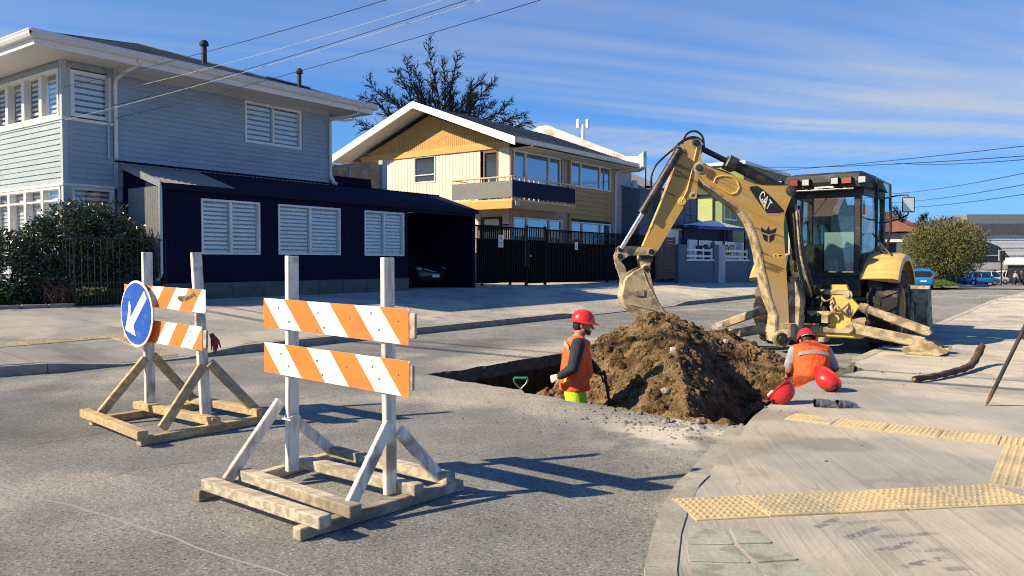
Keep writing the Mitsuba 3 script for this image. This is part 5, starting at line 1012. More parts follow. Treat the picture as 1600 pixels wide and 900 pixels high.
def stab(s, y0, foot, cyltop, cylbot, fz):
    lg = part(K, 'stabiliser', MB().beam((fx - .03, y0, .45), (fx - .03, foot, fz + .16), .12, .165, (0, 0, 1), .02), 'mud_steel')
    d = nrm(np.array(cylbot) - np.array(cyltop)); a, b = np.array(cyltop), np.array(cylbot); m_ = a + (b - a) * .42
    part(lg, 'ram', MB().cyl(a, m_, .065, 16).cyl(a + d * .05, a + d * .12, .08, 16), 'mud_steel', 40); part(lg, 'ram_guard', MB().beam(m_ - d * .05, b, .12, .135, (0, 0, 1), .015), 'mud_steel')
    part(lg, 'pin', MB().cyl((fx - .14, foot, fz + .17), (fx + .1, foot, fz + .17), .045, 14).cyl((fx - .14, cylbot[1], cylbot[2]), (fx + .1, cylbot[1], cylbot[2]), .04, 14).cyl((fx - .14, y0, .45), (fx + .1, y0, .45), .06, 14), 'mud_steel', 40)
    P = [(-.30, .10), (-.27, .02), (-.20, .0), (.22, .0), (.31, .05), (.33, .12), (.22, .11), (.10, .20), (-.06, .20), (-.16, .13)]
    part(lg, 'foot', MB().prism([(foot + q * (-1 if s < 0 else 1), fz + z) for q, z in P], (fx - .16, 0, 0), (0, 1, 0), (0, 0, 1), 0, .04).prism([(foot + q * (-1 if s < 0 else 1), fz + z) for q, z in P], (fx + .16, 0, 0), (0, 1, 0), (0, 0, 1), 0, .04).prism([(foot + q, fz + z) for q, z in ((-.27, .03), (-.2, 0), (.25, 0), (.3, .05), (.25, .03), (-.2, .03))], (fx - .24, 0, 0), (0, 1, 0), (0, 0, 1), 0, .5), 'mud_steel')
stab(-1, 2.98, 1.90, (fx, 2.86, .80), (fx, 1.86, .44), .108)
stab(1, 4.02, 5.25, (fx + .05, 4.20, .76), (fx, 5.22, .36), .02)
# ------------------------------------------------------------------ people and what they left on the pavement
def flesh(bones, res=.02, it=12):
    "one skin over a skeleton: hull of the two end balls of every bone, joined, refined, smoothed"
    ms = []
    for a, b, ra, rb in bones:
        pts = []
        for c, r in ((a, ra), (b, rb)):
            r = np.broadcast_to(np.asarray(r, float), (3,)); pts.append(np.asarray(c) + BALL * r)
        ms.append(manifold3d.Manifold.hull_points(np.vstack(pts)))
    m = manifold3d.Manifold.batch_boolean(ms, manifold3d.OpType.Add).refine_to_length(res).to_mesh()
    t = trimesh.Trimesh(m.vert_properties[:, :3], m.tri_verts); trimesh.smoothing.filter_taubin(t, lamb=.5, nu=.52, iterations=it); return t
BALL = trimesh.creation.icosphere(2, 1.0).vertices
mat('skin', (.30, .155, .095), .55); mat('hair', (.012, .010, .009), .6)
mat('vest_orange', scuffed((.86, .105, .018), (.45, .10, .03), .5, 7, .5, .75), .75, bump=lambda p, n, uv: .045 * fbm(p.x * 9, p.y * 9, p.z * 5, 3))
mat('reflective_grey', (.30, .29, .28), .4); mat('lime_cloth', (.50, .74, .03), .75, bump=lambda p, n, uv: .018 * fbm(p.x * 14, p.y * 14, p.z * 4, 3))
mat('navy_cloth', (.022, .022, .036), .85, bump=lambda p, n, uv: .014 * fbm(p.x * 16, p.y * 16, p.z * 16, 3)); mat('grey_cloth', (.30, .32, .36), .85, bump=lambda p, n, uv: .012 * fbm(p.x * 16, p.y * 16, p.z * 16, 3)); mat('white_glove', (.62, .58, .50), .85); mat('black_glove', (.018, .018, .02), .8); mat('boot', (.05, .035, .025), .8)
mat('helmet_red', scuffed((.60, .022, .018), (.40, .06, .04), .4, 12), .22, clearcoat=.6)
mat('glove_grey', scuffed((.085, .105, .14), (.04, .045, .05), .7, 18), .85)
def place(t, o, yaw, R=None):
    v = np.array(t.vertices if hasattr(t, 'vertices') else t[0]); f = t.faces if hasattr(t, 'faces') else t[1]
    if R is not None: v = v @ np.asarray(R).T
    return v @ rotz(yaw).T + np.asarray(o), f
def helmet_parts(L=.138, W=.110, H=.138):
    "hard hat, front along +x, rim at z=0"
    th = np.linspace(0, np.pi / 2, 10); an = np.arange(36) * 2 * np.pi / 36; v = []
    for t in th:
        for a in an:
            rib = .006 * math.exp(-(math.sin(a) * math.cos(t) / .12) ** 2) + .004 * math.exp(-((abs(math.sin(a) * math.cos(t)) - .35) / .08) ** 2)
            v.append([(L + rib) * math.cos(t) ** .8 * math.cos(a), W * math.cos(t) ** .8 * math.sin(a), (H + rib) * math.sin(t)])
    f = [[i * 36 + j, i * 36 + (j + 1) % 36, (i + 1) * 36 + (j + 1) % 36] for i in range(9) for j in range(36)] + [[i * 36 + j, (i + 1) * 36 + (j + 1) % 36, (i + 1) * 36 + j] for i in range(9) for j in range(36)]
    dome = trimesh.Trimesh(v, f, process=False)
    inner = dome.copy(); inner.vertices = inner.vertices * [.965, .955, .97]; inner.invert(); dome = trimesh.util.concatenate([dome, inner])
    rimv = []
    for a in np.linspace(0, 2 * np.pi, 49)[:-1]:
        fr = max(0, math.cos(a)) ** 2; o = .012 + .055 * fr
        for k, (e, z) in enumerate(((-.004, .012), (o, .0 - .012 * fr), (o, -.007 - .012 * fr), (-.006, -.004))): rimv.append([(L + e) * math.cos(a), (W + min(e, .02)) * math.sin(a), z])
    n = 48; rf = [[i * 4 + k, ((i + 1) % n) * 4 + k, ((i + 1) % n) * 4 + (k + 1) % 4] for i in range(n) for k in range(4)] + [[i * 4 + k, ((i + 1) % n) * 4 + (k + 1) % 4, i * 4 + (k + 1) % 4] for i in range(n) for k in range(4)]
    rim = trimesh.Trimesh(rimv, rf, process=False); trimesh.repair.fix_normals(rim)
    return trimesh.util.concatenate([dome, rim])
HEL = helmet_parts()
def helmet_extra(): 
    mb = MB()
    for k in range(-2, 3): mb.obox((-.125 - .004 * (2 - abs(k)), k * .022, .05), [nrm([1, 0, .25]), [0, 1, 0], nrm([-.25, 0, 1])], [.012, .005, .012])
    return mb()
def hand(side, curl, sc=1.0, sp=.15):
    "relaxed hand along +x, palm down, thumb towards +y * side"
    B = [((0, 0, 0), (.045, .0, 0), (.024, .026, .016), (.02, .032, .013)), ((.045, 0, 0), (.085, 0, -.004), (.02, .034, .013), (.016, .037, .012))]
    for i, (y, l) in enumerate(((.029, .070), (.010, .080), (-.010, .074), (-.028, .058))):
        p = np.array([.088, y * side, -.004]); a = -.15
        for s in (.45, .32, .23):
            a -= curl * 1.0; q = p + np.array([math.cos(a), y * sp * 30 * .033 * side, math.sin(a)]) * l * s; B.append((p, q, .0095, .0085)); p = q
    p = np.array([.03, .026 * side, -.004]); q = p + [.032, .026 * side, -.012 - curl * .01]; B.append((p, q, .012, .0105)); B.append((q, q + [.03, .008 * side, -.014 - curl * .012], .0105, .009))
    t = flesh([(np.array(a) * sc, np.array(b) * sc, np.array(r) * sc, np.array(s) * sc) for a, b, r, s in B], .006, 6); return t
def orient(t, o, d, up):
    d = nrm(d); s = nrm(np.cross(up, d)); u = np.cross(d, s); return trimesh.Trimesh(t.vertices @ np.array([d, s, u]) + np.asarray(o), t.faces, process=False)
def head(c, yaw=0, pitch=0, s=1.0):
    c = np.asarray(c, float)
    B = [((-.01, 0, .045), (.0, 0, .045), (.098, .078, .095), (.095, .078, .095)), ((.02, 0, -.03), (.055, 0, -.075), (.07, .066, .07), (.035, .04, .032)), ((.092, 0, .015), (.118, 0, -.022), (.012, .012, .02), (.018, .019, .014)),
         ((.085, 0, -.058), (.098, 0, -.062), (.016, .028, .012), (.012, .022, .010)), ((.09, -.035, .03), (.09, .035, .03), (.016, .02, .012), (.016, .02, .012)), ((-.01, .08, -.005), (-.015, .085, .02), (.018, .012, .025), (.016, .012, .022)), ((-.01, -.08, -.005), (-.015, -.085, .02), (.018, .012, .025), (.016, .012, .022))]
    R = trimesh.transformations.euler_matrix(0, pitch, yaw)[:3, :3]
    return [(R @ np.array(a) * s + c, R @ np.array(b) * s + c, np.array(ra) * s, np.array(rb) * s) for a, b, ra, rb in B], R
# man standing in the trench, turned to the right
O1, Y1 = (7.97, 4.84, -.80), -54.1 - 3
hd, RH = head((.095, 0, 1.555), -.1, .12)
body = hd + [((.06, 0, 1.48), (.03, 0, 1.38), .06, .07), ((.02, 0, 1.36), (-.01, 0, 1.1), (.12, .18, .08), (.13, .16, .12)), ((-.01, 0, 1.1), (-.02, 0, .92), (.13, .16, .1), (.13, .165, .09)),
     ((.03, -.19, 1.345), (-.03, -.30, 1.09), .062, .05), ((-.03, -.30, 1.09), (-.19, -.25, .985), .05, .036), ((.03, .19, 1.345), (.15, .26, 1.10), .062, .05), ((.15, .26, 1.10), (.30, .18, .97), .05, .036),
     ((-.02, -.09, .90), (.02, -.12, .48), .095, .062), ((.02, -.12, .48), (-.02, -.13, .08), .062, .045), ((-.02, .09, .90), (.06, .12, .48), .095, .062), ((.06, .12, .48), (.03, .13, .08), .062, .045), ((-.03, -.13, .05), (.15, -.15, .035), .05, .035), ((.02, .13, .05), (.20, .15, .035), .05, .035)]
P1 = thing('person', 'person in red hard hat, orange vest and lime trousers standing in the trench', 'person', 'workers at the trench')
put(P1, place(flesh(body), O1, Y1), 'skin', True)
vest = [((.035, -.15, 1.40), (.035, .15, 1.40), (.075, .06, .045), (.075, .06, .045)), ((.03, 0, 1.34), (.0, 0, 1.12), (.155, .215, .07), (.165, .205, .08)), ((.0, 0, 1.12), (-.01, 0, .86), (.165, .205, .06), (.185, .225, .035)), ((-.01, 0, .86), (.0, 0, .80), (.185, .225, .03), (.185, .225, .02)), ((.13, 0, 1.2), (.14, 0, 1.0), (.06, .12, .08), (.075, .14, .08))]
vk = part(P1, 'vest', place(flesh(vest, .022, 8), O1, Y1), 'vest_orange', True)
mb = MB()
for s in (-1,):
    mb.tube([(-.135, -.02, 1.385), (-.118, -.11, 1.375), (-.10, -.17, 1.35), (-.085, -.205, 1.31)], .012, 6); 
band = [(-.125, -.03, 1.36), (-.115, -.10, 1.355), (-.095, -.165, 1.335), (-.075, -.202, 1.305)]
v = []
for x, y, z in band: v += [[x * 1.06, y * 1.05, z + .025], [x * 1.12, y * 1.08, z - .03]]
part(vk, 'reflective_band', place(((lambda vv: np.vstack([vv, vv * [.9, .9, 1]]))(np.array(v)), np.array([[i, i + 1, i + 2] for i in range(0, 6, 2)] + [[i + 1, i + 3, i + 2] for i in range(0, 6, 2)])), O1, Y1), mat('reflective_two', (.30, .29, .28), .4, two=True))
part(vk, 'pocket', place(flesh([((.12, -.17, .98), (.10, -.195, .86), (.05, .025, .02), (.055, .025, .02))], .015, 4), O1, Y1), 'vest_orange', True)
sl = [((.03, -.19, 1.35), (-.035, -.305, 1.09), .083, .066), ((-.035, -.305, 1.09), (-.17, -.257, .995), .066, .047)]; part(P1, 'sleeve', place(flesh(sl, .02, 5), O1, Y1), 'navy_cloth', True)
sl = [((.03, .19, 1.35), (.155, .265, 1.10), .083, .066), ((.155, .265, 1.10), (.275, .195, .99), .066, .047)]; part(P1, 'sleeve', place(flesh(sl, .02, 5), O1, Y1), 'navy_cloth', True)
tr = [((-.02, -.09, .92), (.02, -.12, .48), (.135, .125, .1), .105), ((.02, -.12, .48), (-.01, -.13, .10), .105, .095), ((-.02, .09, .92), (.06, .12, .48), (.135, .125, .1), .105), ((.06, .12, .48), (.04, .13, .10), .105, .095), ((-.02, -.06, .95), (-.02, .06, .95), (.14, .13, .06), (.14, .13, .06))]
part(P1, 'trousers', place(flesh(tr, .022, 6), O1, Y1), 'lime_cloth', True)
for s in (-1, 1): part(P1, 'boot', place(flesh([((-.03, s * .13, .06), (-.02, s * .13, .14), .062, .055), ((-.03, s * .13, .045), (.16, s * .15, .04), .055, .045)], .02, 4), O1, Y1), 'boot', True)
part(P1, 'glove', place(orient(hand(1, .55, 1.12), (-.175, -.255, .99), (-.9, .25, -.35), (0.2, -.9, .3)), O1, Y1), 'white_glove', True); part(P1, 'glove', place(orient(hand(-1, .75, 1.15), (.285, .19, .985), (.85, -.3, -.45), (.3, .1, .9)), O1, Y1), 'black_glove', True)
hk = part(P1, 'helmet', place(trimesh.Trimesh(HEL.vertices @ RH.T + np.array([.088, 0, 1.60]), HEL.faces, process=False), O1, Y1), 'helmet_red', 40)
hair = [((-.03, 0, .055), (-.055, 0, -.02), (.085, .085, .07), (.058, .075, .05))]; part(P1, 'hair', place(flesh([(RH @ np.array(a) + [.085, 0, 1.555], RH @ np.array(b) + [.085, 0, 1.555], r, s) for a, b, r, s in hair], .02, 3), O1, Y1), 'hair', True)
bd = [((.078, -.02, -.088), (.078, .02, -.088), (.022, .03, .02), (.022, .03, .02)), ((.07, -.045, -.07), (.03, -.07, -.045), .016, .014), ((.07, .045, -.07), (.03, .07, -.045), .016, .014)]
part(P1, 'beard', place(flesh([(RH @ np.array(a) + [.095, 0, 1.555], RH @ np.array(b) + [.095, 0, 1.555], r, s) for a, b, r, s in bd], .012, 3), O1, Y1), 'hair', True)
def w1(p): return np.array(p) @ rotz(Y1).T + np.array(O1)
S = thing('shovel', 'shovel with a black handle held by the man standing in the trench', 'shovel')
a, b = w1((.355, .15, .985)), w1((.50, .10, .10)); d = nrm(b - a)
part(S, 'shaft', MB().cyl(a + d * .12, b, .018, 10), 'black_plastic', 40); sd = w1((0, 1, 0)) - w1((0, 0, 0))
part(S, 'handle', MB().tube([a + d * .14, a + d * .08 + sd * .05, a + sd * .055, a - sd * .055, a + d * .08 - sd * .05, a + d * .14], .014, 8), 'black_plastic', True)
fw = np.cross(d, sd); part(S, 'blade', MB().prism([(-.11, 0), (.11, 0), (.12, .2), (.0, .30), (-.12, .2)], b - d * .02, sd, d, -.004, .004), 'steel_grey')
S = thing('shovel', 'shovel with a green D-shaped grip standing in the dark end of the trench', 'shovel')
a, b = np.array([8.14, 5.75, .03]), np.array([8.2, 5.8, -.85]); r = np.array([.586, -.81, 0])
part(S, 'handle', MB().tube([a - r * .085, a + r * .085], .017, 8), mat('grip_green', (.03, .22, .13), .5)); part(S, 'yoke', MB().tube(spline([a - r * .085, a - r * .06 + [0, 0, -.08], a + [.0, 0, -.15], a + [0, 0, -.2]], 12), .012, 8).tube(spline([a + r * .085, a + r * .06 + [0, 0, -.08], a + [.0, 0, -.15], a + [0, 0, -.2]], 12), .012, 8), 'steel_grey', True); part(S, 'shaft', MB().cyl(a + [0, 0, -.15], b, .019, 10), 'old_wood', 40)

# man kneeling in the far end of the trench, back to us
O2, Y2 = (10.50, 2.80, -.64), 30
hd, RH = head((.21, .02, 1.085), .1, .75, .98)
body = hd + [((.17, .02, 1.05), (.08, 0, 1.0), .062, .075), ((.06, 0, 1.0), (.0, 0, .76), (.11, .19, .07), (.12, .16, .1)), ((.0, 0, .76), (-.02, 0, .55), (.12, .16, .09), (.14, .18, .09)),
     ((.09, .20, .98), (.15, .255, .72), .058, .05), ((.15, .255, .72), (.34, .20, .62), .05, .036), ((.09, -.20, .98), (.15, -.33, .76), .058, .05), ((.15, -.33, .76), (.36, -.26, .66), .052, .038), ((.36, -.24, .66), (.44, -.22, .62), .04, .03), ((.34, .22, .62), (.42, .2, .58), .04, .03),
     ((-.02, .10, .52), (.14, .13, .09), .10, .068), ((.14, .13, .09), (-.26, .13, .06), .065, .05), ((-.02, -.10, .52), (.14, -.13, .09), .10, .068), ((.14, -.13, .09), (-.26, -.13, .06), .065, .05)]
P2 = thing('person', 'person in orange vest and red hard hat kneeling with back turned beside the kerb', 'person', 'workers at the trench')
put(P2, place(flesh(body), O2, Y2), 'skin', True)
vest = [((.10, -.03, 1.075), (.08, -.175, 1.0), (.085, .07, .05), (.08, .07, .06)), ((.10, .03, 1.075), (.08, .175, 1.0), (.085, .07, .05), (.08, .07, .06)), ((.075, -.175, 1.03), (.075, .175, 1.03), (.085, .065, .045), (.085, .065, .045)), ((.06, 0, 1.0), (.0, 0, .76), (.145, .245, .06), (.15, .225, .08)), ((.0, 0, .76), (-.03, 0, .52), (.15, .225, .06), (.175, .24, .03)), ((-.03, 0, .52), (-.04, .02, .42), (.175, .24, .03), (.175, .24, .02))]
vk = part(P2, 'vest', place(flesh(vest, .022, 7), O2, Y2), 'vest_orange', True)
vv = []
for y in np.linspace(-.19, .19, 9): x = -.085 + .9 * y * y; vv += [[x - .004, y, 1.015 - .9 * y * y], [x - .016, y * 1.04, .972 - .9 * y * y]]
vv = np.array(vv); vv = np.vstack([vv, vv + [.04, 0, 0]])
part(vk, 'reflective_band', place((vv, np.array([[i, i + 1, i + 2] for i in range(0, 16, 2)] + [[i + 1, i + 3, i + 2] for i in range(0, 16, 2)])), O2, Y2), 'reflective_two')
for s in (-1, 1): part(P2, 'sleeve', place(flesh([((.09, s * .20, .98), (.15, s * (.31 if s < 0 else .25), .79), .078, .064)], .02, 4), O2, Y2), 'grey_cloth', True)
tr = [((-.02, s * .10, .54), (.14, s * .13, .10), (.13, .12, .1), .09) for s in (-1, 1)] + [((.14, s * .13, .09), (-.24, s * .13, .06), .085, .07) for s in (-1, 1)] + [((-.03, -.07, .5), (-.03, .07, .5), (.15, .13, .1), (.15, .13, .1))]
part(P2, 'trousers', place(flesh(tr, .022, 5), O2, Y2), mat('jeans', (.02, .03, .075), .85), True)
part(P2, 'helmet', place(trimesh.Trimesh(HEL.vertices @ RH.T + np.array([.225, .02, 1.13]), HEL.faces, process=False), O2, Y2), 'helmet_red', 40)
part(P2, 'hair', place(flesh([(RH @ np.array(a) + [.21, .02, 1.085], RH @ np.array(b) + [.21, .02, 1.085], r, s) for a, b, r, s in [((-.03, 0, .05), (-.06, 0, -.04), (.09, .085, .07), (.055, .07, .05))]], .02, 3), O2, Y2), 'hair', True)
part(P2, 'headband', place(trimesh.Trimesh((np.array([[-.135 * math.cos(a) - .0, .112 * math.sin(a), z] for a in np.linspace(-.9, .9, 9) for z in (-.012, .012)]) @ RH.T) + [.225, .02, 1.12], [[i, i + 1, i + 2] for i in range(0, 16, 2)] + [[i + 1, i + 3, i + 2] for i in range(0, 16, 2)], process=False), O2, Y2), mat('band_white', (.6, .6, .58), .6, two=True))
for s, h_ in ((-1, (.36, -.24, .66)), (1, (.34, .22, .62))): part(P2, 'hand', place(orient(hand(s, .6), h_, (.85, -.1 * s, -.35), (.2, 0, 1)), O2, Y2), 'skin', True)

# hard hats, gloves, root and bar on the pavement
def lay(t, o, R): return trimesh.Trimesh(np.array(t.vertices) @ np.asarray(R).T + np.asarray(o), t.faces, process=False)
def basis(x, z): x = nrm(x); z = nrm(np.asarray(z) - x * np.dot(x, z)); return np.stack([x, np.cross(z, x), z], 1)
Fv, Rv, Uv = np.array([.81, .586, 0]), np.array([.586, -.81, 0]), np.array([0, 0, 1.])
for o, fx_, up_, lab in (((7.86, 2.41, .232), Rv * .8 + Uv * .62 + Fv * .1, -Uv * .75 + Rv * .38 - Fv * .5, 'red hard hat lying crown down at the very edge of the trench'), ((8.93, 2.20, .232), -Rv * .55 + Uv * .45 + Fv * .62, -Uv * .55 + Rv * .25 - Fv * .75, 'red hard hat lying on the pavement behind the kneeling man')):
    h_ = thing('hard_hat', lab, 'hard hat', 'loose hard hats'); R_ = basis(fx_, up_)
    put(h_, lay(HEL, o, R_), 'helmet_red', 40)
    hv, hf_ = helmet_extra(); part(h_, 'vent_slots', lay(trimesh.Trimesh(hv, hf_, process=False), o, R_), 'dark_hole')
    t = flesh([((-.10, -.05, -.01), (-.115, .03, -.02), .018, .016), ((-.115, .03, -.02), (-.08, .085, -.015), .016, .014)], .012, 3); part(h_, 'padding', lay(t, o, R_), 'white_glove', True)
for o, dd, lab in (((7.90, 2.02, .138), (.5, -.8, -.05), 'grey work glove with its open cuff towards us on the pavement'), ((7.98, 1.84, .134), (.75, -.66, -.1), 'grey work glove with spread fingers on the pavement')):
    g = thing('glove', lab, 'glove', 'gloves on the pavement'); t = hand(1, .30, 1.5, 9.0); t.vertices += (np.stack([meshkit.fbm(t.vertices * 22, 3, q) - .5 for q in (1, 2, 3)], -1)) * .03; t.vertices *= [1, 1, 1.9]; put(g, orient(t, o, dd, (0, 0, 1)), 'glove_grey', True)
    c = np.array(o); d = nrm(dd); part(g, 'cuff', MB().tube([c - d * .06, c - d * .03, c + d * .03], [.040, .036, .032], 14, False).tube([c - d * .059, c + d * .01], [.041, .034], 14, False), 'glove_grey', True)
mat('bark', lambda p, n, uv: mix((.12, .075, .045), (.035, .022, .015), fbm(p.x * 18, p.y * 18, p.z * 18, 4)), .9, bump=lambda p, n, uv: .01 * fbm(p.x * 30, p.y * 30, p.z * 30, 3))
root = spline([(10.12, 1.55, .145), (10.6, 1.36, .15), (11.1, 1.24, .155), (11.55, 1.15, .165), (11.95, 1.12, .20), (12.25, 1.10, .28), (12.45, 1.08, .36)], 30)
rk = solo('root', MB().tube(root, np.linspace(.034, .050, 30) * (1 + .12 * np.sin(np.arange(30) * 1.7)), 10), 'bark', 'dug up crooked brown root lying on the pavement', 'root', smooth=True)
part(rk, 'cut_end', MB().cyl(root[0] - [.004, -.002, 0], root[0] + [.003, 0, 0], .022, 10), 'raw_wood')
ba, bb = np.array([8.91, .73, .10]), np.array([8.80, .43, .87]); dd = bb - ba
ir = thing('iron_bar', 'rusty steel bar standing aslant at the right edge', 'bar')
part(ir, 'shaft', MB().cyl(ba + dd * .12, ba + dd * 1.9, .018, 10), mat('bar_steel', lambda p, n, uv: mix((.045, .052, .075), (.17, .09, .04), dr.clip(smoothstep(.5, .75, fbm(p.x * 20, p.y * 20, p.z * 9, 3)) * .5 + smoothstep(.30, .18, p.z), 0, 1)), .5, .4), 40); part(ir, 'tip', MB().tube([ba, ba + dd * .05, ba + dd * .13], [.004, .014, .019], 8), 'rust')
# ------------------------------------------------------------------ plants
def leafmat(name, a, b, rough=.45, spec=.5, trans=.3):
    scene[name] = {'type': 'twosided', 'bsdf': {'type': 'principled', 'base_color': mikit.proc(lambda p, n, uv: mix(a, b, noise(p.x * 7, p.y * 7, p.z * 7)) * (.6 + .8 * noise(p.x * 29, p.y * 29, p.z * 29))), 'roughness': rough, 'specular': spec}}; USED.add(name)
leafmat('leaf_dark', (.022, .040, .016), (.062, .09, .04), .32, .9); leafmat('leaf_green', (.045, .085, .02), (.09, .13, .035), .4, .6); leafmat('leaf_olive', (.085, .10, .03), (.155, .155, .055), .6, .3); leafmat('leaf_brown', (.13, .095, .05), (.19, .14, .075), .7, .3); leafmat('needle', (.009, .011, .009), (.022, .024, .018), .8, .2)
leafmat('grass_blade', (.05, .10, .02), (.11, .17, .04), .6, .3)
def leaves(pts, dirs, size, rng, fold=.3, aspect=.5):
    "folded leaf: four triangles from base to tip"
    n = len(pts); d = dirs / (np.linalg.norm(dirs, axis=1, keepdims=True) + 1e-9); a = np.cross(d, rng.normal(size=(n, 3))); a /= np.linalg.norm(a, axis=1, keepdims=True) + 1e-9; up = np.cross(d, a)
    s = size * rng.uniform(.6, 1.3, (n, 1)); L = d * s; Wd = a * s * aspect / 2; H = up * s * fold * .5
    v = np.stack([pts, pts + L * .5 + Wd + H, pts + L, pts + L * .5 - Wd + H, pts + L * .5], 1).reshape(-1, 3); k = np.arange(n)[:, None] * 5
    return v, np.vstack([k + [0, 1, 4], k + [1, 2, 4], k + [2, 3, 4], k + [3, 0, 4]])
def bush(name, label, lobes, n, size, m, seed, group=None, stems=5, cat='bush', dens=3.0):
    rng = np.random.default_rng(seed); key = thing(name, label, cat, group); P, Dn = [], []
    w = np.array([l[1][0] * l[1][1] + l[1][1] * l[1][2] for l in lobes]); w = w / w.sum()
    for (c, r), q in zip(lobes, w):
        k = int(n * q); d = rng.normal(size=(k, 3)); d /= np.linalg.norm(d, axis=1, keepdims=True); rad = rng.random((k, 1)) ** (1 / dens)
        bump = .72 + .55 * meshkit.fbm(d * 2.6 + seed, 3, seed)[:, None]; P.append(np.array(c) + d * np.array(r) * rad * bump); Dn.append(d + rng.normal(size=(k, 3)) * .9)
    for _ in range(26):                                             # loose shoots break the outline
        c, r = lobes[rng.integers(len(lobes))]; d = nrm(rng.normal(size=3) + [0, -.3, .9]); s0 = np.array(c) + d * np.array(r) * .85; k = 34; t = rng.random((k, 1)) * rng.uniform(.15, .42)
        P.append(s0 + d * t + rng.normal(0, .035, (k, 3))); Dn.append(d + rng.normal(size=(k, 3)) * .8)
    P, Dn = np.vstack(P), np.vstack(Dn); hole = meshkit.fbm(P * 2.3 + seed, 3, seed + 5); ok = (P[:, 2] > .35) & (hole > .35) 
    part(key, 'foliage', leaves(P[ok], Dn[ok], size, rng), m, kind='stuff')
    for i in range(stems):
        c, r = lobes[i % len(lobes)]; base = np.array([c[0] + rng.normal(0, .15), c[1] + rng.normal(0, .15), .45]); tip = np.array(c) + rng.normal(size=3) * np.array(r) * .35
        part(key, 'stem', MB().tube(spline([base, (base + tip) / 2 + rng.normal(size=3) * .08, tip], 8), np.linspace(.035, .012, 8), 6), 'bark', True)
    return key
bush('bush', 'large dark glossy evergreen bush behind the iron fence at the house corner', [((8.6, 18.3, 1.75), (.95, .75, 1.15)), ((9.4, 18.2, 1.6), (.8, .7, 1.0)), ((8.0, 18.5, 1.5), (.6, .6, 1.0)), ((9.9, 18.0, 1.35), (.4, .4, .85)), ((8.9, 18.0, 2.2), (.6, .5, .6))], 30000, .085, 'leaf_dark', 3)
bush('bush', 'lower dark leafy bush left of the iron fence', [((7.1, 18.6, 1.3), (.95, .8, .95)), ((6.5, 19.2, 1.45), (.8, .8, 1.0)), ((7.7, 18.1, 1.0), (.5, .5, .65))], 18000, .085, 'leaf_dark', 4)
bush('bush', 'bright green low shrub at the foot of the bushes on the far left', [((6.7, 17.9, .75), (.6, .4, .4)), ((6.1, 18.0, .7), (.5, .4, .35))], 2600, .07, 'leaf_green', 5)
rng = np.random.default_rng(12)
k = thing('shrub', 'dry reddish brown twiggy shrub at the fence corner', 'shrub'); mb = MB()
for i in range(60): b = np.array([7.75 + rng.normal(0, .13), 17.35 + rng.normal(0, .1), .55]); mb.tube([b, b + [rng.normal(0, .08), rng.normal(0, .08), .2 + .25 * rng.random()], b + [rng.normal(0, .18), rng.normal(0, .15), .3 + .35 * rng.random()]], [.006, .005, .002], 3)
part(k, 'twigs', mb, mat('twig', (.12, .06, .04), .9), kind='stuff')
k = thing('flower_bed', 'clump of yellow flowers with green leaves behind the low bars of the iron fence', 'flowers')
pts = np.c_[rng.uniform(8.1, 9.3, 1500), rng.uniform(17.3, 17.8, 1500), .5 + .38 * rng.random(1500) ** 1.2]; part(k, 'foliage', leaves(pts, rng.normal(size=(1500, 3)) + [0, 0, 1.0], .09, rng, .2, .3), 'leaf_green', kind='stuff')
mat('petal', (.75, .60, .06), .6)
for i in range(26): x, y, z = rng.uniform(8.1, 8.9), rng.uniform(17.28, 17.6), .80 + .16 * rng.random(); part(k, 'flower', MB().lathe([(0, .012), (.015, .014), (.03 + .012 * rng.random(), .004), (.012, -.004), (0, -.006)], (x, y, z), (rng.normal(0, .3), -.7, .6), 8), 'petal')
struct('soil_bed', grid_mesh(Polygon([(5.2, 17.4), (8.0, 17.12), (10.15, 17.3), (10.15, 19.2), (5.2, 19.6)]), .5, lambda x, y: .62 + 0 * x), 'dirt')
k = struct('bed_edging', None, None)
for i in range(6): part(k, 'edging_stone', MB().beam((5.0 + i * .5, 17.42 - i * .05, .60), (5.48 + i * .5, 17.37 - i * .05, .60), .12, .1, ch=.015), 'kerb_concrete')
# low iron fence
def picket(name, label, a, b, n, zt, zm):
    k = thing(name, label, 'fence', 'iron fence round the front garden'); a, b = np.array(a), np.array(b)
    for z in (zt, zm): part(k, 'rail', MB().beam(np.r_[a, z], np.r_[b, z], .022, .022), 'black_metal')
    for i in range(n + 1): p = a + (b - a) * i / n; tall = i % 2 == 0; part(k, 'picket', MB().beam(np.r_[p, .55], np.r_[p, zt if tall else zm + .02], .014, .014, (1, 0, 0)), 'black_metal')
picket('iron_fence', 'thin black iron railing with close lower bars in front of the big bush', (8.02, 17.12), (10.1, 17.22), 30, 2.02, 1.06)
picket('iron_fence', 'short return of the thin black iron railing at the garden corner', (8.0, 17.14), (8.16, 18.4), 12, 2.0, 1.06)
picket('iron_fence', 'thin black iron railing running left in front of the white-framed windows', (5.6, 18.35), (8.1, 18.35), 18, 1.98, 1.0)
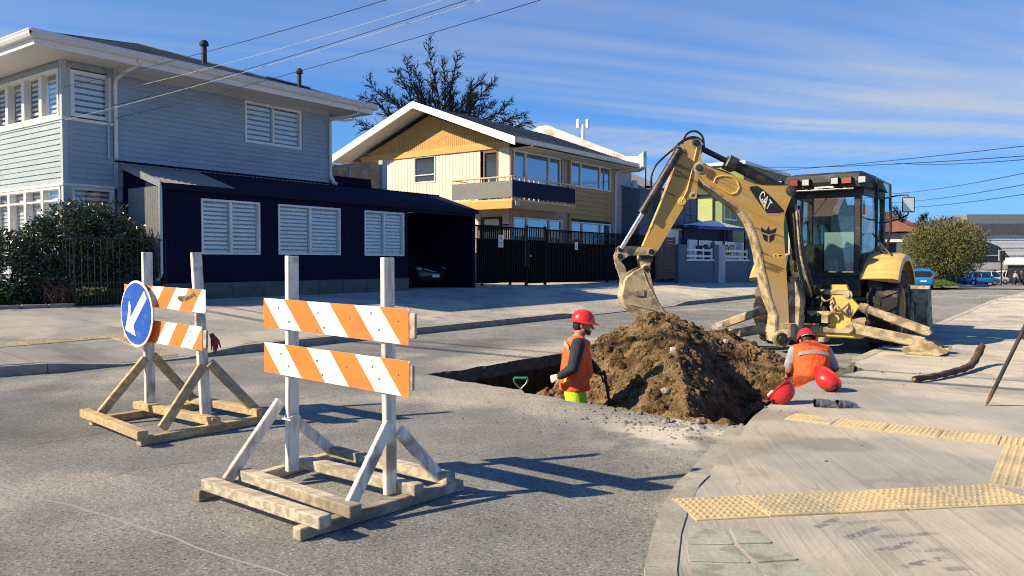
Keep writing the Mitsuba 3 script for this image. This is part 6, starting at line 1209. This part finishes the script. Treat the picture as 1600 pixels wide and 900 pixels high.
# wind-shaped dark conifer behind the gabled house
def conifer(key, C, limbs, seed, sc):
    rng = np.random.default_rng(seed); C = np.array(C); tv = MB(); part(key, 'trunk', MB().tube(spline([C + [0, 0, -11], C + [.2, .1, -6], C + [0, 0, -1.5]], 12), np.linspace(.45, .30, 12), 10), 'bark', True)
    P, Dn = [], []
    for du, dv, bend in limbs:
        dz = rng.normal(0, 1.6); tip = C + BU * du + np.array([0, 0, dv]) - BN * dz; base = C + [0, 0, -2.2 + rng.random()]
        mid = base + (tip - base) * .5 + np.array([0, 0, bend]); w_ = lambda k: rng.normal(size=3) * k
        c = spline([base, base + (mid - base) * .5 + [0, 0, bend * .3] + w_(.12), mid + w_(.2), mid + (tip - mid) * .55 + w_(.16), tip], 26)
        part(key, 'limb', MB().tube(c, np.linspace(.13, .02, 26), 6), 'needle', True)
        tg = np.gradient(c, axis=0); tg /= np.linalg.norm(tg, axis=1, keepdims=True)
        for i in range(4, 26):
            for _ in range(2):
                side = nrm(np.cross(tg[i], BN) * rng.choice([-1, 1]) + BN * rng.normal(0, .5)); L = sc * (2.3 - 1.7 * i / 26) * rng.uniform(.25, 1.0); d = nrm(tg[i] * rng.uniform(.75, 1.3) + side * rng.uniform(.35, .9) + [0, 0, .08])
                q = c[i] + np.outer(np.linspace(0, 1, 6), d * L) + np.outer(np.linspace(0, 1, 6) ** 2, [0, 0, -.18 * L]) + rng.normal(0, .02, (6, 3)); tv.tube(q, np.linspace(.04, .012, 6), 4)
                for j in range(int(3 + 5 * L)):
                    t = rng.random(); e = q[0] + (q[-1] - q[0]) * t + [0, 0, .18 * L * t * (1 - t)]; s2 = nrm(d * 1.0 + rng.normal(size=3) * .5); l2 = .16 + .34 * rng.random(); tv.tube([e, e + s2 * l2 * .6, e + s2 * l2 + [0, 0, -.05]], [.020, .016, .006], 3); m = 3
                    P.append(e + s2 * l2 * rng.random(m)[:, None]); Dn.append(s2 + rng.normal(size=(m, 3)) * .5)
    P, Dn = [np.vstack(P)], [np.vstack(Dn)]
    part(key, 'branchlets', tv, 'needle', kind='stuff'); P, Dn = np.vstack(P), np.vstack(Dn); part(key, 'foliage', leaves(P, Dn, .19, rng, .2, .22), 'needle', kind='stuff')
k = thing('tree', 'dark wind-swept conifer with bare spreading limbs behind the beige gabled house', 'tree')
conifer(k, (46.1, 39.4, 11.2), [(-1.6, 7.6, -.4), (-3.0, 5.6, -.2), (-2.4, 5.0, .1), (-6.2, 4.6, -.2), (-6.2, 2.6, .2), (-6.6, .8, .4), (-3.6, 4.2, 0), (.9, 5.4, .3), (1.6, 4.6, .3), (2.6, 4.2, .4), (3.6, 3.6, .5), (4.6, 2.4, .5), (5.8, 1.6, .4), (6.0, .9, .3), (-4.6, 1.8, .3), (-1.0, 3.6, .3), (.2, 4.2, .3), (-2.2, 3.0, .2), (-4.6, 3.2, 0), (2.0, 3.0, .4), (-.4, 5.4, 0), (3.4, 2.4, .2)], 6, 1.0)
# round street tree on its island
struct('traffic_island', grid_mesh(Polygon([(66, 8.4), (67, 7.3), (74, 6.2), (76.5, 7.6), (76, 10.6), (68.4, 10.9), (66.4, 10)]), 2.0, lambda x, y: gz(x) + .14), 'concrete'); 
k = struct('kerb', None, None); kerb([(65.9, 8.4), (66.9, 7.2), (74, 6.1), (76.6, 7.5)], lambda x, y: .15 + float(gz(x)), 0, 99, 1.2, k, -1)
rng = np.random.default_rng(21); m = 5200; a = rng.random(m) * 6.283; r = np.sqrt(rng.random(m)); pts = np.c_[69.2 + 2.6 * r * np.cos(a), 9.0 + 1.3 * r * np.sin(a), np.zeros(m)]; pts[:, 2] = gz(pts[:, 0]) + .14 + .42 * (1 - r ** 2) * rng.uniform(.7, 1.0, m)
solo('grass', leaves(pts, rng.normal(size=(m, 3)) * .5 + [0, 0, 1], .26, rng, .1, .14), 'grass_blade', 'mound of green grass round the foot of the street tree', 'grass', kind='stuff')
k = thing('tree', 'round olive green street tree on the grass island', 'tree'); base = np.array([70.2, 8.75, -.5]); rng = np.random.default_rng(31); P, Dn = [], []
part(k, 'trunk', MB().tube([base, base + [0, 0, .5], base + [.05, 0, 1.1]], [.28, .22, .2], 10), 'bark', True)
for i in range(15):
    d = rng.normal(size=3); d[2] = abs(d[2]) * .9 + .25; d = nrm(d); tip = base + [0, 0, 2.9] + d * [2.5, 2.5, 2.0]; part(k, 'limb', MB().tube(spline([base + [0, 0, .6], base + [0, 0, 1.4] + d * .5, tip], 10), np.linspace(.10, .02, 10), 5), 'bark', True)
n = 15000; d = rng.normal(size=(n, 3)); d /= np.linalg.norm(d, axis=1, keepdims=True); rad = rng.random((n, 1)) ** (1 / 2.3); lump = .80 + .36 * meshkit.fbm(d * 3.2, 3, 5)[:, None]
pts = base + [0, 0, 3.05] + d * [3.1, 3.1, 2.5] * rad * lump; pts[:, 2] += np.where(rng.random(n) < .06, .35 * rng.random(n), 0); keep = (pts[:, 2] > base[2] + .75 + .25 * np.hypot(pts[:, 0] - base[0], pts[:, 1] - base[1]) * 0); pts, d2 = pts[keep], d[keep]
top = (pts[:, 2] - base[2]) / 6 + rng.normal(0, .15, len(pts)) > .80
dr_ = d2 + rng.normal(size=d2.shape) * .7 + [0, 0, .5]
part(k, 'foliage', leaves(pts[~top], dr_[~top], .24, rng, .2, .34), 'leaf_olive', kind='stuff'); part(k, 'foliage', leaves(pts[top], dr_[top], .26, rng, .2, .26), 'leaf_brown', kind='stuff')
k = thing('tree', 'dark pointed conifer tops rising behind the round street tree', 'tree')
conifer(k, (86.5, 14.0, 4.6), [(-4, 1.5, .2), (-2.6, 1.9, .2), (-1, 1.2, .2), (.8, 1.4, .2), (2.6, 1.2, .2), (4.2, 1.2, .2), (5.6, .6, .2), (-5, .6, .2)], 16, .9)

# ------------------------------------------------------------------ cars
mat('car_blue', (.015, .20, .48), .25, clearcoat=1.0); mat('car_white', (.62, .63, .65), .25, clearcoat=1.0); mat('car_dark', (.010, .011, .020), .22, clearcoat=1.0); mat('car_glass', (.02, .025, .03), .06, spec=.8); mat('tyre', (.02, .02, .021), .85); mat('alloy', (.45, .46, .47), .3, .8)
def car(key, o, yaw, paint, Lc=4.1, Wc=1.70, Hc=1.52, van=False):
    R_ = rotz(yaw); o = np.asarray(o, float); loc = lambda mb: mb.move(R_, o)
    xs = np.array([-2.05, -1.98, -1.7, -1.2, -.6, 0, .6, 1.0, 1.45, 1.8, 1.98, 2.06]) * Lc / 4.1
    lo = [.45, .30, .24, .22, .22, .22, .22, .22, .22, .25, .32, .45]; hi = [.78, .92, .98, .97, .96, .95, .94, .95, .88, .80, .72, .58]; hw = [.60, .74, .82, .85, .85, .85, .85, .85, .83, .78, .68, .50]
    v, sec = [], 14
    for x, a, b, w in zip(xs, lo, hi, hw):
        for t in np.arange(sec) * 2 * np.pi / sec + .22: c, s = math.cos(t), math.sin(t); v.append([x, w * Wc / 1.7 * np.sign(c) * abs(c) ** .35, (a + b) / 2 + (b - a) / 2 * np.sign(s) * abs(s) ** .5])
    n = len(xs); f = []
    for i in range(n - 1):
        for j in range(sec): q = (j + 1) % sec; f += [[i * sec + j, i * sec + q, (i + 1) * sec + q], [i * sec + j, (i + 1) * sec + q, (i + 1) * sec + j]]
    f += [[0, j + 1, j] for j in range(1, sec - 1)] + [[(n - 1) * sec, (n - 1) * sec + j, (n - 1) * sec + j + 1] for j in range(1, sec - 1)]
    t = trimesh.Trimesh(v, f, process=False); trimesh.repair.fix_normals(t); mb = MB().tm(t); loc(mb); part(key, 'body', mb, paint, 50)
    k = Lc / 4.1; fr = -1.9 if not van else -2.0
    pr = [(fr * k, .94), (-1.62 * k, Hc - .12), (-1.2 * k, Hc - .03), (-.2 * k, Hc), (.25 * k, Hc - .07), (1.1 * k, .92)]
    def ring(y, sc): return [[x * sc, y * (.80 if z > 1.2 else 1), z] for x, z in pr]
    g = hull(np.array(ring(.80, 1) + ring(-.80, 1))); mb = MB().tm(g); loc(mb); part(key, 'window', mb, 'car_glass', 30)
    rp = [(-1.66 * k, Hc - .14), (-1.2 * k, Hc - .03), (-.2 * k, Hc), (.28 * k, Hc - .08)]
    g = hull(np.array([[x, y, z + d] for x, z in rp for y in (.665, -.665) for d in (.022, -.03)])); mb = MB().tm(g)
    for s in (-1, 1):
        for p, q in (((.28, Hc - .08), (1.1, .93)), ((-.35, Hc - .01), (-.25, .94)), ((-1.62, Hc - .12), (-1.9, .94)), ((-1.15, Hc - .05), (-1.45, .95))): mb.beam((p[0] * k, s * .665, p[1]), (q[0] * k, s * .815, q[1]), .05, .07)
    loc(mb); part(key, 'roof', mb, paint, 30)
    for x in (-1.28 * k, 1.28 * k):
        for s in (-1, 1):
            mb = MB().lathe([(.17, .10), (.27, .105), (.31, .07), (.315, -.07), (.2, -.1)], (x, s * .76, .315), (0, s, 0), 22); loc(mb); w = part(key, 'wheel', mb, 'tyre', 30); mb = MB().lathe([(0, .085), (.05, .09), (.19, .10), (.205, .06), (.205, .0)], (x, s * .76, .315), (0, s, 0), 18); loc(mb); part(w, 'rim', mb, 'alloy', 30)
    for s in (-1, 1):
        mb = MB().sphere((1.78 * k, s * .60, .70), 1, 2, (.17, .13, .085)); loc(mb); part(key, 'headlight', mb, 'lamp_clear', True); mb = MB().sphere((-1.90 * k, s * .66, .90), 1, 2, (.09, .10, .14)); loc(mb); part(key, 'tail_light', mb, 'lamp_red', True); mb = MB().sphere((.72, s * .93, 1.0), 1, 2, (.06, .09, .06)); loc(mb); part(key, 'wing_mirror', mb, paint, True)
    mb = MB().tube([(1.99 * k, .52, .72), (2.06 * k, .25, .64), (2.07 * k, 0, .62), (2.06 * k, -.25, .64), (1.99 * k, -.52, .72)], .014, 6); loc(mb); part(key, 'grille_bar', mb, 'chrome', True)
    mb = MB().box(2.05 * k, 2.075 * k, -.18, .18, .42, .52); loc(mb); part(key, 'number_plate', mb, 'white_plain'); mb = MB().box(-2.07 * k, -2.04 * k, -.2, .2, .60, .71); loc(mb); part(key, 'number_plate', mb, 'white_plain')
car(thing('car', 'dark hatchback parked nose out in the open garage', 'car'), (20.86, 20.45, .56), -90, 'car_dark')
car(thing('car', 'blue hatchback seen from behind, parked next to the digger wheel', 'car'), (64.0, 10.0, -.48), 28, 'car_blue')
car(thing('car', 'bright blue hatchback seen from the side beyond the street tree', 'car'), (106.2, 9.6, -1.14), -50, 'car_blue', 4.2, Hc=1.6)
car(thing('car', 'white car parked behind the traffic light', 'car'), (116.6, 9.4, -1.25), -48, 'car_white', 4.6, Hc=1.7)
car(thing('car', 'pale car half hidden at the far right behind the two walkers', 'car'), (119.5, 7.4, -1.25), -40, 'car_white', 4.5, Hc=1.7)
k = thing('trailer', 'white flat canopy trailer at the right edge', 'trailer'); part(k, 'roof', MB().box(117.5, 121, 1.8, 8.0, 1.15, 2.1, .1).move(), 'car_white'); part(k, 'body', MB().box(118, 120.6, 2.2, 7.6, -.9, 1.15, .05), 'car_dark')
for i, (du, lab, mm) in enumerate(((0, 'pale dressed walker far away at the right edge', 'grey_cloth'), (.75, 'dark dressed walker far away at the right edge', 'navy_cloth'))):
    o = np.array([112.7, 6.45, -1.25]) + BU * du; key = thing('person', lab, 'person', 'walkers in the distance')
    Bn = [((0, 0, 1.62), (.01, 0, 1.58), (.1, .085, .12), (.09, .08, .1)), ((0, 0, 1.5), (0, 0, 1.35), .06, .08), ((0, 0, 1.34), (0, 0, .95), (.12, .2, .08), (.12, .17, .08)), ((0, .1, .95), (.2, .1, .5), .1, .075), ((.2, .1, .5), (.08, .1, .08), .07, .05), ((0, -.1, .95), (-.12, -.1, .5), .1, .075), ((-.12, -.1, .5), (-.32, -.1, .12), .07, .05), ((.08, .1, .06), (.26, .1, .04), .05, .035), ((-.32, -.1, .08), (-.2, -.1, .04), .05, .035), ((0, .22, 1.34), (-.08, .27, 1.05), .06, .05), ((-.08, .27, 1.05), (.05, .28, .82), .05, .035), ((0, -.22, 1.34), (.08, -.27, 1.05), .06, .05), ((.08, -.27, 1.05), (.22, -.26, .84), .05, .035)]
    put(key, place(flesh(Bn, .05, 4), o, 120 if i else -60), 'skin', True); part(key, 'jacket', place(flesh([(a, b, np.array(r) + .025, np.array(s) + .025) for a, b, r, s in (Bn[2], Bn[9], Bn[10], Bn[11], Bn[12])], .05, 3), o, 120 if i else -60), mm, True); part(key, 'trousers', place(flesh([(a, b, np.array(r) + .02, np.array(s) + .02) for a, b, r, s in Bn[3:7]], .05, 3), o, 120 if i else -60), 'navy_cloth', True)
k = thing('traffic_light', 'traffic light with a pale backplate showing red on a black pole', 'traffic light'); o = np.array([105.7, 7.4, -1.14])
part(k, 'pole', MB().cyl(o, o + [0, 0, 3.0], .08, 10), 'black_metal'); fcl = [nrm([.81, .586, 0]), nrm([.586, -.81, 0]), [0, 0, 1]]
part(k, 'backplate', MB().obox(o + [0, 0, 3.45], fcl, [.03, .40, .62], .02), 'grey_render'); hk = part(k, 'head', MB().obox(o + [-.12, -.09, 3.45], fcl, [.12, .26, .52], .03), 'black_plastic')
for i, m_ in enumerate(('lamp_red', 'machine_black', 'machine_black')): part(hk, 'lens', MB().lathe([(0, .03), (.1, .02), (.11, 0)], o + [-.22, -.165, 3.45 + .32 - i * .32], (-.81, -.586, 0), 14), m_)
solo('bollard', MB().lathe([(.07, 0), (.07, 1.3), (.055, 1.36), (0, 1.38)], (92.4, 8.66, float(gz(92.4))), (0, 0, 1), 12), 'black_metal', 'slim black bollard post in front of the blue side-on hatchback', 'bollard')

# ------------------------------------------------------------------ far buildings
mat('roof_red', vary((.17, .07, .05), .35, .8), .8); mat('white_wall', vary((.52, .52, .50), .2), .8); mat('grey_dark', vary((.07, .075, .085), .3), .7); mat('roof_greygreen', vary((.20, .23, .22), .2), .6, .2)
def gable(key, o, u, w, l, h, rise, wallm, roofm, over=.5):
    "gabled block: o = near corner, u = along the ridge, w across, ridge parallel to u"
    o = np.array(o, float); u = nrm(np.r_[u, 0]); s = np.array([-u[1], u[0], 0]); up = np.array([0, 0, 1.])
    part(key, 'wall', MB().prism([(0, 0), (w, 0), (w, h), (w / 2, h + rise), (0, h)], o, s, up, 0, l), wallm)
    for a, b in ((0, 1), (1, -1)):
        p0 = o + s * (-over if a == 0 else w + over) + up * (h - over * rise / (w / 2)); p1 = o + s * (w / 2) + up * (h + rise); d = [p1 - p0]
        q = [p0 - u * over, p0 + u * (l + over), p1 + u * (l + over), p1 - u * over]; v = np.array([x + [0, 0, .05] for x in q] + [x + [0, 0, .28] for x in q]); m = hull(v); part(key, 'roof', (m.vertices, m.faces), roofm)
k = thing('house', 'white house with a reddish gabled roof seen through the digger cab', 'house')
gable(k, (78.6, 19.9, -1.2), (1, 0), 5.5, 9, 6.6, 2.4, 'white_wall', 'roof_red') if False else None
part(k, 'wall', MB().box(78.2, 86, 20.0, 27, -1.2, 5.6), 'white_wall'); part(k, 'porch_wall', MB().prism([(78.3, -1.2), (84.4, -1.2), (84.4, 5.4), (81.3, 7.4), (78.3, 5.4)], (0, 19.6, 0), (1, 0, 0), (0, 0, 1), 0, -.4), 'grey_dark')
m = hull([[77.6, 18.8, 5.1], [81.3, 18.8, 7.75], [81.3, 27, 7.75], [77.6, 27, 5.1], [77.6, 18.8, 5.3], [81.3, 18.8, 7.95], [81.3, 27, 7.95], [77.6, 27, 5.3]]); part(k, 'roof', (m.vertices, m.faces), 'roof_red')
m = hull([[85.2, 18.8, 5.0], [81.3, 18.8, 7.75], [81.3, 27, 7.75], [85.2, 27, 5.0], [85.2, 18.8, 5.2], [81.3, 18.8, 7.95], [81.3, 27, 7.95], [85.2, 27, 5.2]]); part(k, 'roof', (m.vertices, m.faces), 'grey_dark')
window(k, (79.6, 19.2, 1.6), (1, 0, 0), 2.4, 2.0, [1.2], 'white_trim', .1, .08, blind=None, pane='glass_mirror', back=False); window(k, (78.2, 25.5, 1.2), (0, -1, 0), 1.6, 1.8, [.8], 'white_trim', .1, .06, blind=None, pane='glass_mirror', back=False)
k = thing('house', 'low house with a red hipped roof and a dark chimney right of the digger cab', 'house')
part(k, 'wall', MB().box(83, 98, 13.2, 24, -1.4, 4.3), 'white_wall'); m = hull([[82.2, 12.2, 4.4], [99, 12.2, 4.4], [99, 25, 4.4], [82.2, 25, 4.4], [86, 18.6, 7.6], [95, 18.6, 7.6]]); part(k, 'roof', (m.vertices, m.faces), 'roof_red')
part(k, 'chimney', MB().box(79.2, 80.2, 14.9, 15.9, -1.2, 6.2, .03), 'grey_dark'); part(k, 'porch', MB().box(80.5, 83, 13.4, 17.5, -1.2, 3.4, .03), 'grey_dark')
for x in (85, 88, 91): window(k, (x, 13.2, .2), (1, 0, 0), 1.2, 2.2, [], 'grey_dark', .1, .06, blind=None, pane='glass_mirror', back=False)
for x, y, h_ in ((84.5, 13.0, 0),): pass
W = thing('building', 'white ribbed warehouse with a dark roof band and slanting glass entrance at the far right', 'building'); o = np.array([126.5, 12.6, 0]); c1 = nrm([.586, -.81, 0])
def wpl(p, q, z0, z1, d, th=.3): return MB().beam(o + c1 * p + Fv * d + [0, 0, (z0 + z1) / 2], o + c1 * q + Fv * d + [0, 0, (z0 + z1) / 2], th, z1 - z0)
part(W, 'wall', wpl(-1.5, 40, -1.5, 5.4, .6, .6), mat('rib_white', lambda p, n, uv: mi.Color3f(.60, .61, .62) * (.80 + .2 * smoothstep(.3, .6, dr.abs(p.z * 1.1 - dr.floor(p.z * 1.1) - .5) * 2)), .6)); part(W, 'roof_band', wpl(-2, 40, 5.4, 6.9, .4, .8), 'grey_dark')
for i in range(5): part(W, 'panel_joint', wpl(-1.4, 40, .2 + i * 1.1, .26 + i * 1.1, .28, .06), 'grey_dark')
part(W, 'upper_roof', wpl(3.2, 42, 6.9, 8.6, 8, 3), 'roof_greygreen')
P_ = [(-2.0, -1.5), (3.6, -1.5), (4.9, 1.2), (2.4, 3.7), (.2, 4.5), (-2.0, 4.6)]; part(W, 'glass_front', MB().prism(P_, o - Fv * 2.6, c1, (0, 0, 1), 0, -2.8), 'car_glass')
for z in (.9, 2.4): part(W, 'mullion', wpl(-2, 3.2, z, z + .12, -2.75, .1), 'grey_render')
part(W, 'awning', wpl(-5, 3.0, .55, 1.5, -4.6, 1.2), 'grey_render'); part(W, 'shop_front', wpl(-8, 2.5, -1.3, .55, -4.0, .5), 'grey_dark')
for i in range(7): part(W, 'shop_post', wpl(-7.5 + i * 1.5, -7.3 + i * 1.5, -1.3, .6, -4.4, .15), ['grey_render', 'slate_wall'][i % 2])
k = thing('building', 'grey block with a dark flat roof between the street tree and the warehouse', 'building'); part(k, 'wall', MB().box(100, 118, 14.5, 26, -1.5, 2.6), 'grey_dark'); part(k, 'parapet', MB().box(99.5, 118.5, 14.0, 26.5, 2.6, 3.4), 'grey_render')
struct('pavement', grid_mesh(Polygon([(80, 11.2), (90, 9.9), (124, 7.8), (124, 30), (80, 30)]), 20.0, lambda x, y: gz(x) + .11), 'concrete'); struct('forecourt', grid_mesh(Polygon([(112, 8.4), (124, 7.6), (160, -40), (140, -60), (118, -10)]), 30.0, lambda x, y: gz(x) + .10), 'concrete')
for i, (x, y, w_, d_, h_, mm) in enumerate(((150, -22, 16, 10, 5, 'white_wall'), (180, -40, 20, 12, 6, 'grey_render'), (135, 28, 16, 12, 6, 'white_wall'), (110, 40, 18, 12, 7, 'grey_render'))):
    k = thing('building', ['plain white block beyond the right edge of the street', 'plain grey block far beyond the right edge', 'white block far behind the olive tree', 'grey block far behind the red roofed house'][i], 'building'); part(k, 'wall', MB().box(x, x + w_, y, y + d_, -2, h_), mm); part(k, 'roof', MB().box(x - .3, x + w_ + .3, y - .3, y + d_ + .3, h_, h_ + .4), 'grey_dark')
# dark roof of the house next door, behind the corner house
k = thing('house', 'house with a dark roof edge showing above the corner house at the top left', 'house'); part(k, 'wall', MB().box(2, 12, 36, 46, .4, 9), 'white_wall'); part(k, 'roof', MB().prism([(1.2, 10.1), (12.4, 10.85), (13.9, 10.3), (13.9, 9.6), (1.2, 9.6)], (0, 35, 0), (1, 0, 0), (0, 0, 1), 0, -10), 'grey_dark')
# ------------------------------------------------------------------ overhead wires
def wire(label, a, b, r=.012, sag=.4, m='hose_black', group=None, n=26):
    a, b = np.array(a, float), np.array(b, float); t = np.linspace(0, 1, n)[:, None]; p = a + (b - a) * t; p[:, 2] -= (4 * sag * t * (1 - t))[:, 0]
    solo('wire', MB().tube(p, r, 5), m, label, 'wire', group)
mat('wire_white', (.38, .39, .40), .5)
GA = 'service wires to the corner house'
for lab, a, b, r, m in (('uppermost black service wire, passing behind the first roof vent', (8.78, 19.1, 5.55), (8.4, 4.5, 5.48), .006, 'hose_black'), ('pale service wire just below the uppermost black one', (9.85, 19.1, 5.62), (8.62, 4.2, 5.40), .0045, 'wire_white'),
   ('second black service wire from the top, crossing the gutter of the blue house', (9.9, 19.1, 5.30), (8.90, 4.0, 5.5), .006, 'hose_black'), ('thin pale service wire reaching the wall below the corner window', (8.80, 19.1, 4.8), (9.3, 3.8, 5.6), .0045, 'wire_white'), ('lowest black service wire above the long side wall', (9.95, 19.1, 5.0), (9.7, 3.4, 5.55), .006, 'hose_black')):
    wire(lab, a, b, r, .12, m, GA)
wire('pale overhead wire crossing the very top left of the sky', (5.2, 19, 6.1), (5.6, 5, 5.9), .006, .2, 'wire_white')
for lab, a, b in (('black overhead cable cutting the top left corner of the picture', (3.75, 24, 5.9), (4.6, -10, 6.4)), ('second black overhead cable just above the top left corner', (3.5, 24, 6.2), (4.35, -10, 6.7)), ('third black overhead cable above the top left corner', (3.95, 24, 6.45), (4.8, -10, 6.9))): wire(lab, a, b, .026, 1.1)
for lab, a, b in (('topmost street wire rising to the right above the digger cab', (67.96, 25.97, 9.35), (41.86, 2.18, 6.85)), ('second street wire from the top, above the wing mirror', (65.99, 11.61, 9.06), (41.84, 2.17, 6.25)), ('street wire level with the top of the wing mirror', (76.8, 13.7, 7.6), (47.8, 2.46, 6.21)),
   ('street wire crossing behind the middle of the wing mirror', (76.7, 13.7, 6.8), (47.78, 2.45, 5.63)), ('lowest street wire, just over the round tree', (76.72, 13.7, 6.33), (47.77, 2.44, 5.14)), ('street wire running behind the boom cylinder', (59.7, 20.3, 8.72), (40, 2.0, 6.2))):
    a, b = np.array(a), np.array(b); wire(lab, a, b + (b - a) * .3, .018, .25, 'hose_black', 'street wires at the right')
